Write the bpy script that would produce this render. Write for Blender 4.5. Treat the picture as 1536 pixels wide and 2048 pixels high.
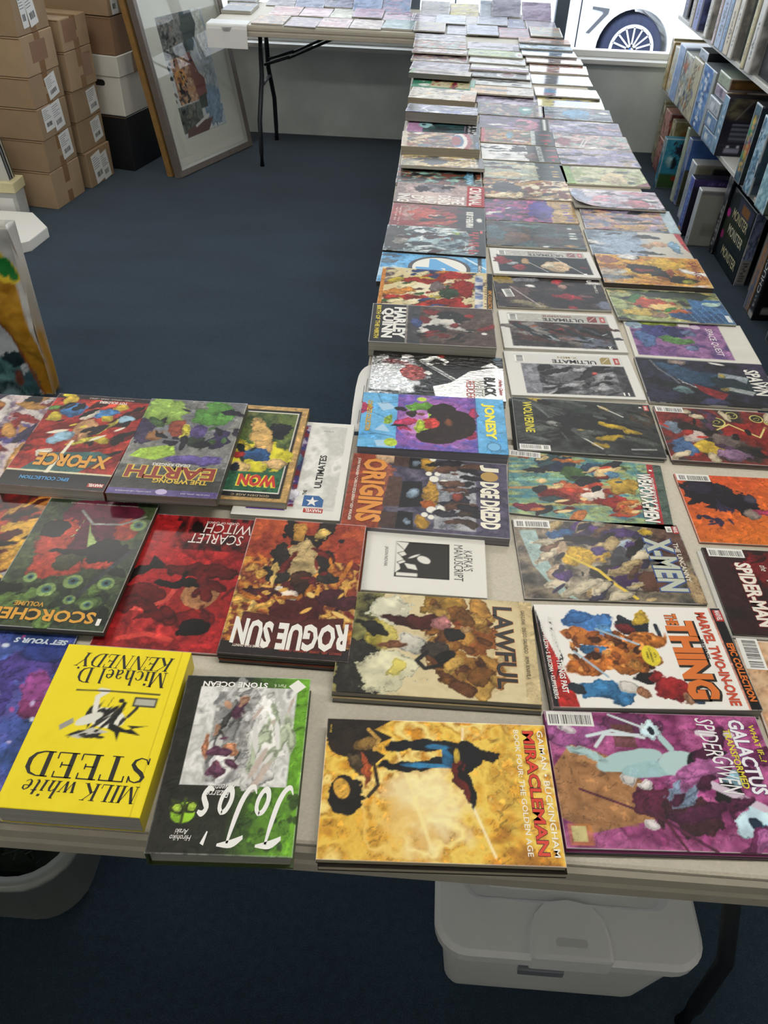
import bpy, bmesh, math, random
import numpy as np
from mathutils import Matrix, Vector

# ------------------------------------------------------------------ scene, camera, light
scene = bpy.context.scene
COL = scene.collection
for o in list(bpy.data.objects):
    bpy.data.objects.remove(o, do_unlink=True)

vs = scene.view_settings
vs.view_transform = 'Standard'
vs.look = 'None'
vs.gamma = 1.0
vs.use_curve_mapping = False
vs.exposure = 0.25

T = 0.74                                   # height of the table tops
CAM_H = 1.56036
cam_d = bpy.data.cameras.new('camera')
cam_d.sensor_fit = 'VERTICAL'
cam_d.sensor_height = 36.0
cam_d.lens = 27.834
cam_d.clip_start = 0.02
cam_d.clip_end = 200
cam = bpy.data.objects.new('camera', cam_d)
COL.objects.link(cam)
cr = Vector((0.99751223, 0.06278849, 0.03204608))
cu = Vector((-0.06535753, 0.65340652, 0.75418056))
cw = Vector((-0.02641474, 0.75439879, -0.65588469))
cam.matrix_world = Matrix(((cr.x, cu.x, -cw.x, 0), (cr.y, cu.y, -cw.y, 0), (cr.z, cu.z, -cw.z, CAM_H), (0, 0, 0, 1)))
scene.camera = cam

world = bpy.data.worlds.new('overcast_sky')
scene.world = world
world.use_nodes = True
bg = world.node_tree.nodes['Background']
bg.inputs['Color'].default_value = (0.86, 0.93, 1.0, 1)
bg.inputs['Strength'].default_value = 2.5
sun_d = bpy.data.lights.new('sun', 'SUN')
sun_d.energy = 0.9
sun_d.angle = 0.01
sun_d.color = (1.0, 0.96, 0.9)
sun = bpy.data.objects.new('sun', sun_d)
COL.objects.link(sun)
sun.rotation_euler = (math.radians(40), 0, math.radians(-12))   # over the shop, onto the street and the car

LAMP_STRENGTH = 12.5                        # ceiling fixtures, built further down
LAMP_COLOR = (1.0, 0.965, 0.90)

# ------------------------------------------------------------------ helpers
def lin(h):
    h = h.lstrip('#')
    out = []
    for i in (0, 2, 4):
        c = int(h[i:i + 2], 16) / 255
        out.append(c / 12.92 if c <= 0.04045 else ((c + 0.055) / 1.055) ** 2.4)
    return tuple(out)

MATS = {}
def new_mat(name):
    m = bpy.data.materials.new(name)
    m.use_nodes = True
    return m, m.node_tree, m.node_tree.nodes['Principled BSDF']

def mat(name, col, rough=0.5, metal=0.0, coat=0.0, spec=0.5, noise=0.0, nscale=20.0, bump=0.0, bscale=80.0, trans=0.0, alpha=1.0, emit=None, estr=0.0):
    if name in MATS:
        return MATS[name]
    m, nt, p = new_mat(name)
    c = lin(col) if isinstance(col, str) else col
    p.inputs['Base Color'].default_value = (*c, 1)
    p.inputs['Roughness'].default_value = rough
    p.inputs['Metallic'].default_value = metal
    p.inputs['Coat Weight'].default_value = coat
    p.inputs['Coat Roughness'].default_value = 0.12
    p.inputs['Specular IOR Level'].default_value = spec
    p.inputs['Transmission Weight'].default_value = trans
    p.inputs['Alpha'].default_value = alpha
    if emit:
        p.inputs['Emission Color'].default_value = (*emit, 1)
        p.inputs['Emission Strength'].default_value = estr
    if noise > 0 or bump > 0:
        tc = nt.nodes.new('ShaderNodeTexCoord')
    if noise > 0:
        nz = nt.nodes.new('ShaderNodeTexNoise')
        nz.inputs['Scale'].default_value = nscale
        nz.inputs['Detail'].default_value = 5
        nt.links.new(tc.outputs['Object'], nz.inputs['Vector'])
        mp = nt.nodes.new('ShaderNodeMapRange')
        mp.inputs['From Min'].default_value = 0.3
        mp.inputs['From Max'].default_value = 0.7
        mp.inputs['To Min'].default_value = 1 - noise
        mp.inputs['To Max'].default_value = 1 + noise
        nt.links.new(nz.outputs['Fac'], mp.inputs['Value'])
        mx = nt.nodes.new('ShaderNodeVectorMath')
        mx.operation = 'SCALE'
        mx.inputs[0].default_value = c
        nt.links.new(mp.outputs['Result'], mx.inputs['Scale'])
        nt.links.new(mx.outputs['Vector'], p.inputs['Base Color'])
    if bump > 0:
        nb = nt.nodes.new('ShaderNodeTexNoise')
        nb.inputs['Scale'].default_value = bscale
        nb.inputs['Detail'].default_value = 3
        nt.links.new(tc.outputs['Object'], nb.inputs['Vector'])
        bp = nt.nodes.new('ShaderNodeBump')
        bp.inputs['Strength'].default_value = bump
        bp.inputs['Distance'].default_value = 0.002
        nt.links.new(nb.outputs['Fac'], bp.inputs['Height'])
        nt.links.new(bp.outputs['Normal'], p.inputs['Normal'])
    MATS[name] = m
    return m

def print_mat(kind):
    """Printed card: the colour is the print itself, stored on the mesh as a colour attribute."""
    name = 'print_' + kind
    if name in MATS:
        return MATS[name]
    m, nt, p = new_mat(name)
    at = nt.nodes.new('ShaderNodeAttribute')
    at.attribute_name = 'Col'
    nt.links.new(at.outputs['Color'], p.inputs['Base Color'])
    rough, coat, crough, bump, bsc = {'matte': (0.65, 0.0, 0.3, 0, 1), 'satin': (0.5, 0.06, 0.25, 0, 1),
                                      'gloss': (0.45, 0.2, 0.18, 0.04, 14), 'bag': (0.5, 0.3, 0.16, 0.12, 11),
                                      'shine': (0.45, 1.0, 0.09, 0.16, 9), 'foil': (0.22, 0.6, 0.15, 0.25, 60)}[kind]
    p.inputs['Roughness'].default_value = rough
    p.inputs['Coat Weight'].default_value = coat
    p.inputs['Coat Roughness'].default_value = crough
    p.inputs['Specular IOR Level'].default_value = 0.3
    if kind == 'foil':
        p.inputs['Metallic'].default_value = 0.55
    if bump:
        tc = nt.nodes.new('ShaderNodeTexCoord')
        mp = nt.nodes.new('ShaderNodeMapping')
        mp.inputs['Scale'].default_value = (1, 2.2, 1)
        nt.links.new(tc.outputs['Object'], mp.inputs['Vector'])
        nb = nt.nodes.new('ShaderNodeTexNoise')
        nb.inputs['Scale'].default_value = bsc
        nb.inputs['Detail'].default_value = 2
        nt.links.new(mp.outputs['Vector'], nb.inputs['Vector'])
        bp = nt.nodes.new('ShaderNodeBump')
        bp.inputs['Strength'].default_value = bump
        bp.inputs['Distance'].default_value = 0.02
        nt.links.new(nb.outputs['Fac'], bp.inputs['Height'])
        nt.links.new(bp.outputs['Normal'], p.inputs['Normal'])
    MATS[name] = m
    return m

def ink(h):
    return mat('ink_' + h, h, rough=0.4, coat=0.1)

def page_mat(h='c9c6bc'):
    """Cut edges of a block of pages: thin streaks along the height."""
    name = 'pages_' + h
    if name in MATS:
        return MATS[name]
    m, nt, p = new_mat(name)
    tc = nt.nodes.new('ShaderNodeTexCoord')
    mp = nt.nodes.new('ShaderNodeMapping')
    mp.inputs['Scale'].default_value = (3, 3, 900)
    nt.links.new(tc.outputs['Object'], mp.inputs['Vector'])
    nz = nt.nodes.new('ShaderNodeTexNoise')
    nz.inputs['Scale'].default_value = 1.0
    nz.inputs['Detail'].default_value = 2
    nt.links.new(mp.outputs['Vector'], nz.inputs['Vector'])
    cr_ = nt.nodes.new('ShaderNodeValToRGB')
    c = lin(h)
    cr_.color_ramp.elements[0].position = 0.3
    cr_.color_ramp.elements[0].color = (c[0] * 0.6, c[1] * 0.6, c[2] * 0.6, 1)
    cr_.color_ramp.elements[1].position = 0.6
    cr_.color_ramp.elements[1].color = (*c, 1)
    nt.links.new(nz.outputs['Fac'], cr_.inputs['Fac'])
    nt.links.new(cr_.outputs['Color'], p.inputs['Base Color'])
    p.inputs['Roughness'].default_value = 0.8
    MATS[name] = m
    return m

def link(name, mesh, m=None, parent=None):
    o = bpy.data.objects.new(name, mesh)
    COL.objects.link(o)
    if m is not None and not mesh.materials:
        mesh.materials.append(m)
    if parent is not None:
        o.parent = parent
    return o

def empty(name, loc=(0, 0, 0), rot=(0, 0, 0)):
    o = bpy.data.objects.new(name, None)
    o.empty_display_size = 0.05
    COL.objects.link(o)
    o.location = loc
    o.rotation_euler = rot
    return o

def tag(o, label, cat, group=None, kind=None):
    o['label'] = label
    o['category'] = cat
    if group:
        o['group'] = group
    if kind:
        o['kind'] = kind
    return o

def struct(o):
    o['kind'] = 'structure'
    return o

class MB:
    """Collects shapes into one mesh."""
    def __init__(self):
        self.v = []
        self.f = []
    def box(self, x0, y0, z0, x1, y1, z1, M=None):
        b = len(self.v)
        for z in (z0, z1):
            for x, y in ((x0, y0), (x1, y0), (x1, y1), (x0, y1)):
                p = Vector((x, y, z))
                self.v.append(tuple(M @ p) if M else tuple(p))
        for q in ((0, 3, 2, 1), (4, 5, 6, 7), (0, 1, 5, 4), (1, 2, 6, 5), (2, 3, 7, 6), (3, 0, 4, 7)):
            self.f.append(tuple(b + i for i in q))
        return self
    def prism(self, pts, z0, z1, M=None, cap=True):
        """pts: closed outline (counter-clockwise) in xy, extruded along z."""
        b = len(self.v)
        n = len(pts)
        for z in (z0, z1):
            for x, y in pts:
                p = Vector((x, y, z))
                self.v.append(tuple(M @ p) if M else tuple(p))
        for i in range(n):
            j = (i + 1) % n
            self.f.append((b + i, b + j, b + n + j, b + n + i))
        if cap:
            self.f.append(tuple(b + n + i for i in range(n)))
            self.f.append(tuple(b + n - 1 - i for i in range(n)))
        return self
    def loft(self, rings, close=True, cap0=True, cap1=True):
        b = len(self.v)
        n = len(rings[0])
        for r in rings:
            self.v.extend([tuple(p) for p in r])
        for k in range(len(rings) - 1):
            for i in range(n if close else n - 1):
                j = (i + 1) % n
                self.f.append((b + k * n + i, b + k * n + j, b + (k + 1) * n + j, b + (k + 1) * n + i))
        if cap0:
            self.f.append(tuple(b + n - 1 - i for i in range(n)))
        if cap1:
            self.f.append(tuple(b + (len(rings) - 1) * n + i for i in range(n)))
        return self
    def tube(self, pts, r, n=10):
        pts = [Vector(p) for p in pts]
        rings = []
        for i, p in enumerate(pts):
            d = (pts[min(i + 1, len(pts) - 1)] - pts[max(i - 1, 0)]).normalized()
            a = d.cross(Vector((0, 0, 1)))
            if a.length < 1e-3:
                a = d.cross(Vector((1, 0, 0)))
            a.normalize()
            b_ = d.cross(a)
            rings.append([p + r * (math.cos(2 * math.pi * k / n) * a + math.sin(2 * math.pi * k / n) * b_) for k in range(n)])
        return self.loft(rings)
    def lathe(self, prof, n=32, M=None):
        rings = []
        for r, z in prof:
            ring = []
            for k in range(n):
                a = 2 * math.pi * k / n
                p = Vector((r * math.cos(a), r * math.sin(a), z))
                ring.append(M @ p if M else p)
            rings.append(ring)
        return self.loft(rings)
    def build(self, name, m, parent=None, bevel=0.0, smooth=False, seg=2):
        me = bpy.data.meshes.new(name)
        me.from_pydata(self.v, [], self.f)
        bm = bmesh.new()
        bm.from_mesh(me)
        bmesh.ops.recalc_face_normals(bm, faces=bm.faces)
        if bevel > 0:
            es = [e for e in bm.edges if len(e.link_faces) == 2 and e.calc_face_angle(0) > 0.5]
            bmesh.ops.bevel(bm, geom=es, offset=bevel, segments=seg, affect='EDGES', profile=0.6, clamp_overlap=True)
        bm.to_mesh(me)
        bm.free()
        if smooth:
            me.polygons.foreach_set('use_smooth', [True] * len(me.polygons))
            me.update()
        return link(name, me, m, parent)

def rrect(x0, y0, x1, y1, r, n=6, corners=(1, 1, 1, 1)):
    """Rounded rectangle outline, counter-clockwise. corners: bl, br, tr, tl."""
    out = []
    for (cx, cy, a0, sx, sy), on in zip(((x0, y0, 180, 1, 1), (x1, y0, 270, -1, 1), (x1, y1, 0, -1, -1), (x0, y1, 90, 1, -1)), corners):
        if not on:
            out.append((cx, cy))
            continue
        for k in range(n + 1):
            a = math.radians(a0 + 90 * k / n)
            out.append((cx + sx * r + r * math.cos(a), cy + sy * r + r * math.sin(a)))
    return out

# ------------------------------------------------------------------ printing: noise and painted colour
def _hash(ix, iy, s):
    n = (ix.astype(np.int64) * 374761393 + iy.astype(np.int64) * 668265263 + s * 974711 + 1013) & 0xffffffff
    n = ((n ^ (n >> 13)) * 1274126177) & 0xffffffff
    n = n ^ (n >> 16)
    return (n & 0xffff) / 65535.0

def vnoise(x, y, s):
    ix, iy = np.floor(x), np.floor(y)
    fx, fy = x - ix, y - iy
    fx, fy = fx * fx * (3 - 2 * fx), fy * fy * (3 - 2 * fy)
    a, b = _hash(ix, iy, s), _hash(ix + 1, iy, s)
    c, d = _hash(ix, iy + 1, s), _hash(ix + 1, iy + 1, s)
    return (a * (1 - fx) + b * fx) * (1 - fy) + (c * (1 - fx) + d * fx) * fy

def fbm(x, y, s, o=4):
    t, a, w = 0, 0.5, 0
    for k in range(o):
        t = t + a * vnoise(x * 2 ** k, y * 2 ** k, s + k * 17)
        w += a
        a *= 0.55
    return t / w

class Canvas:
    """Colours of one printed face. u runs right, v away from the viewer, both 0..1."""
    def __init__(self, w, d, res):
        self.w, self.d = w, d
        self.nx, self.ny = max(2, int(round(w / res))), max(2, int(round(d / res)))
        u = np.linspace(0, 1, self.nx + 1)
        v = np.linspace(0, 1, self.ny + 1)
        self.U, self.V = np.meshgrid(u, v)
        self.X, self.Y = self.U * w, self.V * d
        self.c = np.ones((self.ny + 1, self.nx + 1, 3))
        self.aa = res * 0.8
        s0 = int(w * 1e4 + d * 3e3) % 97
        self.WX = self.X + .016 * (fbm(self.X * 38 + s0, self.Y * 38, 11, 3) - .5) + .006 * (fbm(self.X * 130, self.Y * 130 + s0, 12, 3) - .5)
        self.WY = self.Y + .016 * (fbm(self.X * 38 + 31, self.Y * 38 + s0, 13, 3) - .5) + .006 * (fbm(self.X * 130 + 9, self.Y * 130, 14, 3) - .5)
        self.shade = fbm(self.X * 60 + 5, self.Y * 60 + s0, 15, 4)
    def put(self, a, col, alpha=1.0):
        a = np.clip(a, 0, 1)[..., None] * alpha
        self.c = self.c * (1 - a) + np.array(lin(col)) * a
    def run(self, ops):
        for op in ops:
            getattr(self, 'o_' + op[0])(*op[1:])
        return self.c
    def o_bg(self, col):
        self.c[:] = lin(col)
    def o_n(self, cols, sx=4, sy=3, seed=1, u0=0, v0=0, u1=1, v1=1, hard=1.6, alpha=1.0):
        """painterly noise through a list of colours, inside a rectangle"""
        q = fbm(self.U * sx + 7.3 * seed, self.V * sy + 3.1 * seed, seed)
        q2 = fbm(self.U * sx * 2.1 + q * 2, self.V * sy * 2.1 + 9 + q, seed + 5)
        t = np.clip(0.5 + (0.65 * q + 0.35 * q2 - 0.5) * hard * 1.5, 0, 0.9999) * (len(cols) - 1)
        i = t.astype(int)
        f = (t - i)[..., None]
        L = np.array([lin(c) for c in cols])
        col = L[i] * (1 - f) + L[np.minimum(i + 1, len(cols) - 1)] * f
        m = self.rmask(u0, v0, u1, v1)[..., None] * alpha
        self.c = self.c * (1 - m) + col * m
    def rmask(self, u0, v0, u1, v1):
        s = self.aa
        f = lambda x: np.clip(x / s + 0.5, 0, 1)
        return f(self.X - u0 * self.w) * f(u1 * self.w - self.X) * f(self.Y - v0 * self.d) * f(v1 * self.d - self.Y)
    def o_r(self, u0, v0, u1, v1, col, alpha=1.0):
        self.put(self.rmask(u0, v0, u1, v1), col, alpha)
    def o_g(self, c0, c1, du=1.0, dv=0.0, u0=0, v0=0, u1=1, v1=1, alpha=1.0):
        t = np.clip((self.U - u0) / max(u1 - u0, 1e-6) * du + (self.V - v0) / max(v1 - v0, 1e-6) * dv, 0, 1) if du + dv > 0 else np.clip(1 + self.U * du + self.V * dv, 0, 1)
        col = np.array(lin(c0)) * (1 - t[..., None]) + np.array(lin(c1)) * t[..., None]
        m = self.rmask(u0, v0, u1, v1)[..., None] * alpha
        self.c = self.c * (1 - m) + col * m
    def o_e(self, cu_, cv_, ru, rv, col, rough=0.25, ang=0.0, alpha=1.0, soft=0.0, seed=3):
        free = rough >= 0.15 and min(ru * self.w, rv * self.d) > .004
        dx, dy = (self.WX if free else self.X) - cu_ * self.w, (self.WY if free else self.Y) - cv_ * self.d
        a = math.radians(ang)
        px, py = dx * math.cos(a) + dy * math.sin(a), -dx * math.sin(a) + dy * math.cos(a)
        rx, ry = ru * self.w, rv * self.d
        r = np.sqrt((px / rx) ** 2 + (py / ry) ** 2)
        if rough:
            r = r + rough * 2.4 * (fbm(self.X * 75 + seed * 5 + cu_ * 9, self.Y * 75 + cv_ * 7, seed, 4) - 0.5)
        s = max(self.aa / min(rx, ry), soft)
        a = np.clip((1 - r) / s + 0.5, 0, 1) * alpha
        c0 = np.array(lin(col))
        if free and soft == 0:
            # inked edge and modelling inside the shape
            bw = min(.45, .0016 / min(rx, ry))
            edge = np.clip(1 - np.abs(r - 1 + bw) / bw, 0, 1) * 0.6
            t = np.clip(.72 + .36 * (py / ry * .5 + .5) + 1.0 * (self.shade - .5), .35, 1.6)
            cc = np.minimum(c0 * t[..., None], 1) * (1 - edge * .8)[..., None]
        else:
            cc = c0
        self.c = self.c * (1 - a[..., None]) + cc * a[..., None]
    def o_p(self, pts, col, alpha=1.0):
        X = [(p[0] * self.w, p[1] * self.d) for p in pts]
        dist = np.full(self.X.shape, 1e9)
        ins = np.zeros(self.X.shape, bool)
        n = len(X)
        for i in range(n):
            (ax, ay), (bx, by) = X[i], X[(i + 1) % n]
            ex, ey = bx - ax, by - ay
            t = np.clip(((self.X - ax) * ex + (self.Y - ay) * ey) / (ex * ex + ey * ey + 1e-12), 0, 1)
            dist = np.minimum(dist, np.hypot(self.X - ax - t * ex, self.Y - ay - t * ey))
            c = (ay > self.Y) != (by > self.Y)
            with np.errstate(divide='ignore', invalid='ignore'):
                xi = ax + (self.Y - ay) * ex / (ey if ey else 1e-12)
            ins ^= c & (self.X < xi)
        self.put(np.where(ins, dist, -dist) / self.aa + 0.5, col, alpha)
    def o_l(self, pts, wd, col, alpha=1.0):
        """line of width wd (metres)"""
        dist = np.full(self.X.shape, 1e9)
        for (a, b) in zip(pts[:-1], pts[1:]):
            ax, ay, bx, by = a[0] * self.w, a[1] * self.d, b[0] * self.w, b[1] * self.d
            ex, ey = bx - ax, by - ay
            t = np.clip(((self.X - ax) * ex + (self.Y - ay) * ey) / (ex * ex + ey * ey + 1e-12), 0, 1)
            dist = np.minimum(dist, np.hypot(self.X - ax - t * ex, self.Y - ay - t * ey))
        self.put((wd / 2 - dist) / self.aa + 0.5, col, alpha)
    def o_d(self, n, cols, u0=0, v0=0, u1=1, v1=1, size=0.012, seed=1, el=2.5, ang=None, rough=0.3):
        """n scattered brush daubs"""
        rg = random.Random(seed * 7919 + n)
        for k in range(n):
            a = rg.uniform(0, 180) if ang is None else ang + rg.uniform(-22, 22)
            s = size * rg.uniform(0.45, 1.5)
            e = rg.uniform(1.0, el)
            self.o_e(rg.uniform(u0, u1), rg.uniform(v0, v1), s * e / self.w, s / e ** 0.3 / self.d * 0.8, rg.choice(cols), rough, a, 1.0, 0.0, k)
    def detail(self, k, seed):
        """inked contour lines and tonal modelling of printed comic art; leaves white areas alone"""
        lum = self.c.mean(-1)
        m = np.clip((0.5 - lum) / 0.12, 0, 1) * k
        w1 = fbm(self.X * 40 + seed, self.Y * 40, seed + 1, 3)
        tone = fbm(self.X * 120 + 4 * w1, self.Y * 120 + seed, seed + 2, 3)
        self.c *= (1 + m * (tone - 0.5) * 1.1)[..., None]
        self.c *= (1 - k * .32 * np.clip(1 - lum / .28, 0, 1))[..., None]
        for q, (fr, wd) in enumerate(((48, .020), (95, .022))):
            r_ = np.abs(fbm(self.X * fr + 2.5 * w1 + q * 7, self.Y * fr + 1.5 * w1 + seed, seed + 9 + q, 3) - 0.5)
            ln = np.clip(1 - r_ / wd, 0, 1) * m * (0.75 if q == 0 else 0.5)
            self.c *= (1 - ln)[..., None]
        hl = np.clip((fbm(self.X * 85 + 3, self.Y * 85 + seed * 3, seed + 21, 3) - 0.66) / 0.05, 0, 1) * m * 0.35
        self.c = np.minimum(self.c * (1 + hl * 1.6)[..., None], 1)
    def o_t(self, u0, v0, u1, v1, n, col, seed=1, alpha=1.0):
        """a line of n marks too small to read: letter-sized bars along the longer side of the rectangle"""
        rg = random.Random(seed * 31 + n)
        lx, ly = (u1 - u0) * self.w, (v1 - v0) * self.d
        for k in range(n):
            a, b = k / n, (k + rg.uniform(.55, .8)) / n
            if rg.random() < .12:
                continue
            for _ in range(2):
                c, e = sorted((rg.choice((0, .4)), rg.choice((.6, 1))))
                f = rg.uniform(.4, .9)
                if lx > ly:
                    self.o_r(u0 + (u1 - u0) * a, v0 + (v1 - v0) * c, u0 + (u1 - u0) * (a + (b - a) * f), v0 + (v1 - v0) * e, col, alpha)
                else:
                    self.o_r(u0 + (u1 - u0) * c, v0 + (v1 - v0) * a, u0 + (u1 - u0) * e, v0 + (v1 - v0) * (a + (b - a) * f), col, alpha)

def grid_mesh(name, w, d, cv, hfun=None, th=0.0006):
    """Printed sheet centred on the origin, top at z = 0 (+ hfun), with a skirt of thickness th."""
    nx, ny = cv.nx, cv.ny
    n = (nx + 1) * (ny + 1)
    x = (cv.U - 0.5) * w
    y = (cv.V - 0.5) * d
    z = np.zeros_like(x) if hfun is None else hfun(cv.U, cv.V)
    top = np.stack([x, y, z], -1).reshape(-1, 3)
    idx = np.arange(n).reshape(ny + 1, nx + 1)
    q = np.stack([idx[:-1, :-1], idx[:-1, 1:], idx[1:, 1:], idx[1:, :-1]], -1).reshape(-1, 4)
    loop = np.concatenate([idx[0, :-1], idx[:-1, -1], idx[-1, :0:-1], idx[:0:-1, 0]])
    low = top[loop].copy()
    low[:, 2] -= th
    li = n + np.arange(len(loop))
    sk = np.stack([loop, li, np.roll(li, -1), np.roll(loop, -1)], -1)
    V = np.concatenate([top, low])
    Fc = np.concatenate([q, sk])
    me = bpy.data.meshes.new(name)
    me.vertices.add(len(V))
    me.vertices.foreach_set('co', V.astype(np.float32).ravel())
    me.loops.add(Fc.size)
    me.loops.foreach_set('vertex_index', Fc.astype(np.int32).ravel())
    me.polygons.add(len(Fc))
    me.polygons.foreach_set('loop_start', np.arange(0, Fc.size, 4, dtype=np.int32))
    me.update(calc_edges=True)
    ca = me.color_attributes.new('Col', 'FLOAT_COLOR', 'POINT')
    C = np.ones((len(V), 4), np.float32)
    flat = cv.c.reshape(-1, 3)
    C[:n, :3] = flat
    C[n:, :3] = flat[loop]
    ca.data.foreach_set('color', C.ravel())
    return me

# ------------------------------------------------------------------ lettering
_tc = {}
def text_geo(s, bold=0.0, shear=0.0):
    """(verts Nx2, faces) of a text scaled to the unit box 0..1 x 0..1"""
    k = (s, bold, shear)
    if k in _tc:
        return _tc[k]
    cd = bpy.data.curves.new('lettering', 'FONT')
    cd.body = s
    cd.resolution_u = 2
    cd.offset = bold
    cd.shear = shear
    ob = bpy.data.objects.new('lettering', cd)
    me = ob.to_mesh()
    V = np.array([v.co[:2] for v in me.vertices]) if len(me.vertices) else np.zeros((0, 2))
    Fc = [tuple(p.vertices) for p in me.polygons]
    ob.to_mesh_clear()
    bpy.data.objects.remove(ob)
    bpy.data.curves.remove(cd)
    if len(V):
        V = V - V.min(0)
        V = V / np.maximum(V.max(0), 1e-6)
    _tc[k] = (V, Fc)
    return _tc[k]

# hand-drawn alphabets for two covers: strokes are (points with widths), serifs are short thin bars
def _glyphs():
    K, k = .15, .045
    s = lambda x0, y0, x1, y1, w: [(x0, y0, w), (x1, y1, w)]
    f = lambda x, y, ln: [(x - ln / 2, abs(y - .018), .036), (x + ln / 2, abs(y - .018), .036)]
    q = K * .9
    G = {'M': (1.0, [s(.12, 0, .12, 1, k), s(.14, 1, .48, .04, K), s(.48, .04, .84, 1, k), s(.84, 0, .84, 1, K), f(.12, 0, .24), f(.84, 0, .32), f(.10, 1, .2), f(.88, 1, .24)]),
         'I': (.42, [s(.21, 0, .21, 1, K), f(.21, 0, .34), f(.21, 1, .34)]),
         'L': (.74, [s(.2, 0, .2, 1, K), f(.2, 1, .34), s(.04, .02, .66, .02, k), s(.65, .02, .66, .26, k)]),
         'K': (.92, [s(.2, 0, .2, 1, K), f(.2, 0, .34), f(.2, 1, .34), s(.25, .42, .72, .98, k), s(.38, .56, .8, .02, K), f(.74, 1, .26), f(.82, 0, .28)]),
         'S': (.68, [[(.56, .78, k), (.50, .92, k), (.34, .98, k), (.18, .91, .09), (.13, .76, .13), (.24, .60, K), (.42, .46, K), (.54, .29, .13), (.50, .13, .09), (.34, .02, k), (.16, .07, k), (.08, .24, k)], s(.57, .74, .57, 1, k), s(.08, 0, .08, .26, k)]),
         'T': (.84, [s(.41, 0, .41, 1, K), f(.41, 0, .36), s(.04, .98, .78, .98, k), s(.045, .76, .045, 1, k), s(.775, .76, .775, 1, k)]),
         'E': (.76, [s(.2, 0, .2, 1, K), s(.04, .98, .64, .98, k), s(.64, .76, .64, 1, k), s(.2, .5, .5, .5, k), s(.5, .39, .5, .61, k), s(.04, .02, .68, .02, k), s(.68, .02, .68, .27, k)]),
         'D': (.92, [s(.2, 0, .2, 1, K), [(.04, .98, k), (.4, .98, k), (.64, .88, .09), (.76, .66, K), (.76, .34, K), (.64, .12, .09), (.4, .02, k), (.04, .02, k)]]),
         'N': (.96, [s(.15, 0, .15, 1, k), s(.17, 1, .78, .02, K), s(.78, 0, .78, 1, k), f(.15, 0, .26), f(.78, 1, .26), f(.10, 1, .2)]),
         'Y': (.86, [s(.1, 1, .42, .45, K), s(.42, .45, .74, 1, k), s(.42, 0, .42, .46, K), f(.42, 0, .34), f(.12, 1, .3), f(.74, 1, .24)]),
         'i': (.36, [s(.17, 0, .17, .62, q), f(.17, 0, .28), f(.12, .62, .16), s(.17, .80, .17, .93, K)]),
         'c': (.54, [[(.44, .48, .09), (.36, .60, k), (.24, .62, k), (.12, .5, .1), (.10, .31, K), (.12, .13, .1), (.25, .02, k), (.38, .04, k), (.46, .14, k)]]),
         'h': (.66, [s(.14, 0, .14, 1, q), f(.14, 0, .28), f(.10, 1, .16), [(.18, .45, k), (.3, .6, k), (.42, .58, .1), (.47, .42, q), (.47, 0, q)], f(.47, 0, .26)]),
         'a': (.56, [[(.10, .48, .08), (.18, .6, k), (.30, .6, k), (.38, .5, .12), (.38, .06, .12), (.47, .01, k)], [(.36, .36, k), (.16, .28, .07), (.10, .16, .12), (.14, .04, .07), (.26, .04, k), (.36, .16, k)]]),
         'e': (.52, [s(.10, .36, .42, .36, k), [(.42, .36, .08), (.40, .52, .1), (.27, .62, k), (.13, .5, .1), (.10, .31, K), (.13, .12, .1), (.26, .02, k), (.42, .14, k)]]),
         'l': (.36, [s(.17, 0, .17, 1, q), f(.17, 0, .28), f(.13, 1, .16)]),
         'w': (.88, [s(.06, .62, .25, 0, q), s(.25, 0, .43, .62, k), s(.43, .62, .6, 0, q), s(.6, 0, .78, .62, k), f(.07, .62, .22), f(.43, .62, .2), f(.78, .62, .18)]),
         't': (.44, [s(.18, .1, .18, .85, q), s(.04, .6, .36, .6, k), [(.18, .12, .12), (.24, .02, .07), (.34, .06, k)]]),
         '.': (.24, [s(.1, 0, .1, .13, q)]), ' ': (.35, [])}
    B = {'J': (.72, [[(.10, .86, .05), (.40, .97, .10), (.86, 1.0, .03)], [(.56, .97, .05), (.52, .6, .10), (.44, .25, .11), (.30, .03, .09), (.14, -.02, .06), (.02, .10, .02)]]),
         'o': (.50, [[(.30, .46, .05), (.16, .40, .09), (.08, .22, .10), (.14, .06, .09), (.28, .03, .08), (.40, .18, .09), (.40, .36, .08), (.28, .47, .05)]]),
         "'": (.20, [[(.12, 1.0, .09), (.06, .78, .03)]]),
         's': (.44, [[(.38, .44, .04), (.22, .48, .08), (.12, .38, .09), (.24, .26, .09), (.33, .15, .09), (.22, .03, .08), (.04, .06, .03)]])}
    return G, B
SERIF, BRUSH = _glyphs()
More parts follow.
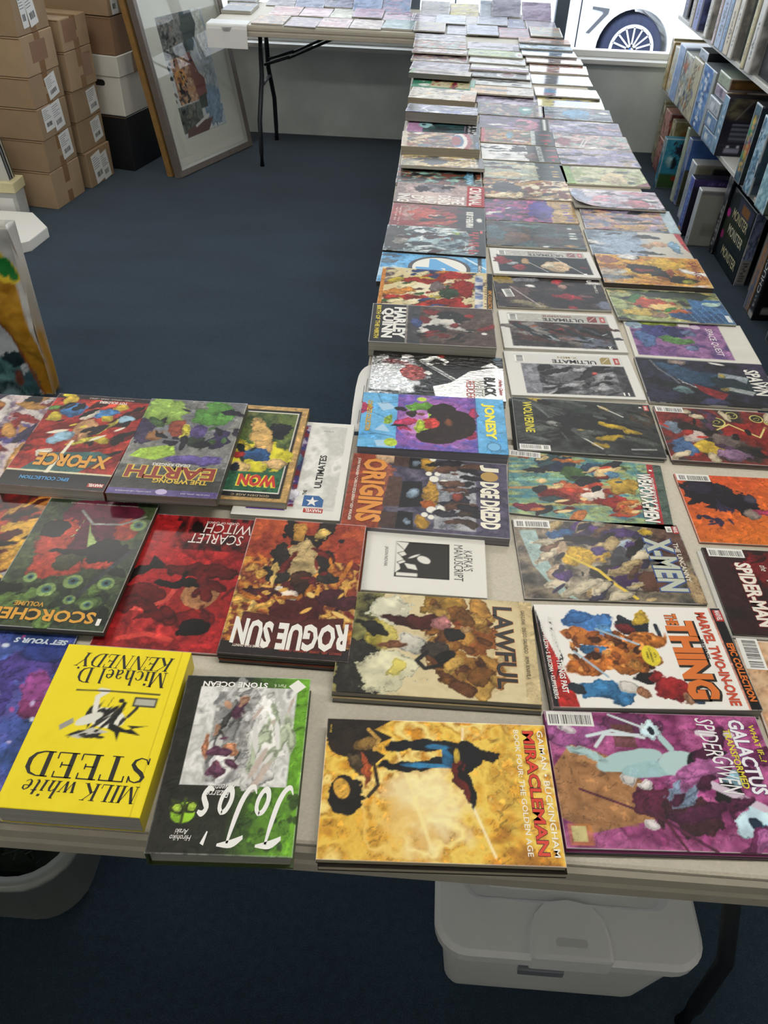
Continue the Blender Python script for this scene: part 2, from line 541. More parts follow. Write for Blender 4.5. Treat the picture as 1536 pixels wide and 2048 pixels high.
def stroke_geo(txt, table, shear):
    fat = 1.45 if table is BRUSH else 1.0
    V, Fc, x = [], [], 0.0
    for ch in txt:
        adv, st = table.get(ch, (.35, []))
        for pl in st:
            if fat != 1.0:
                sm = []                               # smooth brush strokes
                for i in range(len(pl) - 1):
                    p0, p1, p2, p3 = pl[max(i - 1, 0)], pl[i], pl[i + 1], pl[min(i + 2, len(pl) - 1)]
                    for t in (0, .25, .5, .75):
                        sm.append(tuple(.5 * (2 * b1 + (c1 - a1) * t + (2 * a1 - 5 * b1 + 4 * c1 - d1) * t * t + (3 * b1 - a1 - 3 * c1 + d1) * t ** 3) for a1, b1, c1, d1 in zip(p0, p1, p2, p3)))
                sm.append(pl[-1])
                pl = [(x_, y_, max(.015, w_ * fat)) for x_, y_, w_ in sm]
            b = len(V)
            n = len(pl)
            for i, (px, py, wd) in enumerate(pl):
                ax, ay = pl[max(i - 1, 0)][:2]
                bx, by = pl[min(i + 1, n - 1)][:2]
                L_ = math.hypot(bx - ax, by - ay) or 1
                nx, ny = -(by - ay) / L_ * wd / 2, (bx - ax) / L_ * wd / 2
                V += [(x + px + nx + shear * (py + ny), py + ny), (x + px - nx + shear * (py - ny), py - ny)]
            Fc += [(b + 2 * i, b + 2 * i + 1, b + 2 * i + 3, b + 2 * i + 2) for i in range(n - 1)]
        x += adv
    V = np.array(V)
    V = V - V.min(0)
    return V / V.max(0), Fc

def letter_mesh(name, s, cx, cy, ln, ht, rot, bold, shear, z, hfun=None, w=1, d=1, arc=0.0, hand=None):
    V, Fc = stroke_geo(s, hand, shear) if hand else text_geo(s, bold, shear)
    if not len(V):
        return None
    P = (V - 0.5) * np.array([ln, ht])
    if arc:
        P[:, 1] += arc * (1 - (2 * P[:, 0] / ln) ** 2)
    a = math.radians(rot)
    X = cx + P[:, 0] * math.cos(a) - P[:, 1] * math.sin(a)
    Y = cy + P[:, 0] * math.sin(a) + P[:, 1] * math.cos(a)
    Z = np.full(len(X), z)
    if hfun is not None:
        Z = Z + hfun(X / w + 0.5, Y / d + 0.5)
    me = bpy.data.meshes.new(name)
    me.from_pydata(np.stack([X, Y, Z], -1).tolist(), [], Fc)
    return me

def flat_mesh(name, polys, z, hfun=None, w=1, d=1):
    """flat printed polygons (metres, centred)"""
    V, Fc = [], []
    for p in polys:
        b = len(V)
        for x, y in p:
            V.append((x, y, z + (float(hfun(np.array(x / w + .5), np.array(y / d + .5))) if hfun else 0)))
        Fc.append(tuple(range(b, b + len(p))))
    me = bpy.data.meshes.new(name)
    me.from_pydata(V, [], Fc)
    return me

# ------------------------------------------------------------------ books
def book(name, pose, ops, texts, label, cat='comic', group=None, res=0.002, gloss='satin', spine='far', edge=None, pages='c9c6bc',
         hard=False, curl=None, deco=(), copies=(), res_copy=0.02):
    """pose = x, y of the near left corner, turn, width, depth, thickness, rise of the near and the far edge above the table"""
    x, y, th, w, d, t, zn, zf = pose
    tilt = math.atan2(zf - zn, d)
    c, s = math.cos(th), math.sin(th)
    px, py = x + c * w / 2 - s * d / 2, y + s * w / 2 + c * d / 2
    e = empty(name, (px, py, T + 0.0004 + (zn + zf) / 2), (0, 0, 0))
    e.rotation_mode = 'XYZ'
    e.matrix_basis = Matrix.Translation((px, py, T + 0.0004 + (zn + zf) / 2)) @ Matrix.Rotation(th, 4, 'Z') @ Matrix.Rotation(tilt, 4, 'X')
    tag(e, label, cat, group)
    fill_book(e, w, d, t, ops, texts, res, gloss, spine, edge, pages, hard, curl, deco)
    return e

def fill_book(e, w, d, t, ops, texts, res, gloss, spine, edge, pages, hard, curl, deco):
    cv = Canvas(w, d, res)
    cv.run(ops)
    if gloss != 'matte' and len(ops) > 2 and res < .006:
        cv.detail(0.8, int(abs(e.location.x * 1000) + abs(e.location.y * 777)) % 997)
    ct = 0.0022 if hard else (0.0005 if t < 0.008 else 0.0007)
    if edge is None:
        m_ = cv.c.reshape(-1, 3).mean(0)
        edge = '%02x%02x%02x' % tuple(int(255 * min(1, max(0, (q * 12.92 if q < .0031308 else 1.055 * q ** (1 / 2.4) - .055)))) for q in m_ * 0.7)
    em = mat('card_' + edge, edge, rough=0.45, coat=0.15)
    ov = 0.0035 if hard else 0.0007
    y0, y1, x0, x1 = -d / 2 + ov, d / 2 - ov, -w / 2 + ov, w / 2 - ov
    pb = MB()
    pb.box(x0, y0, ct, x1, y1, t - ct)
    pb.build('page_block', page_mat(pages), e)
    MB().box(-w / 2, -d / 2, 0, w / 2, d / 2, ct).build('back_cover', em, e)
    sp = {'far': (-w / 2, d / 2 - ct, w / 2, d / 2), 'near': (-w / 2, -d / 2, w / 2, -d / 2 + ct),
          'right': (w / 2 - ct, -d / 2, w / 2, d / 2), 'left': (-w / 2, -d / 2, -w / 2 + ct, d / 2)}[spine]
    MB().box(sp[0], sp[1], ct, sp[2], sp[3], t - ct).build('spine', em, e)
    hf = None
    if curl:
        hf = curl
    fm = grid_mesh('front_cover', w, d, cv, hf, ct)
    fc = link('front_cover', fm, print_mat(gloss), e)
    fc.location = (0, 0, t)
    z = 0.00025
    for tx in texts:
        s_, u, v, ln, ht, rot, colr = tx[:7]
        opt = tx[7] if len(tx) > 7 else {}
        nm = opt.get('name', 'title_lettering' if ht > 0.009 else 'small_lettering')
        b, sh = opt.get('b', 0.0), opt.get('sh', 0.0)
        if opt.get('out'):
            for q, (ox, oy) in enumerate(opt.get('offs', ((0, 0),))):
                me = letter_mesh(nm, s_, (u - .5) * w + ox, (v - .5) * d + oy, ln + opt.get('grow', 0.0015), ht + opt.get('grow', 0.0015), rot, b + opt.get('ob', 0.03), sh, z, hf, w, d, opt.get('arc', 0))
                if me:
                    link('lettering_outline', me, ink(opt['out']), fc)
            z += 0.00015
        me = letter_mesh(nm, s_, (u - .5) * w, (v - .5) * d, ln, ht, rot, b, sh, z, hf, w, d, opt.get('arc', 0), opt.get('hand'))
        if me:
            link(nm, me, ink(colr), fc)
        z += 0.00004
    for dc in deco:
        k = dc[0]
        if k == 'bar':                       # barcode: white panel with bars
            _, u, v, ln, ht, rot = dc[:6]
            R_ = math.radians(rot)
            def tr(a, b2):
                return ((u - .5) * w + a * math.cos(R_) - b2 * math.sin(R_), (v - .5) * d + a * math.sin(R_) + b2 * math.cos(R_))
            link('barcode_panel', flat_mesh('barcode_panel', [[tr(-ln / 2, -ht / 2), tr(ln / 2, -ht / 2), tr(ln / 2, ht / 2), tr(-ln / 2, ht / 2)]], 0.0003, hf, w, d), ink('e9e8e4'), fc)
            rg = random.Random(int(u * 999 + v * 77))
            ps = []
            a = -ln * 0.44
            while a < ln * 0.44:
                bw = rg.choice((0.0005, 0.0008, 0.0012))
                if not (ln * 0.2 < a < ln * 0.24):
                    ps.append([tr(a, -ht * 0.28), tr(a + bw, -ht * 0.28), tr(a + bw, ht * 0.38), tr(a, ht * 0.38)])
                a += bw + rg.choice((0.0006, 0.0009, 0.0013))
            link('barcode_bars', flat_mesh('barcode_bars', ps, 0.00045, hf, w, d), ink('1b1b1d'), fc)
        elif k == 'poly':
            _, nm, pts, colr = dc[:4]
            link(nm, flat_mesh(nm, [[((a - .5) * w, (b2 - .5) * d) for a, b2 in pts]], dc[4] if len(dc) > 4 else 0.0002, hf, w, d), ink(colr), fc)
        elif k == 'disc':
            _, nm, u, v, ru, rv, colr = dc[:7]
            zz = dc[7] if len(dc) > 7 else 0.0002
            pts = [((u - .5) * w + ru * math.cos(2 * math.pi * i / 40), (v - .5) * d + rv * math.sin(2 * math.pi * i / 40)) for i in range(40)]
            link(nm, flat_mesh(nm, [pts], zz, hf, w, d), ink(colr), fc)
        elif k == 'line':
            _, nm, pts, wd, colr = dc[:5]
            zz = dc[5] if len(dc) > 5 else 0.00035
            ps = []
            for (a, b2) in zip(pts[:-1], pts[1:]):
                A = Vector(((a[0] - .5) * w, (a[1] - .5) * d))
                B = Vector(((b2[0] - .5) * w, (b2[1] - .5) * d))
                nn = (B - A).normalized()
                wa = wd if len(a) < 3 else a[2]
                wb = wd if len(b2) < 3 else b2[2]
                nn = Vector((-nn.y, nn.x))
                ps.append([A - nn * wa / 2, B - nn * wb / 2, B + nn * wb / 2, A + nn * wa / 2])
            link(nm, flat_mesh(nm, [[(q.x, q.y) for q in p_] for p_ in ps], zz, hf, w, d), ink(colr), fc)
    return e
# ------------------------------------------------------------------ materials of the setting
def carpet_mat():
    m, nt, p = new_mat('navy_carpet')
    tc = nt.nodes.new('ShaderNodeTexCoord')
    n1 = nt.nodes.new('ShaderNodeTexNoise')
    n1.inputs['Scale'].default_value = 420
    n1.inputs['Detail'].default_value = 4
    n2 = nt.nodes.new('ShaderNodeTexNoise')
    n2.inputs['Scale'].default_value = 2.2
    n2.inputs['Detail'].default_value = 5
    mp = nt.nodes.new('ShaderNodeMapping')
    mp.inputs['Scale'].default_value = (1, 2.4, 1)
    nt.links.new(tc.outputs['Object'], n1.inputs['Vector'])
    nt.links.new(tc.outputs['Object'], mp.inputs['Vector'])
    nt.links.new(mp.outputs['Vector'], n2.inputs['Vector'])
    r1 = nt.nodes.new('ShaderNodeValToRGB')
    r1.color_ramp.elements[0].position = 0.3
    r1.color_ramp.elements[0].color = (0.0135, 0.026, 0.042, 1)
    r1.color_ramp.elements[1].position = 0.72
    r1.color_ramp.elements[1].color = (0.034, 0.060, 0.090, 1)
    nt.links.new(n1.outputs['Fac'], r1.inputs['Fac'])
    mr = nt.nodes.new('ShaderNodeMapRange')
    mr.inputs['From Min'].default_value = 0.3
    mr.inputs['From Max'].default_value = 0.7
    mr.inputs['To Min'].default_value = 0.86
    mr.inputs['To Max'].default_value = 1.14
    n3 = nt.nodes.new('ShaderNodeTexNoise')
    n3.inputs['Scale'].default_value = 70
    n3.inputs['Detail'].default_value = 4
    nt.links.new(tc.outputs['Object'], n3.inputs['Vector'])
    ma = nt.nodes.new('ShaderNodeMath')
    ma.operation = 'MULTIPLY_ADD'
    ma.inputs[1].default_value = 0.9
    nt.links.new(n3.outputs['Fac'], ma.inputs[0])
    nt.links.new(n2.outputs['Fac'], ma.inputs[2])
    mr.inputs['From Min'].default_value = 0.65
    mr.inputs['From Max'].default_value = 1.25
    mr.inputs['To Min'].default_value = 0.78
    mr.inputs['To Max'].default_value = 1.22
    nt.links.new(ma.outputs[0], mr.inputs['Value'])
    vm = nt.nodes.new('ShaderNodeVectorMath')
    vm.operation = 'SCALE'
    nt.links.new(r1.outputs['Color'], vm.inputs[0])
    nt.links.new(mr.outputs['Result'], vm.inputs['Scale'])
    nt.links.new(vm.outputs['Vector'], p.inputs['Base Color'])
    p.inputs['Roughness'].default_value = 0.95
    p.inputs['Specular IOR Level'].default_value = 0.1
    p.inputs['Sheen Weight'].default_value = 0.15
    bp = nt.nodes.new('ShaderNodeBump')
    bp.inputs['Strength'].default_value = 0.5
    bp.inputs['Distance'].default_value = 0.003
    nt.links.new(n1.outputs['Fac'], bp.inputs['Height'])
    nt.links.new(bp.outputs['Normal'], p.inputs['Normal'])
    return m

M_wall = mat('painted_wall', 'd9d6cd', 0.8, noise=0.05, nscale=6, bump=0.1, bscale=60)
M_dado = mat('grey_painted_masonry', 'dbe1df', 0.75, noise=0.10, nscale=5, bump=0.35, bscale=45)
M_ceil = mat('white_ceiling', 'e8e6df', 0.85, noise=0.03, nscale=30)
M_white = mat('white_gloss_paint', 'e9e9e6', 0.4)
M_alu = mat('grey_window_metal', '6f7d8c', 0.45, metal=0.3)
M_tabletop = mat('pebbled_plastic', 'c6bfae', 0.5, noise=0.07, nscale=260, bump=0.22, bscale=420)
M_tablelip = mat('moulded_plastic_edge', 'b9b2a2', 0.5, noise=0.04, nscale=40)
M_leg = mat('powder_coated_steel', '23262c', 0.45, metal=0.4)
M_card = mat('brown_cardboard', '9b8265', 0.8, noise=0.08, nscale=9, bump=0.1, bscale=50)
M_card2 = mat('pale_cardboard', 'a98f70', 0.8, noise=0.09, nscale=8, bump=0.1, bscale=50)
M_tape = mat('parcel_tape', '8d6b4b', 0.25, coat=0.5, alpha=1.0, bump=0.2, bscale=40)
M_label = mat('paper_label', 'e6e6e4', 0.6)
M_black = mat('black_print', '1a1a1c', 0.6)
M_grey = mat('grey_print', '6c7076', 0.6)

# ------------------------------------------------------------------ room shell
RX0, RX1, RY0, RY1, RZ = -2.95, 1.82, -2.6, 5.52, 2.7
struct(MB().box(RX0, RY0, -0.05, RX1, RY1, 0.0).build('floor', carpet_mat()))
struct(MB().box(RX0 - .1, RY0 - .1, RZ, RX1 + .1, RY1 + .2, RZ + .1).build('ceiling', M_ceil))
struct(MB().box(RX0 - .1, RY0, -.05, RX0, RY1, RZ).build('wall_left', M_wall))
struct(MB().box(RX1, RY0, -.05, RX1 + .1, RY1, RZ).build('wall_right', M_wall))
struct(MB().box(RX0 - .1, RY0 - .1, -.05, RX1 + .1, RY0, RZ).build('wall_front', M_wall))
wb = struct(MB().box(RX0 - .1, RY1, -.05, RX1 + .1, RY1 + .16, 0.50).build('wall_back', M_dado))
struct(MB().box(RX0 - .1, RY1, 2.45, RX1 + .1, RY1 + .16, RZ).build('wall_back_header', M_wall))
struct(MB().box(RX0 - .1, RY1 - .045, 0.50, RX1 + .1, RY1 + .16, 0.525).box(RX0 - .1, RY1 + .03, .525, RX1 + .1, RY1 + .10, .56).build('trim_1', M_white, bevel=0.004))
# shop window: frame, mullions and one pane per bay
wf = struct(empty('window_1', (0, RY1 + .06, .56)))
MULL = [(-2.90, -2.85), (-1.52, -1.47), (-.165, -.108), (.70, .775), (1.76, 1.82)]
for a, b in MULL:
    MB().box(a, -.03, 0, b, .03, 1.89).build('mullion', M_alu if b < 1.7 else M_white, wf, bevel=0.003)
MB().box(RX0, -.03, 1.84, RX1, .03, 1.89).build('window_head', M_alu, wf)
gm, gnt, gp = new_mat('window_glass')
gnt.nodes.remove(gp)
tr_ = gnt.nodes.new('ShaderNodeBsdfTransparent')
gl_ = gnt.nodes.new('ShaderNodeBsdfGlossy')
gl_.inputs['Roughness'].default_value = 0.02
lw_ = gnt.nodes.new('ShaderNodeLayerWeight')
lw_.inputs['Blend'].default_value = 0.5
pw_ = gnt.nodes.new('ShaderNodeMath')
pw_.operation = 'POWER'
pw_.inputs[1].default_value = 4.0
gnt.links.new(lw_.outputs['Facing'], pw_.inputs[0])
fr_ = gnt.nodes.new('ShaderNodeMath')
fr_.operation = 'MULTIPLY_ADD'
fr_.inputs[1].default_value = 0.5
fr_.inputs[2].default_value = 0.03
gnt.links.new(pw_.outputs[0], fr_.inputs[0])
mx_ = gnt.nodes.new('ShaderNodeMixShader')
gnt.links.new(fr_.outputs[0], mx_.inputs[0])
gnt.links.new(tr_.outputs[0], mx_.inputs[1])
gnt.links.new(gl_.outputs[0], mx_.inputs[2])
gnt.links.new(mx_.outputs[0], gnt.nodes['Material Output'].inputs[0])
for (a0, a), (b, b1) in zip(MULL[:-1], MULL[1:]):
    MB().box(a, -.003, 0, b, .003, 1.84).build('pane', gm, wf)

# ceiling lamps (fluorescent panels), with a rear pair added as fill
M_lampframe = mat('lamp_frame', 'f2f2f0', 0.5)
M_diff = mat('lamp_diffuser', 'ffffff', 0.6, emit=LAMP_COLOR, estr=LAMP_STRENGTH)
M_fill = mat('fill_lamp_diffuser', 'ffffff', 0.6, emit=LAMP_COLOR, estr=LAMP_STRENGTH * .35)  # for the rear pair, added unseen to brighten the bin under the table
k = 0
for ly in (-1.25, 0.75, 2.9):
    for lx in (-1.75, 0.45):
        k += 1
        e = empty('ceiling_light', (lx, ly, RZ))
        nm = {1: 'added fill at rear left', 2: 'added fill at rear right', 3: 'middle left', 4: 'middle right', 5: 'front left', 6: 'front right'}[k]
        tag(e, 'white fluorescent ceiling panel, %s of the six' % nm, 'light', 'ceiling lights')
        MB().box(-.64, -.17, -.05, -.60, .17, 0).box(.60, -.17, -.05, .64, .17, 0).box(-.6, -.17, -.05, .6, -.15, 0).box(-.6, .15, -.05, .6, .17, 0).build('frame', M_lampframe, e)
        MB().box(-.6, -.15, -.045, .6, .15, -.03).build('diffuser', M_fill if ly < 0 else M_diff, e)

# ------------------------------------------------------------------ street and car outside
M_road = mat('pale_pavement', 'b9bcc0', 0.8, noise=0.06, nscale=3)
struct(MB().box(-14, RY1 + .16, -.60, 14, 30, -.52).build('street_ground', M_road))
M_paint = mat('silver_car_paint', 'dfe3e8', 0.35, coat=0.6)
M_tyre = mat('tyre_rubber', '2a3350', 0.8, noise=0.1, nscale=30)
M_rim = mat('alloy', 'd5d9de', 0.3, metal=0.7)
M_glassd = mat('car_window_glass', '30363c', 0.1)
M_dark = mat('wheel_well', '1d2230', 0.9)
car = empty('car', (.68, 9.8, -.52))
tag(car, 'silver saloon car parked outside the shop window', 'car')
W1, W2, WZ, AR = -1.40, 1.41, .33, .375     # rear wheel, front wheel, hub height, arch radius
def arch(cx):
    return [(cx - AR * math.cos(a), WZ + AR * math.sin(a)) for a in [math.radians(x) for x in range(0, 181, 10)]]
side = [(-2.35, .30), (W1 - AR, .24)] + arch(W1) + [(W1 + AR, .22), (W2 - AR, .22)] + arch(W2) + [(W2 + AR, .24), (2.40, .28), (2.48, .52), (2.36, .72), (1.55, .90), (.9, .96), (-1.6, 1.0), (-2.35, .98), (-2.45, .62)]
Mx = Matrix(((1, 0, 0, 0), (0, 0, 1, 0), (0, 1, 0, 0), (0, 0, 0, 1)))   # outline xy -> car xz
body = MB().prism(side, 0, 1.85, Mx)
body.build('body', M_paint, car, bevel=0.02)
cab = [(-2.0, .97), (-1.35, 1.42), (-.4, 1.48), (.25, 1.42), (1.15, .95)]
rings = []
for yy, sh in ((.12, 0), (1.73, 0)):
    rings.append([Vector((x, yy + (0.10 if z > 1.2 else 0) * (1 if yy < 1 else -1), z)) for x, z in cab])
MB().loft(rings).build('cabin', M_paint, car, bevel=0.02)
for nm, pts in (('side_window', [(-1.55, 1.02), (-1.15, 1.36), (-.45, 1.41), (-.45, 1.02)]), ('side_window', [(-.38, 1.02), (-.38, 1.41), (.2, 1.36), (.85, 1.02)])):
    MB().prism([(a, b) for a, b in pts], .10, .125, Mx).build(nm, M_glassd, car)
for x in (-.50, .81):
    MB().box(x - .006, -.006, .26, x + .006, .004, .94).build('door_seam', M_dark, car)
MB().prism([(.93, .69), (1.04, .672), (1.05, .655), (.90, .475), (.935, .47), (1.10, .655), (1.105, .70), (.93, .715)], -.014, .005, Mx).build('side_vent_trim', mat('dark_chrome', '5c6068', .3, metal=.5), car)
MB().box(2.05, -.008, .52, 2.20, .004, .56).build('side_marker', mat('amber_lens', 'c8503c', .3), car)
for cx in (W1, W2):
    for yy, vis in ((0.03, 1), (1.58, 0)):
        wh = empty('wheel', (cx, yy, WZ))
        wh.parent = car
        My = Matrix(((1, 0, 0, 0), (0, 0, 1, 0), (0, 1, 0, 0), (0, 0, 0, 1)))
        MB().lathe([(.235, 0), (.30, -.01), (.325, .02), (.325, .19), (.30, .22), (.235, .21)], 40, My).build('tyre', M_tyre, wh, smooth=True)
        MB().lathe([(.0, .06), (.235, .06), (.24, .0), (.225, -.005), (.222, .05), (.0, .05)], 40, My).build('wheel_disc', M_dark, wh)
        if vis:
            rim = MB().lathe([(.205, .03), (.205, -.012), (.238, -.012), (.238, .03)], 40, My).build('rim', M_rim, wh)
            for q in range(15):
                a = 2 * math.pi * q / 15
                Mr = Matrix.Rotation(a, 4, 'Y')
                MB().box(-.009, -.012, .05, .009, .012, .212, Mr).build('spoke', M_rim, wh)
            MB().lathe([(0, .02), (.06, .02), (.055, -.016), (0, -.018)], 24, My).build('hub', M_rim, wh)
            for q in range(5):
                a = 2 * math.pi * q / 5
                MB().lathe([(0, 0), (.012, 0), (.012, -.02), (0, -.02)], 8, Matrix.Translation((.044 * math.sin(a), 0, .044 * math.cos(a))) @ My).build('wheel_bolt', M_dark, wh)
            # round badge: dark ring with blue and white quarters
            MB().lathe([(0, -.019), (.034, -.019), (.034, -.022), (0, -.022)], 24, My).build('badge', mat('badge_black', '15171c', .4), wh)
            for q in range(4):
                pts = [(0, 0)] + [(.024 * math.cos(math.radians(90 * q + t)), .024 * math.sin(math.radians(90 * q + t))) for t in range(0, 91, 15)]
                MB().prism(pts, -.0235, -.022, My).build('badge_quarter', ink('2d62b0') if q % 2 else ink('f0f0f0'), wh)

# ------------------------------------------------------------------ folding tables
def table(label, x0, y0, x1, y1, legs, leg_axis='x', corners=(1, 1, 1, 1)):
    e = empty('folding_table', ((x0 + x1) / 2, (y0 + y1) / 2, 0))
    tag(e, label, 'table', 'folding tables')
    ox, oy = (x0 + x1) / 2, (y0 + y1) / 2
    X0, X1, Y0, Y1 = x0 - ox, x1 - ox, y0 - oy, y1 - oy
    def ring(ins, z):
        return [Vector((x, y, z)) for x, y in rrect(X0 + ins, Y0 + ins, X1 - ins, Y1 - ins, .05 - ins * .5, 6, corners)]
    MB().loft([ring(.012, T - .03), ring(.006, T - .006), ring(.007, T - .002), ring(.010, T)]).build('table_top', M_tabletop, e)
    lip = MB().loft([ring(.004, T - .052), ring(0, T - .050), ring(0, T - .034), ring(.003, T - .030), ring(.003, T - .026), ring(0, T - .022), ring(.001, T - .010), ring(.0055, T - .0045)], cap1=False)
    lip.build('table_lip', M_tablelip, e)
    for lp, sgn in legs:                    # each leg frame: two splayed tubes, a foot bar, a brace
        fr = empty('leg_frame')
        fr.parent = e
        def P(along, across, z):
            return (along - (ox if leg_axis == 'x' else oy), across, z) if leg_axis == 'x' else (across, along - oy, z)
        half = ((Y1 - Y0) if leg_axis == 'x' else (X1 - X0)) / 2 - .10
        for sd in (-1, 1):
            pts = [P(lp, sd * (half - .17), T - .05), P(lp, sd * (half - .17), T - .16), P(lp, sd * (half - .155), .45), P(lp, sd * (half - .09), .36), P(lp, sd * (half - .01), .25), P(lp, sd * half, .08), P(lp, sd * half, 0.001)]
            MB().tube(pts, .0135, 12).build('leg', M_leg, fr, smooth=True)
        MB().tube([P(lp, -(half - .17), T - .055), P(lp, half - .17, T - .055)], .011, 10).build('cross_bar', M_leg, fr, smooth=True)
        MB().tube([P(lp, -(half - .12), .40), P(lp, half - .12, .40)], .009, 10).build('stretcher', M_leg, fr, smooth=True)
        for sd in (-1, 1):
            MB().tube([P(lp + .012 * sgn, sd * (half - .185), .50), P(lp + .16 * sgn, sd * (half - .185), .545)], .008, 8).tube([P(lp + .15 * sgn, sd * (half - .185), .538), P(lp + .53 * sgn, sd * (half - .185), T - .045)], .007, 8).build('fold_brace', M_leg, fr, smooth=True)
    return e
table('beige folding table across the foreground, nearest the camera', -1.17, .393, .66, 1.155, ((-.9, 1), (.54, -1)), 'x')
table('beige folding table in the middle of the long row of comics', -.095, 1.158, .665, 2.955, ((1.45, 1), (2.65, -1)), 'y')
table('beige folding table at the far end of the long row of comics', -.095, 2.958, .665, 4.748, ((3.25, 1), (4.45, -1)), 'y')
table('beige folding table running along under the shop window', -1.20, 4.751, .63, 5.473, ((-.98, 1), (.35, -1)), 'x')

# ------------------------------------------------------------------ cardboard boxes on the left
def ship_label(par, M, w, h, seed):
    """paper shipping label with printed lines and a barcode; M maps label plane (x right, y up) to the box"""
    o = MB().box(-w / 2, -h / 2, 0, w / 2, h / 2, .0008, M).build('shipping_label', M_label, par)
    rg = random.Random(seed)
    p = MB()
    yy = h * .38
    while yy > -h * .05:
        ln = rg.uniform(.35, .8) * w
        p.box(-w * .42, yy, .0008, -w * .42 + ln, yy + h * .018, .0012, M)
        yy -= h * .075
    p.build('printed_lines', M_grey, o)
    b = MB()
    a = -w * .3
    while a < w * .25:
        bw = rg.choice((.0015, .003, .004))
        b.box(a, -h * .32, .0008, a + bw, -h * .14, .0012, M)
        a += bw + rg.choice((.002, .003, .004))
    b.build('barcode_bars', M_black, o)
    return o

def carton(name, label, x1, y0, y1, z0, z1, dx, rot=0.0, m=None, lab=(), tape=True, patch=None, cat='box', grp='cartons stacked along the left wall', lid=None, hole=False):
    """box whose right face is at x1 (at its near edge y0); turned by rot about that near right corner"""
    e = empty(name, (x1, y0, z0), (0, 0, rot))
    tag(e, label, cat, grp)
    m = m or M_card
    D, Hh = y1 - y0, z1 - z0 - .002
    MB().box(-dx, 0, 0, 0, D, Hh).build('carton_body', m, e, bevel=.003, seg=1)
    Mr = Matrix(((0, 0, 1, 0), (1, 0, 0, 0), (0, 1, 0, 0), (0, 0, 0, 1)))      # label plane on the right face
    if tape:
        MB().box(D * .5 - .024, Hh * .55, 0, D * .5 + .024, Hh, .0006, Mr).build('tape_strip', M_tape, e)
        MB().box(D * .5 - .024, 0, 0, D * .5 + .024, Hh * .32, .0006, Mr).build('tape_strip', M_tape, e)
        MB().box(-dx, D * .5 - .024, Hh, 0, D * .5 + .024, Hh + .0006).build('tape_strip', M_tape, e)
    # flap seams
    MB().box(-dx + .01, -.0008, Hh - .008, -.005, .0008, Hh - .004).build('flap_seam', mat('seam_shadow', '6e5439', .9), e)
    if patch:
        MB().box(D * patch[0], Hh * patch[1], 0, D * patch[2], Hh * patch[3], .0009, Mr).build('tape_patch', mat('tape_over_old_label', '94715a', .3, coat=.6, bump=.5, bscale=60), e)
    for q, (cy, cz, lw, lh, tilt) in enumerate(lab):
        Ml = Mr @ Matrix.Translation((cy, cz, .001 + q * .001)) @ Matrix.Rotation(math.radians(tilt), 4, 'Z')
        ship_label(e, Ml, lw, lh, int(cy * 1000 + z0 * 777))
    if lid:
        MB().box(-dx - .006, -.006, lid, .006, D + .006, Hh + .002).build('box_lid', m, e, bevel=.003, seg=1)
        MB().box(D * .42, lid, .0065, D * .62, Hh, .0072, Mr).build('tape_strip', M_tape, e)
    if hole:
        pts = rrect(-dx * .72, Hh * .72 - .0, -dx * .72 + .0, Hh * .72, .001)
        Mn = Matrix(((1, 0, 0, 0), (0, 0, -1, 0), (0, 1, 0, 0), (0, 0, 0, 1)))
        MB().prism(rrect(-dx * .5 - .045, Hh * .5, -dx * .5 + .045, Hh * .5 + .03, .014), 0, .001, Mn).build('hand_hole', M_black, e)
    return e
C1 = 'bottom', 'second', 'third', 'fourth', 'fifth', 'sixth'
lv = [0, .182, .331, .475, .609, .776, 1.02]
labs1 = [(), ((.20, .085, .105, .12, 6),), ((.085, .085, .085, .105, 3), (.175, .08, .095, .125, 7)), ((.185, .066, .10, .10, 10),), (), ((.08, .10, .05, .15, 4), (.145, .10, .075, .15, 10))]
desc1 = ['plain brown carton with parcel tape, bottom of the nearest stack', 'brown carton with one white label, second from the floor in the nearest stack',
         'brown carton with two overlapping white labels, nearest stack', 'brown carton with a peeling white label, fourth up in the nearest stack',
         'paler brown carton with a square patch of tape, nearest stack', 'big brown carton with plastic label pouch on top of the nearest stack']
for i in range(6):
    carton('cardboard_box', desc1[i], (-1.888, -1.888, -1.882, -1.885, -1.884, -1.886)[i], 4.003, 4.288, lv[i], lv[i + 1], .50, (-.16, -.15, -.13, -.14, -.15, -.13)[i] * .9,
           M_card2 if i in (0, 4) else M_card, labs1[i], i != 2, (.24, .30, .72, .82) if i == 4 else None)
lv2 = [0, .18, .33, .478, .655, .797]
desc2 = ['crumpled brown parcel covered in white labels, on the floor behind the nearest stack', 'brown carton with white label just above the crumpled parcel',
         'brown carton with white label at mid height of the second stack', 'unlabelled tan carton, second from the top of the second stack', 'tan carton with shiny crinkled tape, top of the second stack']
labs2 = [((.10, .085, .095, .15, 8), (.175, .075, .075, .14, 8)), ((.18, .08, .095, .11, 8),), ((.19, .073, .095, .115, 6),), (), ()]
for i in range(5):
    carton('cardboard_box', desc2[i], (-1.825, -1.838, -1.836, -1.826, -1.826)[i], 4.330, 4.585, lv2[i], lv2[i + 1], .44, -.17, M_card2 if i > 2 else M_card, labs2[i], i > 2,
           {4: (.10, .28, .55, .95), 3: (.55, .25, .9, .85)}.get(i))
M_bank = mat('white_file_box_card', 'd6d2c8', .75, noise=.05, nscale=7)
carton('storage_box', 'black storage box on the carpet under the white file box', -1.68, 4.64, 5.0, 0, .29, .30, -.235, mat('black_card', '17181b', .5, noise=.1), (), False, None, 'box')
carton('storage_box', 'white lidded file box with brown tape, on the black box', -1.682, 4.64, 4.98, .29, .585, .28, -.235, M_bank, (), False, None, 'box', 'cartons stacked along the left wall', .195, True)
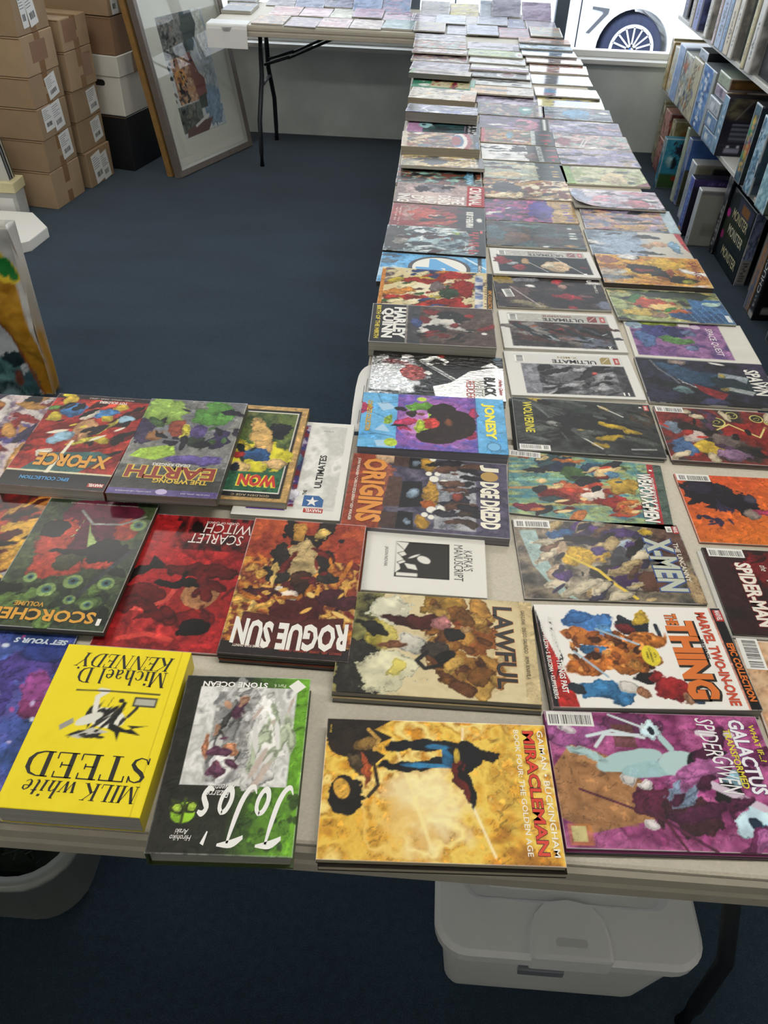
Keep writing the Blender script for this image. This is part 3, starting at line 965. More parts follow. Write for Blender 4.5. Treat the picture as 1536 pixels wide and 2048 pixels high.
carton('cardboard_box', 'dark brown carton standing on the white file box', -1.684, 4.645, 4.98, .587, .763, .42, -.235, mat('dark_cardboard', '8a6b50', .8, noise=.08, nscale=8), (), False)
carton('cardboard_box', 'brown carton with barcode label, top of the stack beside the picture frames', -1.684, 4.645, 4.98, .765, 1.03, .46, -.235, M_card, ((.06, .07, .06, .13, 3),), False)

# comics standing in a box at the left edge, behind the foam slab
e = empty('comic_storage_box', (-2.02, 3.86, 0))
tag(e, 'grey-white comic storage box with a cream rim at the left edge', 'box')
MB().box(-.45, 0, 0, 0, .10, .125).build('carton_body', mat('greyish_card', 'bfc0be', .7, noise=.1, nscale=15), e, bevel=.003, seg=1)
MB().box(-.46, -.012, .127, .006, .112, .178).build('cream_tray', mat('cream_card', 'd8cfa4', .7), e, bevel=.003, seg=1)
MB().box(-.10, -.0015, .02, -.02, 0, .10).build('paper_label', M_label, e)
for q, cc in enumerate(('c9c9c4', '4a4d55', '9aa0a6', '2c2e34', 'd5d2c4', '6e6658')):
    o = MB().box(-.26, -.002, 0, 0, .002, .19, Matrix.Rotation(math.radians(-6), 4, 'Y')).build('magazine', ink(cc))
    o.location = (-2.04, 3.875 + q * .012, .18)
    tag(o, '%s magazine leaning in the cream tray, %s from the front' % (('pale', 'charcoal', 'light grey', 'black', 'cream', 'brown')[q], ('first', 'second', 'third', 'fourth', 'fifth', 'sixth')[q]), 'magazine', 'magazines in the cream tray')

# ------------------------------------------------------------------ framed pictures leaning on the boxes
E_ = Vector((.3925, .9198, 0))
N_ = Vector((-.9198, .3925, 0))
lean = math.radians(10.7)
U_ = (N_ * math.sin(lean) + Vector((0, 0, 1)) * math.cos(lean)).normalized()
O_ = E_.cross(U_)                                    # outward, to the room
def frame_matrix(p):
    return Matrix(((E_.x, U_.x, O_.x, p[0]), (E_.y, U_.y, O_.y, p[1]), (E_.z, U_.z, O_.z, p[2]), (0, 0, 0, 1)))
def frame_ring(mb, w, h, a, b, z0, z1):
    """mitred moulding between insets a and b"""
    o = [(a, a), (w - a, a), (w - a, h - a), (a, h - a)]
    i = [(b, b), (w - b, b), (w - b, h - b), (b, h - b)]
    for k in range(4):
        j = (k + 1) % 4
        mb.loft([[Vector((*o[k], z0)), Vector((*o[k], z1)), Vector((*i[k], z1 - .004)), Vector((*i[k], z0))], [Vector((*o[j], z0)), Vector((*o[j], z1)), Vector((*i[j], z1 - .004)), Vector((*i[j], z0))]])
    return mb
W_, H_ = .7257, .95
# front frame: brown-grey moulding, pale mat, townscape watercolour
fe = empty('picture_frame', (0, 0, 0))
fe.matrix_basis = frame_matrix(Vector((-1.403, 4.562, 0.003)))
tag(fe, 'large framed watercolour townscape with a pale mount, leaning on the boxes', 'picture', 'framed pictures leaning on the boxes')
M_fr = mat('taupe_moulding', '6f665f', .45, noise=.1, nscale=40)
frame_ring(MB(), W_, H_, 0, .030, -.03, .012).build('frame_moulding', M_fr, fe)
frame_ring(MB(), W_, H_, .030, .042, -.02, .004).build('frame_inner_slip', mat('silver_slip', 'b9bab4', .35, metal=.4), fe)
MB().box(.04, .04, -.025, W_ - .04, H_ - .04, -.012).build('mount_board', mat('pale_mount', 'd4d6ca', .8), fe)
MB().box(.05, .05, -.012, W_ - .05, .08, -.0105).build('mount_bevel', mat('mount_bevel_white', 'dcdcd2', .8), fe)
cvp = Canvas(.40, .596, .003)
cvp.run([('n', ['8fa3b5', 'b9c6cf', 'd5d9d6', '9fb0bc'], 3, 4, 3), ('e', .78, .20, .20, .18, '8ea8c0', .3), ('e', .85, .55, .14, .2, 'c2cdd2', .4), ('e', .85, .82, .12, .2, 'd0d4cc', .4),
         ('n', ['6b6f6d', '8c8d88', '474c4c', '9a9a92'], 9, 14, 8, 0, .66, .55, 1.0), ('p', [(.45, .7), (.62, .68), (.8, .88), (.75, 1), (.5, 1)], '4d5a58'),
         ('n', ['b58d78', 'c9a27c', '8f6458', 'd2b08c', 'a37870'], 10, 12, 5, .08, .28, .52, .66), ('e', .22, .50, .12, .07, 'd49a56', .2), ('p', [(.42, .68), (.52, .68), (.62, .5), (.72, .44), (.70, .30), (.50, .28)], '8c5f58'),
         ('n', ['5c6560', '7e8680', '454b49', '8a8c84'], 9, 8, 6, 0, .04, .5, .27), ('p', [(.5, .3), (.68, .32), (.66, .2), (.5, .2)], '4c5552'), ('p', [(.05, .0), (.55, .0), (.72, .1), (.5, .1), (.1, .07)], '6d5552'),
         ('d', 60, ['3c4242', '585c5a', '2f3436', '94857a'], 0, 0, .3, 1, .010, 4, 1.8), ('d', 40, ['6a4a40', '3f3c3c', 'e0c8a8', '9a6a58'], .12, .28, .6, .64, .008, 9, 2), ('l', [(.3, .075), (.62, .13)], .014, 'dcdcd6')])
o = link('watercolour', grid_mesh('watercolour', .40, .596, cvp, None, .0005), print_mat('matte'), fe)
o.location = (.352, .467, -.0115)
MB().box(.036, .036, -.006, W_ - .036, H_ - .036, -.004).build('glazing', gm, fe)
# rear frame: golden wood edge just behind
fe2 = empty('picture_frame', (0, 0, 0))
fe2.matrix_basis = frame_matrix(Vector((-1.472, 4.566, 0.003)) + Vector((.02, .01, 0)))
tag(fe2, 'golden wood framed picture behind the watercolour, only its edge showing', 'picture', 'framed pictures leaning on the boxes')
frame_ring(MB(), W_, .99, 0, .03, -.028, .006).build('frame_moulding', mat('golden_oak', '93703f', .5, noise=.15, nscale=30), fe2)
MB().box(.03, .03, -.026, W_ - .03, .96, -.014).build('backing_board', mat('dim_board', '8a8478', .8), fe2)

# ------------------------------------------------------------------ foam slab, carrier bag
ops_ = [(-2.45, 3.83), (-2.45, 3.36), (-1.868, 3.435), (-1.818, 3.483), (-1.800, 3.655), (-1.940, 3.825)]
o = MB().prism(ops_, .0, .05).build('foam_slab', mat('white_polystyrene', 'ecebe6', .8, bump=.3, bscale=120), None, bevel=.004)
tag(o, 'thick white polystyrene slab with cut corners on the carpet', 'foam slab')
bag = empty('carrier_bag', (-1.275, 2.34, 0), (0, 0, .06))
tag(bag, 'crumpled yellow and white plastic carrier bag with a green letter', 'bag')
cvb = Canvas(.44, .60, .006)
cvb.run([('n', ['b5831f', 'a87616', 'c28f28', '9a6a12', 'b98520'], 4, 5, 3), ('p', [(.80, 1), (.86, .86), (.90, .80), (.94, .72), (.965, .45), (1, .32), (1, 1)], 'c9c9c6'), ('r', 0, .90, 1, 1, 'c9c9c6'),
         ('p', [(0, .60), (.757, .50), (.82, .39), (.857, .21), (.91, 0), (0, 0)], 'c5cbce'), ('n', ['3f6a70', '2c4a50', '5d8a8c', '1c2a30', '7a98a0'], 6, 6, 9, 0, 0, .80, .26), ('e', .84, .08, .06, .10, '3f5f68', .3), ('e', .77, .25, .08, .05, '22343a', .3), ('e', .76, .12, .03, .05, '7a4638', .3),
         ('l', [(0, .62), (.757, .515), (.82, .40), (.857, .215), (.915, 0)], .008, '8a4a1c'), ('l', [(.84, .92), (.885, .74), (.90, .80), (.935, .73)], .040, 'e3c533'), ('l', [(.845, .90), (.885, .755), (.905, .82), (.94, .73)], .024, '1f7a35')])
def bagh(u, v):
    return (0.018 * (fbm(u * 4, v * 5, 4) - .5) * 2 + .020 * np.sin(u * 3.14) + .012 * np.sin(v * 9 + u * 4))
M_bagp, bnt, bpn = new_mat('bag_plastic')
at_ = bnt.nodes.new('ShaderNodeAttribute')
at_.attribute_name = 'Col'
bnt.links.new(at_.outputs['Color'], bpn.inputs['Base Color'])
bpn.inputs['Roughness'].default_value = .3
bf = link('bag_front', grid_mesh('bag_front', .44, .60, cvb, bagh, .001), M_bagp, bag)
bf.matrix_basis = Matrix.Translation((-.205, -.04, .30)) @ Matrix.Rotation(math.radians(90), 4, 'X')
cvw = Canvas(.06, .60, .02)
cvw.run([('bg', 'c9c9c6'), ('g', 'a67d2a', 'd0d0cc', 0, 1), ('r', 0, 0, 1, .4, 'a87a22')])
bs_ = link('bag_side', grid_mesh('bag_side', .06, .60, cvw, lambda u, v: .012 * np.sin(v * 11) * np.sin(u * 3.1), .001), M_bagp, bag)
bs_.matrix_basis = Matrix.Translation((.013, -.010, .30)) @ Matrix.Rotation(math.radians(86), 4, 'Z') @ Matrix.Rotation(math.radians(90), 4, 'X')
cvw2 = Canvas(.44, .60, .05)
cvw2.run([('bg', 'c4c4c0')])
bk_ = link('bag_back', grid_mesh('bag_back', .44, .60, cvw2, None, .001), M_bagp, bag)
bk_.matrix_basis = Matrix.Translation((-.205, .02, .30)) @ Matrix.Rotation(math.radians(90), 4, 'X')

# ------------------------------------------------------------------ boxes under the near table
M_bin = mat('white_storage_plastic', 'e6e8e8', .4, noise=.02)
sb = empty('storage_bin', (.295, .64, 0))
tag(sb, 'white plastic storage bin with a moulded lid handle under the table', 'storage bin')
def rr(x0, y0, x1, y1, r, z):
    return [Vector((x, y, z)) for x, y in rrect(x0, y0, x1, y1, r, 6)]
MB().loft([rr(-.165, -.115, .165, .15, .02, .001), rr(-.172, -.12, .172, .16, .025, .02), rr(-.195, -.150, .195, .18, .03, .25), rr(-.188, -.143, .188, .173, .03, .25), rr(-.165, -.113, .165, .15, .02, .02)]).build('bin_body', M_bin, sb, smooth=False)
MB().loft([rr(-.198, -.157, .198, .186, .045, .247), rr(-.206, -.166, .206, .194, .05, .25), rr(-.207, -.167, .207, .195, .05, .272), rr(-.200, -.160, .200, .188, .046, .281), rr(-.165, -.085, .165, .155, .03, .283), rr(-.155, -.075, .155, .145, .025, .268)]).build('bin_lid', M_bin, sb)
hp = [(-.062, -.168), (.062, -.168), (.062, -.135), (.055, -.105), (.035, -.084), (0, -.078), (-.035, -.084), (-.055, -.105), (-.062, -.135)]
MB().prism(hp, .240, .290).build('lid_handle', M_bin, sb, bevel=.006)
MB().prism(rrect(-.024, -.150, .024, -.138, .005), .288, .2912).build('handle_slot', mat('pale_slot_grey', 'c9cbcb', .6), sb)  # slot drawn as a pale grey plate on the handle
MB().prism(rrect(-.140, -.06, .140, .13, .03), .268, .272).build('lid_panel', M_bin, sb, bevel=.002)
MB().box(-.075, -.170, .222, -.005, -.160, .240).build('clear_latch', mat('clear_latch_plastic', '7d828a', .1, spec=.8), sb, bevel=.002)

tm = mat('translucent_tub_plastic', 'b4bab7', .3, trans=.4, noise=.0)
tub = empty('plastic_tub', (-.74, .71, 0))
tag(tub, 'translucent plastic tub of dark green material under the left table', 'tub')
MB().loft([rr(-.17, -.12, .17, .14, .07, .002), rr(-.195, -.145, .195, .16, .08, .03), rr(-.205, -.158, .205, .17, .085, .205), rr(-.222, -.175, .222, .187, .095, .210), rr(-.222, -.175, .222, .187, .095, .222), rr(-.200, -.153, .200, .165, .083, .220), rr(-.190, -.140, .190, .155, .078, .03), rr(-.165, -.115, .165, .135, .068, .008)], cap0=True, cap1=True).build('tub_body', tm, tub, smooth=True)
fill = MB()
rg = random.Random(5)
for i in range(900):
    a, b = rg.uniform(-.135, .135), rg.uniform(-.09, .10)
    hgt = .150 + rg.uniform(-.02, .03)
    L_ = rg.uniform(.012, .035)
    M_ = Matrix.Translation((a, b, hgt)) @ Matrix.Rotation(rg.uniform(0, 6.3), 4, 'Z') @ Matrix.Rotation(rg.uniform(-1, 1), 4, 'Y')
    fill.box(-L_, -.0012, -.0006, L_, .0012, .0006, M_)
f_ = fill.box(-.16, -.11, .012, .16, .12, .14).build('shredded_filling', mat('dark_green_shreds', '16251d', .7, noise=.3, nscale=50), tub)
f_['kind'] = 'stuff'
# ------------------------------------------------------------------ shelves with boxed games on the right
M_shelf = mat('white_shelf_board', 'd8d8d4', .5)
sh = empty('shelving_unit', (1.58, 3.8, 0))
tag(sh, 'white wall shelves along the right-hand wall', 'shelf')
for z in (.42, .785, 1.22):
    MB().box(-.195, -1.75, z - .020, .23, 1.62, z).build('shelf_board', M_shelf, sh, bevel=.002, seg=1)
for y in (-1.75, -.6, .55, 1.60):
    MB().box(.19, y, 0.001, .23, y + .03, 1.6).build('upright', M_shelf, sh)

def game(label, x, y, z, dx, dy, dz, col, sops=None, fops=None, stx=(), ftx=(), rot=0.0, cat='game box', group='boxed games on the right-hand shelves', gloss='bag', name='game_box', res=.008):
    e = empty(name, (x, y, z), (0, 0, rot))
    tag(e, label, cat, group)
    MB().box(0, 0, 0.0005, dx, dy, dz).build('box_body', mat('card_' + col, col, .35, coat=.5), e, bevel=.0015, seg=1)
    Ms = Matrix(((0, 0, -1, -.0007), (-1, 0, 0, dy / 2), (0, 1, 0, dz / 2), (0, 0, 0, 1)))
    Mf = Matrix(((1, 0, 0, dx / 2), (0, 0, -1, -.0007), (0, 1, 0, dz / 2), (0, 0, 0, 1)))
    for nm, M_, w, h, ops, tx in (('spine_print', Ms, dy - .002, dz - .002, sops, stx), ('cover_print', Mf, dx - .002, dz - .002, fops, ftx)):
        if ops is None:
            continue
        cv = Canvas(w, h, res)
        cv.run(ops)
        o = link(nm, grid_mesh(nm, w, h, cv, None, .0005), print_mat(gloss), e)
        o.matrix_basis = M_
        for t_ in tx:
            me = letter_mesh('title_lettering', t_[0], (t_[1] - .5) * w, (t_[2] - .5) * h, t_[3], t_[4], t_[5], .01, 0, .0004)
            if me:
                link('title_lettering', me, ink(t_[6]), o)
    return e

def mix(cols, seed, n=14, size=.02, sx=3, sy=5):
    return [('n', cols, sx, sy, seed), ('d', n, cols, 0, 0, 1, 1, size, seed, 2.2)]
G1 = 'boxed games standing on the floor under the shelves'
G2 = 'boxed games on the lower shelf'
G3 = 'boxed games on the upper shelf'
def lines(u0, v0, u1, v1, n, col, wd=.0022):
    return [('l', [(u0, v1 - (v1 - v0) * k / (n - 1)), (u1 - (.15 if k % 3 == 2 else .03) * (u1 - u0), v1 - (v1 - v0) * k / (n - 1))], wd, col) for k in range(n)]
# floor row, from the window towards the viewer
game('pale yellow game box nearest the window on the floor', 1.42, 5.36, 0, .28, .05, .34, 'b9b38f', mix(['c9c29a', '8f8a66', 'd8d2ae'], 3), None, group=G1)
game('thin buff game box on the floor beside the pink boxes', 1.41, 5.30, 0, .28, .045, .33, 'a79c86', mix(['b3a88e', '8c8270', 'cfc6ac'], 4), None, group=G1)
game('pink lower box of the pair stacked on the floor near the window', 1.395, 5.10, 0, .16, .13, .19, 'b77a70', mix(['b57468', 'c98f84', '8f5a54'], 5), mix(['8c4e48', '6e403e', 'a8645a'], 6), group=G1)
game('salmon upper box of the pair stacked on the floor near the window', 1.397, 5.10, .1905, .16, .13, .15, 'c08474', mix(['c48a7c', 'd09a8c', 'a06a60'], 7), mix(['8a4a44', 'b0685c', '5e3a3a'], 8), group=G1)
game('game box with a sandy patterned front behind the teal one', 1.40, 4.98, 0, .26, .06, .33, '8f8468', mix(['a89a72', 'c4b78c', '6f6648'], 9), [('n', ['b8a878', '8f7f52', 'c9bb90'], 4, 4, 9), ('r', 0, 0, 1, .45, '3f3a4e'), ('e', .3, .75, .14, .1, 'a8743c', .2)], group=G1)
game('teal game box with a landscape cover on the floor', 1.335, 4.84, 0, .21, .045, .275, '2f7f98', mix(['3b93b0', '2d6f88', 'bcd0d4'], 10), [('n', ['3a9cb8', '2f84a4', '5cb4c8'], 3, 3, 11), ('n', ['24402a', '3c5a30', '182a20'], 4, 4, 12, 0, 0, 1, .3), ('e', .55, .22, .16, .07, 'b0392c', .4), ('e', .6, .78, .35, .2, '2c2a40', .5), ('e', .35, .5, .1, .12, '14202a', .5), ('e', .2, .55, .08, .1, 'a8d4dc', .4)], group=G1)
game('cream and green spined game box on the floor', 1.385, 4.62, 0, .24, .045, .385, 'b9c3b0', mix(['c6cfb8', '97a88c', 'dbe0cf'], 13, 20, .012), None, group=G1)
game('blue game box with a beach scene, tucked against the cream spine', 1.392, 4.565, 0, .24, .05, .35, '5b78b4', mix(['6d88c0', '8fa4d0', '4a629c'], 14), [('n', ['3d62a8', '4f78bc', '38588c'], 2, 3, 15), ('n', ['2c3a30', '4a4a34', '1c2420'], 4, 4, 16, 0, 0, 1, .55), ('e', .5, .5, .3, .06, '9a8a6a', .5)], group=G1)
game('grey box with a display window behind the purple game', 1.37, 4.30, 0, .25, .10, .30, 'a9aaa8', [('n', ['c9d0d8', 'a8b0b8', 'dfe4ea'], 3, 4, 17)], [('bg', '8f8d86'), ('r', .35, .45, 1, .95, '2a2a2c'), ('r', .05, .5, .3, .95, '7c7a66')], group=G1)
game('purple-blue game box with an orange corner tag on the floor', 1.325, 4.125, 0, .27, .07, .285, '1d1a2c', [('g', '27449c', '5f86d8', 0, 1), ('n', ['3456b0', '6a5ab8', '7a98e0', '2a3e90'], 2, 5, 18, 0, 0, 1, 1, 1.4, .7), ('e', .45, .07, .3, .06, 'd89a50', .1), ('t', .3, .2, .7, .8, 8, '8fb0ea')], [('bg', '141320'), ('r', 0, .86, 1, 1, '3b2f60'), ('n', ['17141f', '221a30'], 3, 3, 2, 0, 0, 1, .84), ('t', .25, .9, .85, .96, 9, '6a5c98'), ('t', .3, .72, .6, .8, 4, 'cfcfd8')], group=G1)
game('pale grey game box seen from the back, with lines of print', 1.33, 3.99, 0, .15, .055, .275, 'b5b6b4', [('g', 'd5dbe4', 'e6ebf4', 0, 1), ('n', ['e4eaf4', 'b9c0c8', 'd0d6de'], 2, 4, 20, 0, 0, 1, 1, 1, .5), ('t', .3, .05, .7, .3, 4, '505458')], [('bg', '8f8f8a'), ('r', 0, .93, 1, 1, '6d6c70')] + lines(.3, .2, .95, .42, 8, '66665f'), group=G1)
game('black game box with a small white label, standing on the floor', 1.43, 3.90, 0, .25, .06, .37, '121318', mix(['2a2e36', '565b62', '14161c'], 21) + [('t', .3, .1, .7, .65, 9, 'c8ccd2')], [('bg', '0d0e13'), ('r', .08, .05, .3, .17, 'c9c8c0'), ('r', .13, .08, .25, .14, '1c1c20')], group=G1)
e = game('black display box repeating a yellow-white title three times', 1.443, 3.548, 0, .05, .345, .335, '12141a',
     [('bg', '10141a'), ('n', ['10141a', '1c2a30', '151d24'], 3, 4, 22), ('r', .0, .32, 1, .335, '2c3a34'), ('r', 0, .62, 1, .64, '2c3a34'), ('p', [(0, .36), (.4, .36), (1, .5), (1, .62), (0, .62)], '26331f'), ('r', .35, .78, .95, .97, '4a5070', .7), ('r', .5, .81, .8, .93, '9a6a3c'), ('e', .06, .66, .07, .055, 'c83a96', .1), ('e', .05, .35, .07, .055, 'b83288', .1)],
     [('n', ['5f6f98', '8f9fc8', '3a4468', 'c8ccd4'], 2, 6, 23), ('r', 0, .03, 1, .36, '8c8c88'), ('t', .25, .06, .75, .34, 8, '33343a')], (('MONSTER', .55, .20, .22, .045, 0, 'e6dfb4'), ('MONSTER', .55, .50, .22, .045, 0, 'e6e2c8'), ('MONSTER', .55, .72, .22, .045, 0, 'e0d8a8')), group=G1, res=.005)
game('grey backed game box with an outlined badge, on the floor', 1.50, 3.45, 0, .24, .06, .33, '8b8a84', None, [('bg', '807f78'), ('r', .1, .66, .8, .93, '5a5a56'), ('r', .12, .675, .78, .915, '807f78'), ('n', ['3b3226', '5c4c36', '2a241c'], 4, 4, 25, 0, .02, 1, .34), ('r', .1, .12, .42, .27, 'b8b09c'), ('t', .2, .81, .7, .89, 4, '4a4a48'), ('t', .2, .70, .7, .78, 5, '4a4a48')], group=G1)
game('orange and blue spined game box on the floor by the black one', 1.43, 3.275, 0, .25, .055, .36, 'a8743c', [('g', '3f6f9c', 'b5793c', 0, 1), ('n', ['8a6a3c', 'c08848', '5f6f80', '3a6088'], 2, 6, 26, 0, 0, 1, 1, 1.4, .7)], None, group=G1)
game('black game box with bold white spine lettering, nearest on the floor', 1.428, 3.205, 0, .28, .055, .38, '0f0f12', [('bg', '16171a'), ('n', ['1c2024', '2f3840', '101214'], 2, 5, 27), ('r', 0, 0, 1, .08, 'c9c9c6'), ('t', .35, .12, .65, .28, 6, 'd8d6d0')], [('bg', '0d0d10'), ('r', .1, .08, .55, .15, '8a8a88')], (('CHUCKY', .5, .55, .19, .032, 90, 'eceae4'),), group=G1)
game('dark game box at the right edge of the view, on the floor', 1.44, 2.98, 0, .28, .06, .30, '1a1c20', mix(['24272c', '3c4046', 'a8a8a4'], 28), [('bg', '101216')], group=G1)
# lower shelf
z2 = .4205
game('thin olive game box nearest the window on the lower shelf', 1.372, 5.325, z2, .26, .045, .26, 'a5a07c', mix(['b3ad84', '8a8660', 'cfc9a4'], 31), None, group=G2)
game('thin ochre game box, second from the window on the lower shelf', 1.366, 5.27, z2, .26, .05, .25, 'b0935c', mix(['b8a06c', 'd0b888', '8a6f40'], 32), None, group=G2)
game('pale cream game box between ochre and sky blue ones', 1.372, 5.14, z2, .26, .12, .24, 'c7c3b0', mix(['cfcab4', 'a8b8c4', 'd8c69a', 'e0dccb'], 33), None, group=G2)
game('sky blue game box with a printed edge on the lower shelf', 1.360, 4.985, z2, .26, .14, .275, '8ea6c8', [('n', ['9db4d8', '7f9cc8', 'b8c8e0'], 2, 4, 34), ('r', .0, 0, .14, 1, 'c3d2e6')], mix(['6f87ac', '8ba2c4', '5a7094'], 35, 4), group=G2)
game('tall multicoloured game box beside the sky blue one', 1.362, 4.80, z2, .27, .175, .265, 'a2a49a', [('n', ['b8c0bc', '8f9a98', 'd0cdb8', 'a0a4b8'], 4, 6, 36), ('e', .3, .75, .2, .12, 'b86a50', .4), ('d', 40, ['e4e2d6', '6f7a88', 'b09060', '4a5668'], 0, 0, 1, 1, .012, 36, 2)], None, group=G2)
game('buff game box with looping line pattern on the lower shelf', 1.360, 4.60, z2, .27, .19, .275, 'b5ae94', [('n', ['bdb79c', 'd0cab0', 'a29a80'], 3, 4, 37), ('d', 16, ['c08a58', '7a88a0', 'a8ac98'], 0, 0, 1, 1, .016, 37, 2)] + [('l', [(.2, .1 + .2 * k), (.5, .22 + .2 * k), (.2, .3 + .2 * k)], .006, '4a4a44') for k in range(4)] + [('l', [(.5, .1 + .2 * k), (.2, .22 + .2 * k), (.5, .3 + .2 * k)], .006, '4a4a44') for k in range(4)], None, group=G2)
game('big blue game box with white spine letters and stick figures', 1.358, 4.345, z2, .29, .235, .288, '8c9498', [('n', ['3f6cae', '5a88c8', '7aa2d8', '2f5590'], 2, 6, 38), ('r', 0, 0, .08, 1, 'b9c4cc'), ('d', 26, ['cfe0f0', '9ac0e4', '2a4880'], .1, 0, .8, 1, .012, 38, 2), ('r', .82, 0, 1, 1, 'aab4b8'), ('t', .3, .05, .55, .95, 9, 'dde8f4')], [('bg', '8d8f8a'), ('e', .45, .84, .13, .06, '17181a', .5), ('e', .4, .66, .16, .1, '1a1b1e', .6), ('e', .5, .5, .1, .06, '22365a', .4)] + lines(.1, .08, .7, .36, 12, '5c5e58') + [('e', .75, .3, .1, .05, 'b87848', .3), ('e', .7, .18, .1, .06, '4a78b0', .3)], group=G2, res=.005)
game('small dark box lying on the blue boxes under the upper shelf', 1.372, 4.60, z2 + .277, .27, .16, .045, '23262e', [('n', ['8ea2b8', 'b8c8d8', '6a7a90'], 3, 2, 39)], [('bg', '1c1f28'), ('e', .7, .4, .1, .3, '2f6a4a', .3)], group=G2)
for q in range(3):
    game(('pale blue-edged flat box at the bottom', 'mid-blue flat box in the middle', 'white-edged flat box third up')[q] + ' of the stacked flat boxes', 1.355 - .004 * q, 4.125 + .002 * q, z2 + q * .068, .24, .185, .067, ('7d95ae', '6b86a6', '8a98a4')[q], [('n', [('8fb0d4', '6c92bc', 'b4cce4'), ('5f86b8', '84a8d0', '4a6c98'), ('a8b4c0', 'c8d2da', '7a8c98')][q], 4, 2, 41 + q), ('r', 0, .93, 1, 1, 'e4ecf2'), ('r', .2, .25, .5, .7, 'dfe8ee')], None, group=G2)
game('mauve flat box, second from the top of the stacked flat boxes', 1.36, 4.13, z2 + .2055, .25, .18, .05, '8a7f92', [('n', ['9a8fa4', 'b8acbc', '6f6680'], 3, 2, 45), ('r', 0, .9, 1, 1, 'd8d4dc')], mix(['5a4a3c', '7a6248', '3c342c'], 46, 6), group=G2)
game('grey-green flat box topping the stack under the upper shelf', 1.36, 4.13, z2 + .256, .25, .18, .055, '8c9a8c', [('n', ['8fa08c', 'b0bca8', '6f806c'], 3, 2, 47), ('r', 0, .92, 1, 1, 'dfe4de')], [('n', ['4a3a28', '6b4f30', '2c241c'], 4, 3, 48), ('r', .1, .25, .9, .7, '8a6434', .6)], group=G2)
game('large dark blue game box showing its back, pale blue spine', 1.352, 4.04, z2, .36, .075, .25, '1a1d2e', [('g', '7fa4c4', '9cc0dc', 0, 1), ('n', ['6a90b4', '9cc4e0', '4f7496', 'c4dcec'], 2, 5, 49, 0, 0, 1, 1, 1.4, .6), ('t', .2, .25, .8, .9, 5, 'e6eef4')], [('bg', '1c1d2c'), ('n', ['1d1c2a', '3a3430', '6a6450', '22243a'], 3, 4, 50, 0, .62, 1, 1), ('e', .7, .85, .2, .12, '7d7650', .5), ('l', [(.15, .65), (.3, .95)], .008, '6c6868')] + lines(.12, .27, .62, .56, 12, '7b7f90') + [('r', .66, .22, .8, .36, '7a3028'), ('r', .1, .06, .3, .14, '8a8ca0'), ('r', 0, .2, 1, .205, '3c4058'), ('t', .12, .155, .32, .195, 3, 'd8dce6')], group=G2, res=.005)
game('game box with rainbow spine lettering beside the dark blue one', 1.356, 3.63, z2 - .0, .34, .08, .315, '10131c', [('n', ['3f5a70', '5f8090', '2a3c50', '7a98a4'], 2, 6, 51), ('d', 18, ['c86a3c', '4a9a78', 'c8b04a', '8a5aa0'], .2, .15, .8, .85, .016, 51, 1.4), ('t', .3, .15, .7, .85, 9, 'd4b070')], [('bg', '0e1119'), ('n', ['10141e', '1c2230', '2c3c34'], 3, 4, 52), ('r', .1, .2, .3, .24, 'b8b8b4')], group=G2)
game('icy blue foil game box on the lower shelf', 1.356, 3.49, z2, .34, .085, .30, '7fa2b8', [('n', ['8fb8d4', 'c4e0f0', '5f8cac', '3f6480', 'e4f2fa'], 2, 7, 53, 0, 0, 1, 1, 2.2)], mix(['20303c', '3a4c58', '141c24'], 54, 6), group=G2)
game('pale turquoise game box nearest on the lower shelf', 1.354, 3.27, z2, .34, .12, .31, '86b4c4', [('n', ['9cd0e4', 'd4eef6', '6aa0b8', 'b8e0ec'], 2, 6, 55, 0, 0, 1, 1, 2)], [('bg', '2a3a34'), ('n', ['2f4038', '4a5a48', '1c2824'], 3, 4, 56)], group=G2)
game('dark green game box beyond the turquoise one at the frame edge', 1.36, 3.08, z2, .34, .10, .29, '2a3430', mix(['3a4a44', '22302c', '8a9a8c'], 57), mix(['1c2622', '2c3a34'], 58, 4), group=G2)
# upper shelf: spines from the window towards the viewer
z3 = .7855
row3 = [(5.28, .09, '2b2d48', 'violet-black'), (5.13, .08, '1f2440', 'navy'), (5.01, .055, 'b8ad98', 'beige'), (4.90, .09, '7c88c8', 'periwinkle'), (4.785, .10, '23264a', 'dark indigo'), (4.705, .05, 'd6d2c8', 'off-white'),
        (4.60, .09, '2a2426', 'brown-black'), (4.55, .035, 'd4bfc4', 'pale pink'), (4.44, .09, 'a9bcdc', 'pale blue'), (4.385, .045, '7fa4d0', 'cornflower blue'), (4.30, .07, 'd8cdb4', 'cream'), (4.232, .05, 'dcd9d0', 'ivory'),
        (4.095, .12, '3a3f38', 'dark olive'), (4.035, .035, 'd0c690', 'straw yellow'), (3.945, .06, 'd9d8d6', 'silver-white'), (3.70, .22, '1c1c20', 'black'), (3.50, .18, '5c2a2c', 'maroon')]
rg = random.Random(11)
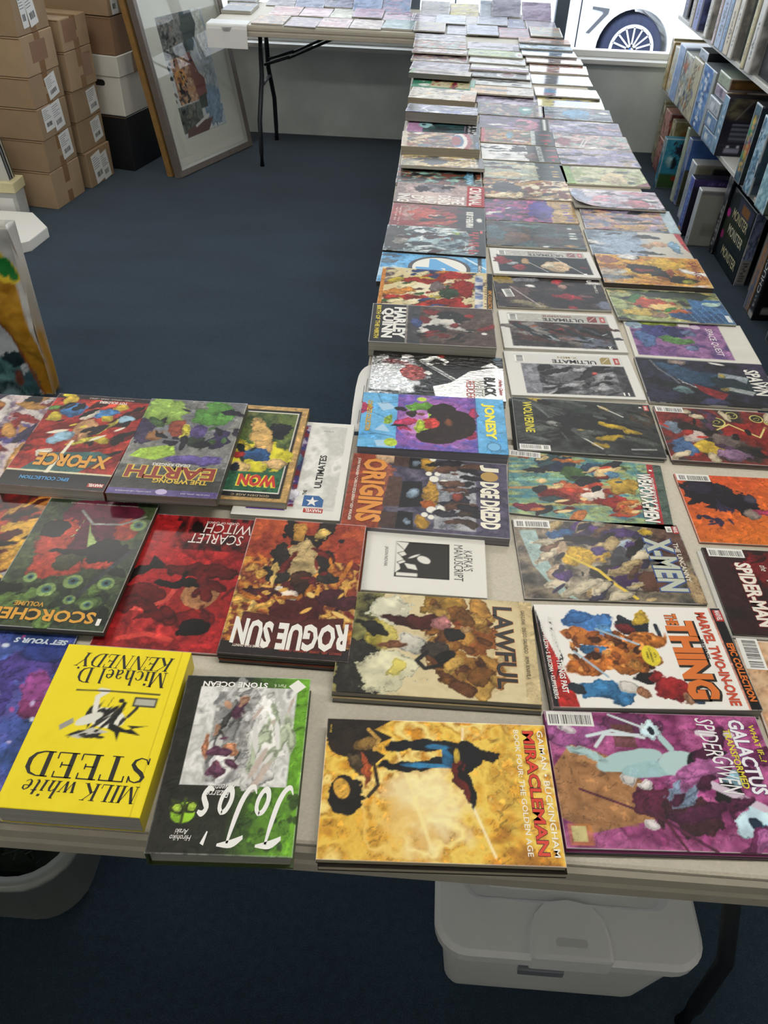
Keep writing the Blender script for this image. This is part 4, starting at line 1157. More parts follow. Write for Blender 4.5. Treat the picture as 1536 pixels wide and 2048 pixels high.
for q, (yy, dy, cc, nm) in enumerate(row3):
    proud = 0.0 if sum(lin(cc)) > .6 else .035
    c0 = lin(cc)
    def sh_(f):
        return ''.join('%02x' % int(max(0, min(255, int(cc[i:i + 2], 16) * f))) for i in (0, 2, 4))
    lab = '%s game box on the upper shelf, %s' % (nm, ('beside the window', 'spine with small print', 'thin spine', 'bright spine', 'face just visible', 'bright thin spine', 'set back between pale ones', 'thinnest spine', 'wide glossy spine', 'narrow glossy spine', 'wide matt spine', 'narrow pale spine', 'set back with a dim picture face', 'thin with a picture edge', 'tall shiny spine', 'with a gold ring emblem', 'nearest the viewer')[q])
    fo = [('n', [sh_(.7), sh_(.5), sh_(.9)], 3, 4, q + 60)]
    ftx = ()
    if nm == 'black':
        fo = [('bg', '141417'), ('e', .75, .42, .2, .18, '6b5a30', .05), ('e', .75, .42, .15, .135, '1c1a16', .05), ('d', 10, ['7a6838', '4a4026'], .6, .3, .9, .55, .02, 3), ('r', 0, .0, .55, .13, '24262c')]
        fo += [('t', .1, .07, .45, .11, 5, 'b9bcc2'), ('t', .15, .02, .4, .055, 4, 'b9bcc2')]
    if nm == 'dark olive':
        fo = [('n', ['4a4f44', '34382f', '6a5a4a', '2a2c28'], 3, 5, 7), ('e', .4, .35, .3, .1, '5e4438', .4), ('r', 0, 0, 1, .1, '22221f')]
    game(lab, 1.362 + proud, yy, z3, .27 - proud, dy, rg.uniform(.33, .38), cc, [('n', [sh_(.85), cc, sh_(1.08), sh_(.75)], 2, 7, q + 40, 0, 0, 1, 1, 1.2), ('d', 5, [sh_(.6), sh_(.75), sh_(1.1)], .2, .1, .8, .9, .008, q, 2.5), ('t', .35, .15, .65, .55, 8, sh_(.45) if sum(c0) > .6 else sh_(2.4))], fo, (), ftx, group=G3)

# sheet of paper hanging over the front of the window table
ps = empty('paper_sheet', (-1.10, 4.74, T))
tag(ps, 'white printed sheet hanging over the front edge of the window table', 'paper')
rings = []
prof = [(.13, .0022), (.03, .0022), (.012, .002), (.003, -.004), (-.003, -.02), (-.004, -.06), (-.006, -.108)]
MB().loft([[Vector((-.108, y, z)) for y, z in prof], [Vector((.108, y, z)) for y, z in prof]], close=False, cap0=False, cap1=False).build('sheet', mat('white_paper', 'eeeeec', .7), ps)
for q, (ln, z) in enumerate(((.055, -.012), (.045, -.019), (.035, -.026))):
    MB().box(-ln / 2, -.0068, z - .0006, ln / 2, -.0030, z + .0006).build('printed_line', M_grey, ps)
# ------------------------------------------------------------------ books and comics on the near table
GN = 'books laid out on the near table'
GL = 'comics in the left row of the long table'
GM = 'comics in the middle row of the long table'
GR = 'comics in the right-hand row of the long table'
GD = 'comics on the table under the window'
def tx(s, u, v, ln, ht, rot, col, **k):
    return (s, u, v, ln, ht, rot, col, k)
RED = 'b3231d'
def marvel(u, v, rot, s=1.0):
    """small red publisher tab with white letters"""
    a, b = (.016 * s, .0062 * s)
    return ('MARVEL', u, v, a, b * .72, rot, 'f2efe8', {'name': 'publisher_tab_lettering', 'b': .02})
FINE = .00135

# yellow book, lying upside down to the viewer
book('paperback_book', (-.410, .398, 0, .155, .219, .030, 0, 0),
     [('bg', 'edd81c'), ('n', ['ead416', 'f2df2c', 'e6cf14'], 5, 6, 2, 0, 0, 1, 1, 1, .6), ('l', [(.93, 0), (.93, 1)], .0012, 'd8c210'),
      # striped animal-like drawing, black and white
      ('e', .52, .535, .15, .060, 'e9e6d8', .08, -12), ('d', 26, ['23221f', '35342f'], .38, .50, .66, .575, .0035, 5, 4, 70), ('e', .40, .52, .10, .03, 'deddd0', .1, 30), ('p', [(.30, .49), (.22, .44), (.20, .47), (.28, .52)], '9a9890'),
      ('p', [(.58, .505), (.70, .47), (.85, .50), (.70, .495), (.82, .44), (.66, .455), (.66, .40), (.62, .45), (.56, .47)], '1d1c1a'), ('p', [(.45, .47), (.30, .41), (.38, .40), (.58, .45)], 'c8c6ba'), ('d', 10, ['2a2926'], .34, .41, .54, .455, .003, 7, 4, 20),
      ('l', [(.42, .57), (.40, .66), (.46, .70), (.40, .705)], .006, 'e4e1d4'), ('l', [(.60, .565), (.62, .63)], .005, '22211f'), ('e', .59, .645, .022, .014, '22211f', 0), ('l', [(.68, .55), (.72, .60), (.73, .63)], .004, '33322e'), ('r', .68, .615, .86, .675, '3a3935'), ('r', .695, .625, .845, .665, 'b5b3a4'),
      ('l', [(.22, .695), (.50, .702), (.86, .70)], .0022, '3a3526'), ('l', [(.36, .45), (.30, .40)], .0008, '22211f'), ('l', [(.5, .60), (.52, .66)], .0008, '22211f')],
     [tx('MILK', .745, .112, .060, .021, 180, '1d1b16', hand=SERIF, sh=.12), tx('white', .315, .112, .057, .021, 180, '1d1b16', hand=SERIF, sh=.22),
      tx('STEED', .52, .245, .133, .031, 180, '1d1b16', hand=SERIF), tx('Michael D.', .51, .795, .112, .023, 180, '1d1b16', hand=SERIF), tx('KENNEDY', .50, .90, .120, .022, 180, '1d1b16', hand=SERIF, sh=.25)],
     'thick yellow paperback with black lettering and a striped animal drawing', 'book', GN, FINE, 'matte', 'right', 'd9c518', 'bdbbb4')
# green hardcover
book('hardcover_book', (-.241, .364, .048, .150, .222, .026, 0, 0),
     [('g', '2e2d26', '5f9a26', 1, 0), ('g', '26261f', '2f3326', 1, 0, 0, 0, .5, 1), ('g', '2f3326', '6fae2a', 1, 0, .5, 0, 1, 1), ('d', 50, ['5d8f2c', '3d5a26'], .6, .02, 1, .36, .005, 4, 1.3, 90, .0), ('r', 0, 0, .075, 1, '2a2922'),
      ('r', .13, .345, .90, .93, 'd9d8d3'), ('n', ['d9d8d4', 'bcbcb8', 'ecebe8', '9a9a98'], 6, 7, 6, .13, .345, .90, .93, 2), ('n', ['d5d4d0', '8f8f8d', '5c5c5a', 'e8e8e6'], 8, 9, 9, .28, .36, .62, .90, 2.2, .7),
      ('d', 26, ['8a8a88', '4e4d4c', 'c8c7c4', 'f0efec'], .25, .36, .65, .90, .008, 8, 3, 70), ('e', .26, .56, .03, .09, 'b57a58', .3, 10), ('e', .45, .56, .05, .05, 'c08560', .3), ('e', .38, .42, .05, .05, '7a4a5c', .4), ('d', 10, ['8a5a78', '6a3f58', 'c4967a'], .3, .38, .6, .85, .006, 3, 2), ('e', .70, .6, .14, .24, 'eceae6', .5), ('d', 16, ['dcdad6', 'b9c4a8', 'e4e2de', 'c4b4a8'], .6, .38, .88, .88, .007, 12, 4, 80),
      ('e', .20, .20, .085, .055, '8fbf2a', .06), ('e', .15, .23, .05, .035, '3f4a1c', .2), ('e', .25, .23, .05, .035, '3f4a1c', .2), ('e', .15, .23, .03, .02, 'b5d84a', .2), ('e', .25, .23, .03, .02, 'b5d84a', .2), ('l', [(.2, .15), (.2, .27)], .003, '3f4a1c')],
     [tx("JoJo's", .63, .195, .100, .072, 180, 'efeeea', hand=BRUSH, sh=.22), tx('Bizarre', .42, .30, .025, .0085, 180, 'e9e8e4', sh=.3, name='title_lettering'), tx('Adventure', .44, .335, .030, .008, 180, 'e9e8e4', sh=.3),
      tx('STONE OCEAN', .40, .945, .078, .008, 180, 'efeeea', b=.03), tx('Part 6', .76, .945, .014, .005, 180, 'd8e4c0'), tx('Hirohiko', .22, .075, .022, .006, 180, 'efeeea', sh=.3), tx('Araki', .22, .105, .014, .006, 180, 'efeeea', sh=.3)],
     'green and black hardcover with a white picture panel and brush lettering', 'book', GN, FINE, 'gloss', 'left', '3c4a20', 'a7a69e', True,
     deco=(('poly', 'diamond_logo', [(.90, .90), (.97, .945), (.90, .99), (.83, .945)], 'eceae4'),))
# gold volume, two copies
mir_ops = [('n', ['b97a1c', 'e0a832', 'f0cf5c', 'd69a2c', 'f6e188', 'c8881f'], 5, 3.4, 3, 0, 0, 1, 1, 1.9), ('e', .44, .36, .16, .26, 'fdf3bc', .5, 0, .7, .9), ('e', .22, .20, .2, .22, 'e8b43c', .5, 0, .6, .8), ('e', .80, .5, .06, .4, 'b8862c', .5, 0, .5, .8),
      ('l', [(.3, .85), (.38, .5), (.47, .05)], .004, 'f8e8a0', .6), ('l', [(.62, .95), (.60, .55), (.72, .05)], .003, 'fff6d0', .6),
      ('p', [(0, .86), (0, 1), (.30, 1), (.22, .92), (.30, .86), (.20, .78), (.27, .72), (.16, .56), (.10, .70), (.03, .74)], '241c16'), ('e', .13, .70, .03, .13, '55452e', .3, 20), ('e', .10, .82, .07, .10, '33271c', .4), ('e', .20, .80, .05, .05, '8a6a34', .5), ('l', [(.19, .92), (.24, .84), (.22, .76)], .004, 'd8a850'),
      ('e', .10, .43, .075, .15, '1d1712', .2), ('e', .085, .47, .035, .075, 'd9a640', .1, 20), ('l', [(.15, .6), (.22, .66), (.24, .50), (.2, .42)], .004, '3a2c1c'), ('e', .175, .62, .018, .12, 'b5562c', .3),
      ('e', .46, .80, .19, .048, '12161e', .25), ('e', .42, .655, .20, .040, '12161e', .25), ('e', .62, .73, .085, .125, '10141b', .2), ('e', .44, .655, .11, .018, '2f7fb0', .4), ('e', .50, .80, .06, .02, '2c6f98', .4), ('e', .55, .70, .03, .07, '2f7fb0', .3), ('e', .585, .73, .012, .06, 'c8a838', .2), ('e', .73, .75, .045, .05, '1c1512', .6),
      ('e', .61, .50, .035, .15, '7e241c', .5, 10), ('e', .635, .48, .02, .14, '16110f', .5, 10), ('r', .012, .87, .028, .96, '1c1712')]
mir_tx = [tx('MIRACLEMAN', .917, .505, .150, .0128, -90, 'd5341b', b=.025, out='2a1510', ob=.03, grow=.001), tx('GAIMAN \u2022 BUCKINGHAM', .970, .505, .152, .0068, -90, 'f3eee0', b=.012), tx('BOOK FOUR: THE GOLDEN AGE', .862, .505, .152, .0060, -90, 'f3eee0', b=.012), tx('MATURE', .020, .915, .011, .0025, -90, 'd8b850')]
book('paperback_book', (-.066, .372, .045, .258, .170, .0085, 0, 0), [('bg', '2a2018')], [], 'lower copy of the golden volume, under the top one at the table edge', 'book', GN, .02, 'satin', 'far', '16120f', 'c2b9a2')
book('paperback_book', (-.068, .375, .045, .258, .170, .0085, .0088, .0088), mir_ops, mir_tx, 'golden softcover with red title, upper copy at the front table edge', 'book', GN, FINE, 'satin', 'far', '1c1814', 'b8ad94')
# beige volume with orange trees, two copies
law_ops = [('bg', 'c6b286'), ('n', ['c9b68c', 'd8c9a0', 'b9a274'], 4, 3, 4), ('n', ['3a3826', '6a673e', '8c8850', '2a2a1e', 'a8a468'], 4, 3, 5, 0, 0, .22, 1), ('e', .12, .25, .13, .3, '33312a', .4), ('e', .27, .82, .12, .17, 'd9d6bc', .35), ('e', .25, .22, .15, .2, 'd4d0ae', .4), ('e', .22, .55, .08, .14, 'b8a840', .5, 0, .8), ('e', .3, .25, .04, .1, 'c8b838', .5, 0, .8),
      ('e', .54, .90, .12, .13, 'a07a30', .5), ('e', .70, .60, .10, .20, '9c5a24', .5), ('e', .60, .28, .14, .18, '97682a', .5), ('e', .70, .20, .10, .1, 'a8622c', .5), ('e', .66, .78, .07, .07, 'a04c22', .5), ('d', 40, ['8a5a24', 'b8863c', '6e4220', 'c49a4c'], .45, .08, .8, .95, .012, 6, 1.6),
      ('e', .17, .62, .10, .05, '2f2c26', .3, -25), ('e', .34, .70, .13, .05, '4a1d18', .25, -12), ('e', .44, .72, .10, .08, '5a221c', .25), ('e', .52, .70, .06, .07, 'b87878', .3), ('e', .37, .50, .09, .09, 'c9c6b8', .3), ('e', .27, .47, .08, .03, '8a5a3c', .3), ('e', .50, .46, .07, .07, '4a4038', .3), ('e', .58, .60, .06, .06, '26221f', .3), ('e', .55, .40, .05, .05, '1e1c1a', .3), ('e', .655, .67, .03, .03, 'b89060', .3), ('l', [(.45, .42), (.40, .33), (.44, .26), (.52, .30)], .006, '26231f'), ('r', .93, 0, 1, 1, 'c0a978', .5)]
law_tx = [tx('LAWFUL', .842, .52, .136, .026, -90, '191715', b=.025, out='b06a2c', ob=.02, grow=.0015), tx('GREG PAK   DIEGO GALINDO   IRMA KNIIVILA', .948, .56, .115, .0052, -90, '3a3226')]
book('paperback_book', (-.074, .580, .008, .257, .168, .0095, 0, 0), [('bg', 'b8a478')], [], 'lower copy of the beige autumn volume, under the top one', 'book', GN, .02, 'satin', 'far', '5a564c', '8f8d86')
book('paperback_book', (-.075, .582, .008, .257, .168, .0095, .0098, .0098), law_ops, law_tx, 'beige softcover with autumn trees and tall black title, upper copy', 'book', GN, FINE, 'satin', 'far', '5a5548', '8f8d86')
# small white book
book('paperback_book', (-.055, .765, 0, .178, .128, .008, 0, 0), [('bg', 'e4e2da'), ('r', .252, .235, .70, .815, '1c1b19'), ('r', .262, .25, .69, .80, '3d3c39'), ('p', [(.255, .81), (.36, .80), (.32, .66), (.345, .60), (.30, .56), (.34, .48), (.29, .44), (.30, .36), (.258, .30)], 'e2e0d8'), ('l', [(.26, .78), (.335, .66), (.27, .62), (.335, .52), (.27, .47), (.31, .4)], .0012, '2a2927'), ('r', .27, .255, .44, .305, 'e2e0d8'), ('e', .49, .53, .055, .05, 'e2e0d8', .12, -30), ('e', .41, .58, .05, .016, 'e2e0d8', .1, 30), ('p', [(.33, .46), (.42, .44), (.44, .36), (.36, .38)], 'e2e0d8')],
     [tx("KAFKA'S", .855, .56, .043, .0135, -90, '1d1c1b', b=.0), tx('MANUSCRIPT', .775, .52, .075, .0135, -90, '1d1c1b', b=.0), tx('JASON NOVAK', .175, .55, .042, .0065, -90, '1d1c1b')],
     'small white paperback with a dark square drawing and hand lettering', 'book', GN, FINE, 'matte', 'far', 'dcdad2', 'd8d6ce')
# rust and purple volume
book('paperback_book', (-.097, .888, -.022, .258, .184, .016, 0, 0),
     [('n', ['4a4660', '5c566e', '3c384e', '6a6478'], 5, 4, 3), ('n', ['8a8c92', 'b4b6b8', '6c6e78'], 5, 4, 6, .55, .05, .80, .95, 1.4, .8), ('r', 0, 0, .22, 1, '8a3726'), ('n', ['8f3a28', 'a04a30', '7a2e22'], 4, 4, 5, 0, 0, .24, 1, 1.2, .7), ('e', .25, .95, .1, .07, 'c9a888', .5), ('e', .25, .62, .05, .2, 'a8604a', .5),
      ('p', [(.23, .28), (.25, .70), (.33, .70), (.36, .30)], '5a4038'), ('p', [(.27, .86), (.27, 1), (.38, 1), (.40, .84)], '4e3a34'), ('p', [(.22, .02), (.23, .22), (.34, .22), (.36, .02)], '4e3a34'), ('p', [(.33, .28), (.34, .64), (.46, .66), (.48, .32)], '16181e'), ('p', [(.37, .83), (.37, 1), (.46, 1), (.47, .83)], '16181e'), ('p', [(.32, .02), (.33, .24), (.42, .23), (.43, .02)], '16181e'),
      ('e', .41, .48, .035, .06, '7d8fa0', .3), ('e', .415, .92, .025, .045, '7d8fa0', .3), ('e', .385, .12, .025, .045, '7d8fa0', .3), ('e', .52, .50, .05, .15, 'b48a34', .35), ('e', .50, .90, .05, .10, 'b0862f', .35), ('e', .48, .12, .045, .08, 'b0862f', .35), ('e', .50, .36, .03, .06, 'c86a2a', .4),
      ('p', [(.57, .36), (.57, .62), (.63, .60), (.64, .38)], '8c9098'), ('e', .60, .93, .02, .07, '8c9098', .2), ('e', .59, .10, .02, .06, '8c9098', .2), ('e', .535, .705, .03, .042, 'e8e6dc', .05), ('e', .60, .665, .03, .04, 'e8e6dc', .05), ('e', .53, .285, .03, .042, 'e8e6dc', .05), ('e', .59, .31, .028, .04, 'e8e6dc', .05), ('e', .52, .99, .02, .03, 'e8e6dc', .05), ('e', .49, .215, .02, .03, 'e8e6dc', .05), ('e', .53, .19, .02, .03, 'e8e6dc', .05), ('e', .50, .775, .02, .03, 'e8e6dc', .05), ('e', .555, .78, .02, .03, 'e8e6dc', .05),
      ('d', 30, ['2c2a38', '4a3a30', '6c4a3c', '1e1c26'], .60, .05, .80, .95, .010, 8, 2.4, 0), ('e', .68, .47, .03, .05, '8a3f34', .3)],
     [tx('J', .885, .915, .018, .031, -90, 'e6e1cd', b=.05), tx('DGE DREDD', .885, .405, .115, .031, -90, 'e6e1cd', b=.05), tx('ORIGINS', .155, .50, .160, .040, -90, 'd98a2a', b=.04, out='7a3a1c', ob=.03, grow=.001), tx('JOHN WAGNER * CARLOS EZQUERRA * KEV WALKER', .045, .50, .158, .0062, -90, 'e9e3d4', b=.015)],
     'rust and purple softcover with a big orange word and rounded dark shapes', 'book', GN, FINE, 'satin', 'far', '4a4256', '8a8890', deco=(('disc', 'gold_badge', .885, .795, .0145, .0125, 'a98534'),))
# printed leaflet with a rounded corner under the foil and the bright blue book
lf = MB().prism([(-.107, 1.156), (.06, 1.156), (.06, 1.392), (-.082, 1.392)] + [(-.082 + .027 * math.cos(math.radians(a)) - .0, 1.330 + .060 * math.sin(math.radians(a))) for a in (100, 115, 130, 145, 160, 172)] + [(-.110, 1.30), (-.1095, 1.23)], T + .0002, T + .0010).build('leaflet', mat('leaflet_paper', 'd3d3cf', .45))
tag(lf, 'white leaflet with a rounded corner sticking out under two books', 'leaflet')
for q, (x, y0, y1) in enumerate(((-.0905, 1.255, 1.335), (-.0945, 1.25, 1.31), (-.0935, 1.185, 1.23), (-.0965, 1.18, 1.225))):
    MB().box(x, y0, T + .0010, x + .0014, y1, T + .0012).build('fine_print', ink('6b6d70'), lf)
# bright blue volume
book('paperback_book', (-.0885, 1.079, .010, .257, .169, .024, .0012, .0012),
     [('bg', '58a4d8'), ('n', ['4f9cd4', '6cb4e2', '5aa6da'], 4, 3, 3), ('r', .25, .0, .80, 1, '6f55a4'), ('n', ['6a52a2', '8a5aa8', '5a58b4', '9a6cb0'], 4, 4, 4, .25, 0, .8, 1), ('e', .52, .5, .27, .42, '9a62ae', .08), ('e', .50, .5, .20, .34, 'b47ab8', .08), ('d', 12, ['c83a68', 'd0487c', '7a3a80', 'a4cc3c'], 0, 0, .85, 1, .014, 12, 1.5),
      ('p', [(.10, .80), (.18, .83), (.24, .72), (.15, .66)], 'a8cbe4'), ('p', [(.10, .30), (.16, .42), (.21, .28)], 'a8cbe4'), ('p', [(.11, .12), (.21, .14), (.23, .02), (.13, .02)], 'a8cbe4'), ('l', [(0, .66), (.08, .62), (.2, .5)], .0012, '244a80'), ('l', [(0, .2), (.12, .24), (.24, .2)], .0012, '244a80'), ('l', [(.1, 1), (.14, .8), (.25, .84)], .0012, '244a80'),
      ('e', .42, .78, .10, .09, '6faf3c', .2, 20), ('e', .56, .72, .10, .14, '30201c', .15), ('e', .63, .47, .17, .27, '2c1d1a', .10), ('e', .52, .24, .14, .13, '2c1d1a', .12), ('e', .48, .47, .06, .10, 'd4463c', .15), ('e', .41, .42, .03, .11, 'b4cc3c', .15), ('e', .36, .64, .05, .06, '3a2a2a', .2), ('e', .28, .72, .05, .04, '22201f', .2), ('e', .28, .40, .06, .03, '22201f', .2), ('e', .62, .50, .03, .06, '9a5c3c', .15), ('e', .43, .62, .03, .025, '9a5c3c', .2), ('e', .42, .92, .035, .04, 'b8d040', .1), ('e', .22, .10, .045, .07, 'b8d040', .1), ('r', .795, 0, .80, 1, '2f5f9c')],
     [tx('JONESY', .885, .57, .112, .024, -90, 'efe63a', b=.05, out='4a8ac0', ob=.02), tx('COMPLETE COLLECTION', .055, .56, .095, .009, -90, 'e9c43c', b=.02, out='8a4a2c', ob=.03, grow=.0006)],
     'bright blue and purple softcover with yellow title and a green patch', 'book', GN, FINE, 'satin', 'far', '4a2430', '8a8894', deco=(('disc', 'round_stamp', .905, .115, .0125, .0125, '3f7ca8'), ('disc', 'round_stamp_face', .905, .115, .0105, .0105, '6cb4e0', .0003)))
# foil book
book('paperback_book', (-.084, 1.259, 0, .259, .161, .015, .0012, .0012),
     [('bg', '1b1b1c'), ('e', .12, .40, .24, .38, 'd6d8d8', .45, 0, 1, .4), ('e', .25, .72, .1, .12, 'a8aaac', .5, 0, .7, .6), ('r', 0, .06, .24, .10, '3a3a3c', .8), ('e', .31, .52, .09, .19, '9c4a48', .25), ('e', .17, .75, .10, .05, '9a4446', .4, 0, .7), ('e', .48, .83, .10, .09, 'e4e2dc', .2), ('e', .50, .80, .05, .05, '1c1c1c', .3), ('e', .42, .55, .03, .05, 'e4e2dc', .2), ('l', [(.38, .80), (.66, .36)], .010, '9a9a98'), ('l', [(.38, .79), (.66, .35)], .002, '2c2c2c'), ('p', [(.74, .62), (.60, .34), (.47, .24), (.49, 0), (1, 0), (1, .74), (.90, .72)], 'e6e5df'), ('p', [(.83, .74), (.97, .74), (.91, .85)], 'e6e5df'), ('e', .27, .88, .05, .05, 'd8d6d2', .4), ('e', .53, .93, .03, .04, 'a8302c', .3)],
     [tx('BLACK', .888, .30, .066, .023, -90, '1c1b1b', b=.05), tx('WHITE', .810, .26, .058, .019, -90, 'e6e5df', b=.02, out='2a2a2a', ob=.04, grow=.001), tx('REDDER', .745, .22, .062, .016, -90, 'a8231f', sh=.2), tx('Harley Quinn', .965, .30, .056, .0095, -90, 'a8231f', sh=.3, b=.02)],
     'shiny foil softcover in black and silver with a white corner', 'book', GL, FINE, 'foil', 'far', '2a2a2c', 'a9a8a4', deco=(('disc', 'round_publisher_logo', .955, .945, .008, .005, '3f5a68'),))

# portrait volumes lying upside down on the left part
book('paperback_book', (-.268, .903, 0, .169, .258, .011, 0, 0), [('bg', 'e0dfd8'), ('n', ['dddcd5', 'c4c3bd', 'e9e8e2', 'b4b3ad'], 4, 5, 5, .5, .08, .93, .96, 1.4), ('r', .12, .10, .50, .96, '8a3a4c'), ('n', ['a8303c', '7a4a9c', 'c8c4d8', '5a2f78', '2c4a80', '8a2a34'], 4, 7, 6, .12, .10, .55, .96, 2), ('e', .35, .85, .16, .10, 'a82a34', .4), ('e', .40, .55, .15, .12, '6fa0c0', .4), ('e', .25, .33, .16, .12, 'd9d4e4', .4), ('r', .12, .06, .48, .2, '5c3f98'), ('e', .45, .20, .12, .06, 'e8e6f4', .5)],
     [tx('ULTIMATES', .74, .46, .088, .012, 90, '22211f', b=.03), tx('THE', .63, .24, .012, .006, 90, '22211f', b=.03), tx('MARVEL', .74, .075, .026, .0075, 180, 'f2efe8', b=.02, out=None), tx('FIX THE WORLD', .74, .90, .018, .004, 180, '4a4f58')],
     'white softcover with red and purple panel and a blue star emblem', 'book', GN, FINE, 'satin', 'right', 'd0cfc8', 'c4c2b8', deco=(('poly', 'publisher_tab', [(.65, .055), (.83, .055), (.83, .095), (.65, .095)], 'b3261f'), ('poly', 'emblem_shield', [(.63, .11), (.82, .11), (.82, .18), (.77, .215), (.63, .215)], '2f5f98'), ('poly', 'emblem_star', [(.715, .205), (.730, .172), (.775, .172), (.738, .152), (.752, .118), (.715, .138), (.678, .118), (.692, .152), (.655, .172), (.700, .172)], 'ecebe6', .0004)))
book('paperback_book', (-.362, .922, -.004, .178, .262, .013, .0113, .0113), [('bg', 'b8955c'), ('r', .06, .03, .94, .955, '17191a'), ('r', .085, .075, .915, .93, 'e0ded2'), ('r', .095, .085, .905, .92, '2f6a4a'), ('n', ['4a6a34', '6c7a3c', '38502c', '8a8a48'], 4, 5, 5, .095, .50, .905, .92), ('e', .55, .42, .35, .18, 'd9cf34', .3), ('e', .62, .64, .10, .20, 'd8b06c', .2, 25), ('e', .60, .45, .16, .08, '2f5a8c', .25), ('e', .42, .44, .1, .05, 'a8322c', .4), ('e', .50, .30, .12, .05, 'd8b878', .3), ('e', .45, .30, .05, .035, '1c2434', .3), ('e', .80, .36, .10, .05, 'd8b47c', .3, 20), ('e', .78, .72, .10, .10, '22242c', .4), ('d', 14, ['b03a2c', '2f4f80', 'd8c03c', '1e2a24'], .1, .35, .6, .6, .009, 6, 2), ('r', .095, .085, .905, .27, '2f6a4a')],
     [tx('WON', .70, .19, .062, .030, 180, 'c22f22', b=.05, out='d9cf34', ob=.05, offs=((-.0015, -.0012),), grow=.002), tx('GOLDEN AGE C', .67, .047, .060, .0045, 180, 'c9b48c')],
     'tan-bordered softcover with red and yellow lettering on green', 'book', GN, FINE, 'satin', 'right', '8a7550', 'b5b2a6')
book('paperback_book', (-.456, .899, .012, .170, .262, .016, .0246, .0246), [('n', ['5f5f5d', '7a7a76', '8c8c86', '6a6a68'], 4, 5, 3), ('p', [(0, 1), (0, .62), (.5, .42), (.9, .72), (1, 1)], '75757a'), ('e', .20, .86, .22, .15, '8fae52', .25), ('e', .70, .85, .20, .15, '5f9a44', .25), ('e', .50, .95, .12, .06, '8a8a86', .3), ('e', .05, .66, .10, .10, '3c3050', .3), ('e', .12, .56, .10, .07, '4a4060', .3), ('e', .22, .58, .08, .06, 'a8764a', .4), ('e', .40, .68, .10, .09, '9a4a34', .4), ('e', .48, .62, .04, .1, 'c4b83c', .4), ('e', .62, .54, .10, .08, '33402c', .25), ('e', .62, .64, .10, .06, '5a4a80', .3), ('e', .85, .58, .10, .10, '3c3058', .35), ('p', [(.05, .36), (.12, .44), (.42, .50), (.48, .40), (.3, .33)], '9fbf4a'), ('e', .68, .35, .26, .055, '6a5aa0', .15), ('n', ['525250', '666663', '45463f'], 4, 3, 7, 0, .0, 1, .28), ('r', 0, .0, 1, .055, '5f4f8c'), ('r', 0, .055, 1, .16, '33332f', .7), ('d', 14, ['22222a', '4a6a3a', '2a2436'], .0, .5, 1, .95, .009, 8, 2)],
     [tx('EARTH', .50, .215, .140, .030, 180, '8a2a1c', b=.03, out='d8c04a', ob=.05, grow=.003), tx('THE WRONG', .62, .135, .085, .011, 180, 'd8b83c', b=.03), tx('DEAD RINGERS', .48, .29, .060, .0070, 180, 'e2e0d8', b=.02), tx('TOM PEYER \u2022 JAMAL IGLE', .80, .028, .045, .0035, 180, 'd8d4e4'), tx('JUAN CASTRO \u2022 LEE LOUGHRIDGE', .24, .028, .055, .0035, 180, 'd8d4e4')],
     'grey and green softcover with dark red title, overlapping the tan-bordered book', 'book', GN, FINE, 'gloss', 'right', '4f4f4c', '9a9892', deco=(('disc', 'round_logo', .49, .035, .009, .0065, 'b8a8d0'),))
book('paperback_book', (-.636, .916, -.012, .170, .260, .029, 0, 0), [('n', ['a8261f', 'c23a2a', '8a1f1c', 'b0342a', '6a1818'], 4, 5, 3), ('d', 22, ['4a1614', '8a1c1a', 'd04a34'], 0, .3, 1, 1, .014, 3, 4, 45), ('r', 0, .95, 1, 1, '2a2426'), ('e', .12, .985, .07, .02, 'd9cf2c', .05), ('e', .15, .93, .07, .05, 'd8b83c', .3), ('e', .72, .86, .08, .05, 'd8b83c', .3), ('e', .26, .82, .12, .08, '3f7cb8', .25, 25), ('e', .60, .79, .14, .05, '4a86c0', .25, 20), ('e', .30, .84, .05, .06, '141820', .3), ('e', .05, .84, .10, .03, '6a9a4a', .3), ('e', .12, .72, .08, .05, 'd0b83c', .4), ('e', .50, .60, .12, .12, 'c49468', .3), ('e', .44, .50, .07, .05, 'b0684c', .4), ('e', .30, .50, .14, .05, '8fb4c8', .35, 40), ('e', .60, .48, .05, .06, '1c1a1c', .4), ('e', .65, .74, .06, .03, 'd8c03c', .3), ('e', .72, .50, .08, .04, 'd8c03c', .3, -20), ('e', .85, .74, .09, .04, '9cc0d4', .3), ('d', 20, ['1c1618', 'd8c84a', '2c2024', 'e4dcc8'], .1, .3, .95, .9, .008, 5, 3, 40), ('p', [(.12, .16), (.36, .10), (.60, .10), (.88, .34), (.76, .38), (.3, .34)], '3f6a68'), ('r', 0, .125, 1, .16, 'e0d8b4'), ('r', 0, 0, 1, .145, '121214'), ('p', [(.36, .14), (.40, .14), (.46, .48), (.43, .48)], 'e8e2c8')],
     [tx('X-FORCE', .56, .27, .120, .034, 180, 'd99a34', b=.04, out='3a1c14', ob=.04), tx('EPIC COLLECTION', .40, .085, .078, .0085, 180, '4a94cc', b=.03), tx('MARVEL', .90, .05, .023, .0072, 180, 'f2efe8', b=.03), tx('TOY SOLDIERS', .62, .925, .050, .0075, 180, 'ecdcd4', b=.04), tx('NICIEZA \u2022 CAPULLO \u2022 DANIEL \u2022 LIEFELD', .58, .963, .080, .0035, 180, 'e4ccc4')],
     'thick red softcover with black band and light blue series lettering', 'book', GN, FINE, 'gloss', 'right', '6a1c1a', 'c9c7c0', deco=(('poly', 'publisher_tab', [(.825, .032), (.975, .032), (.975, .068), (.825, .068)], 'b3261f'),))
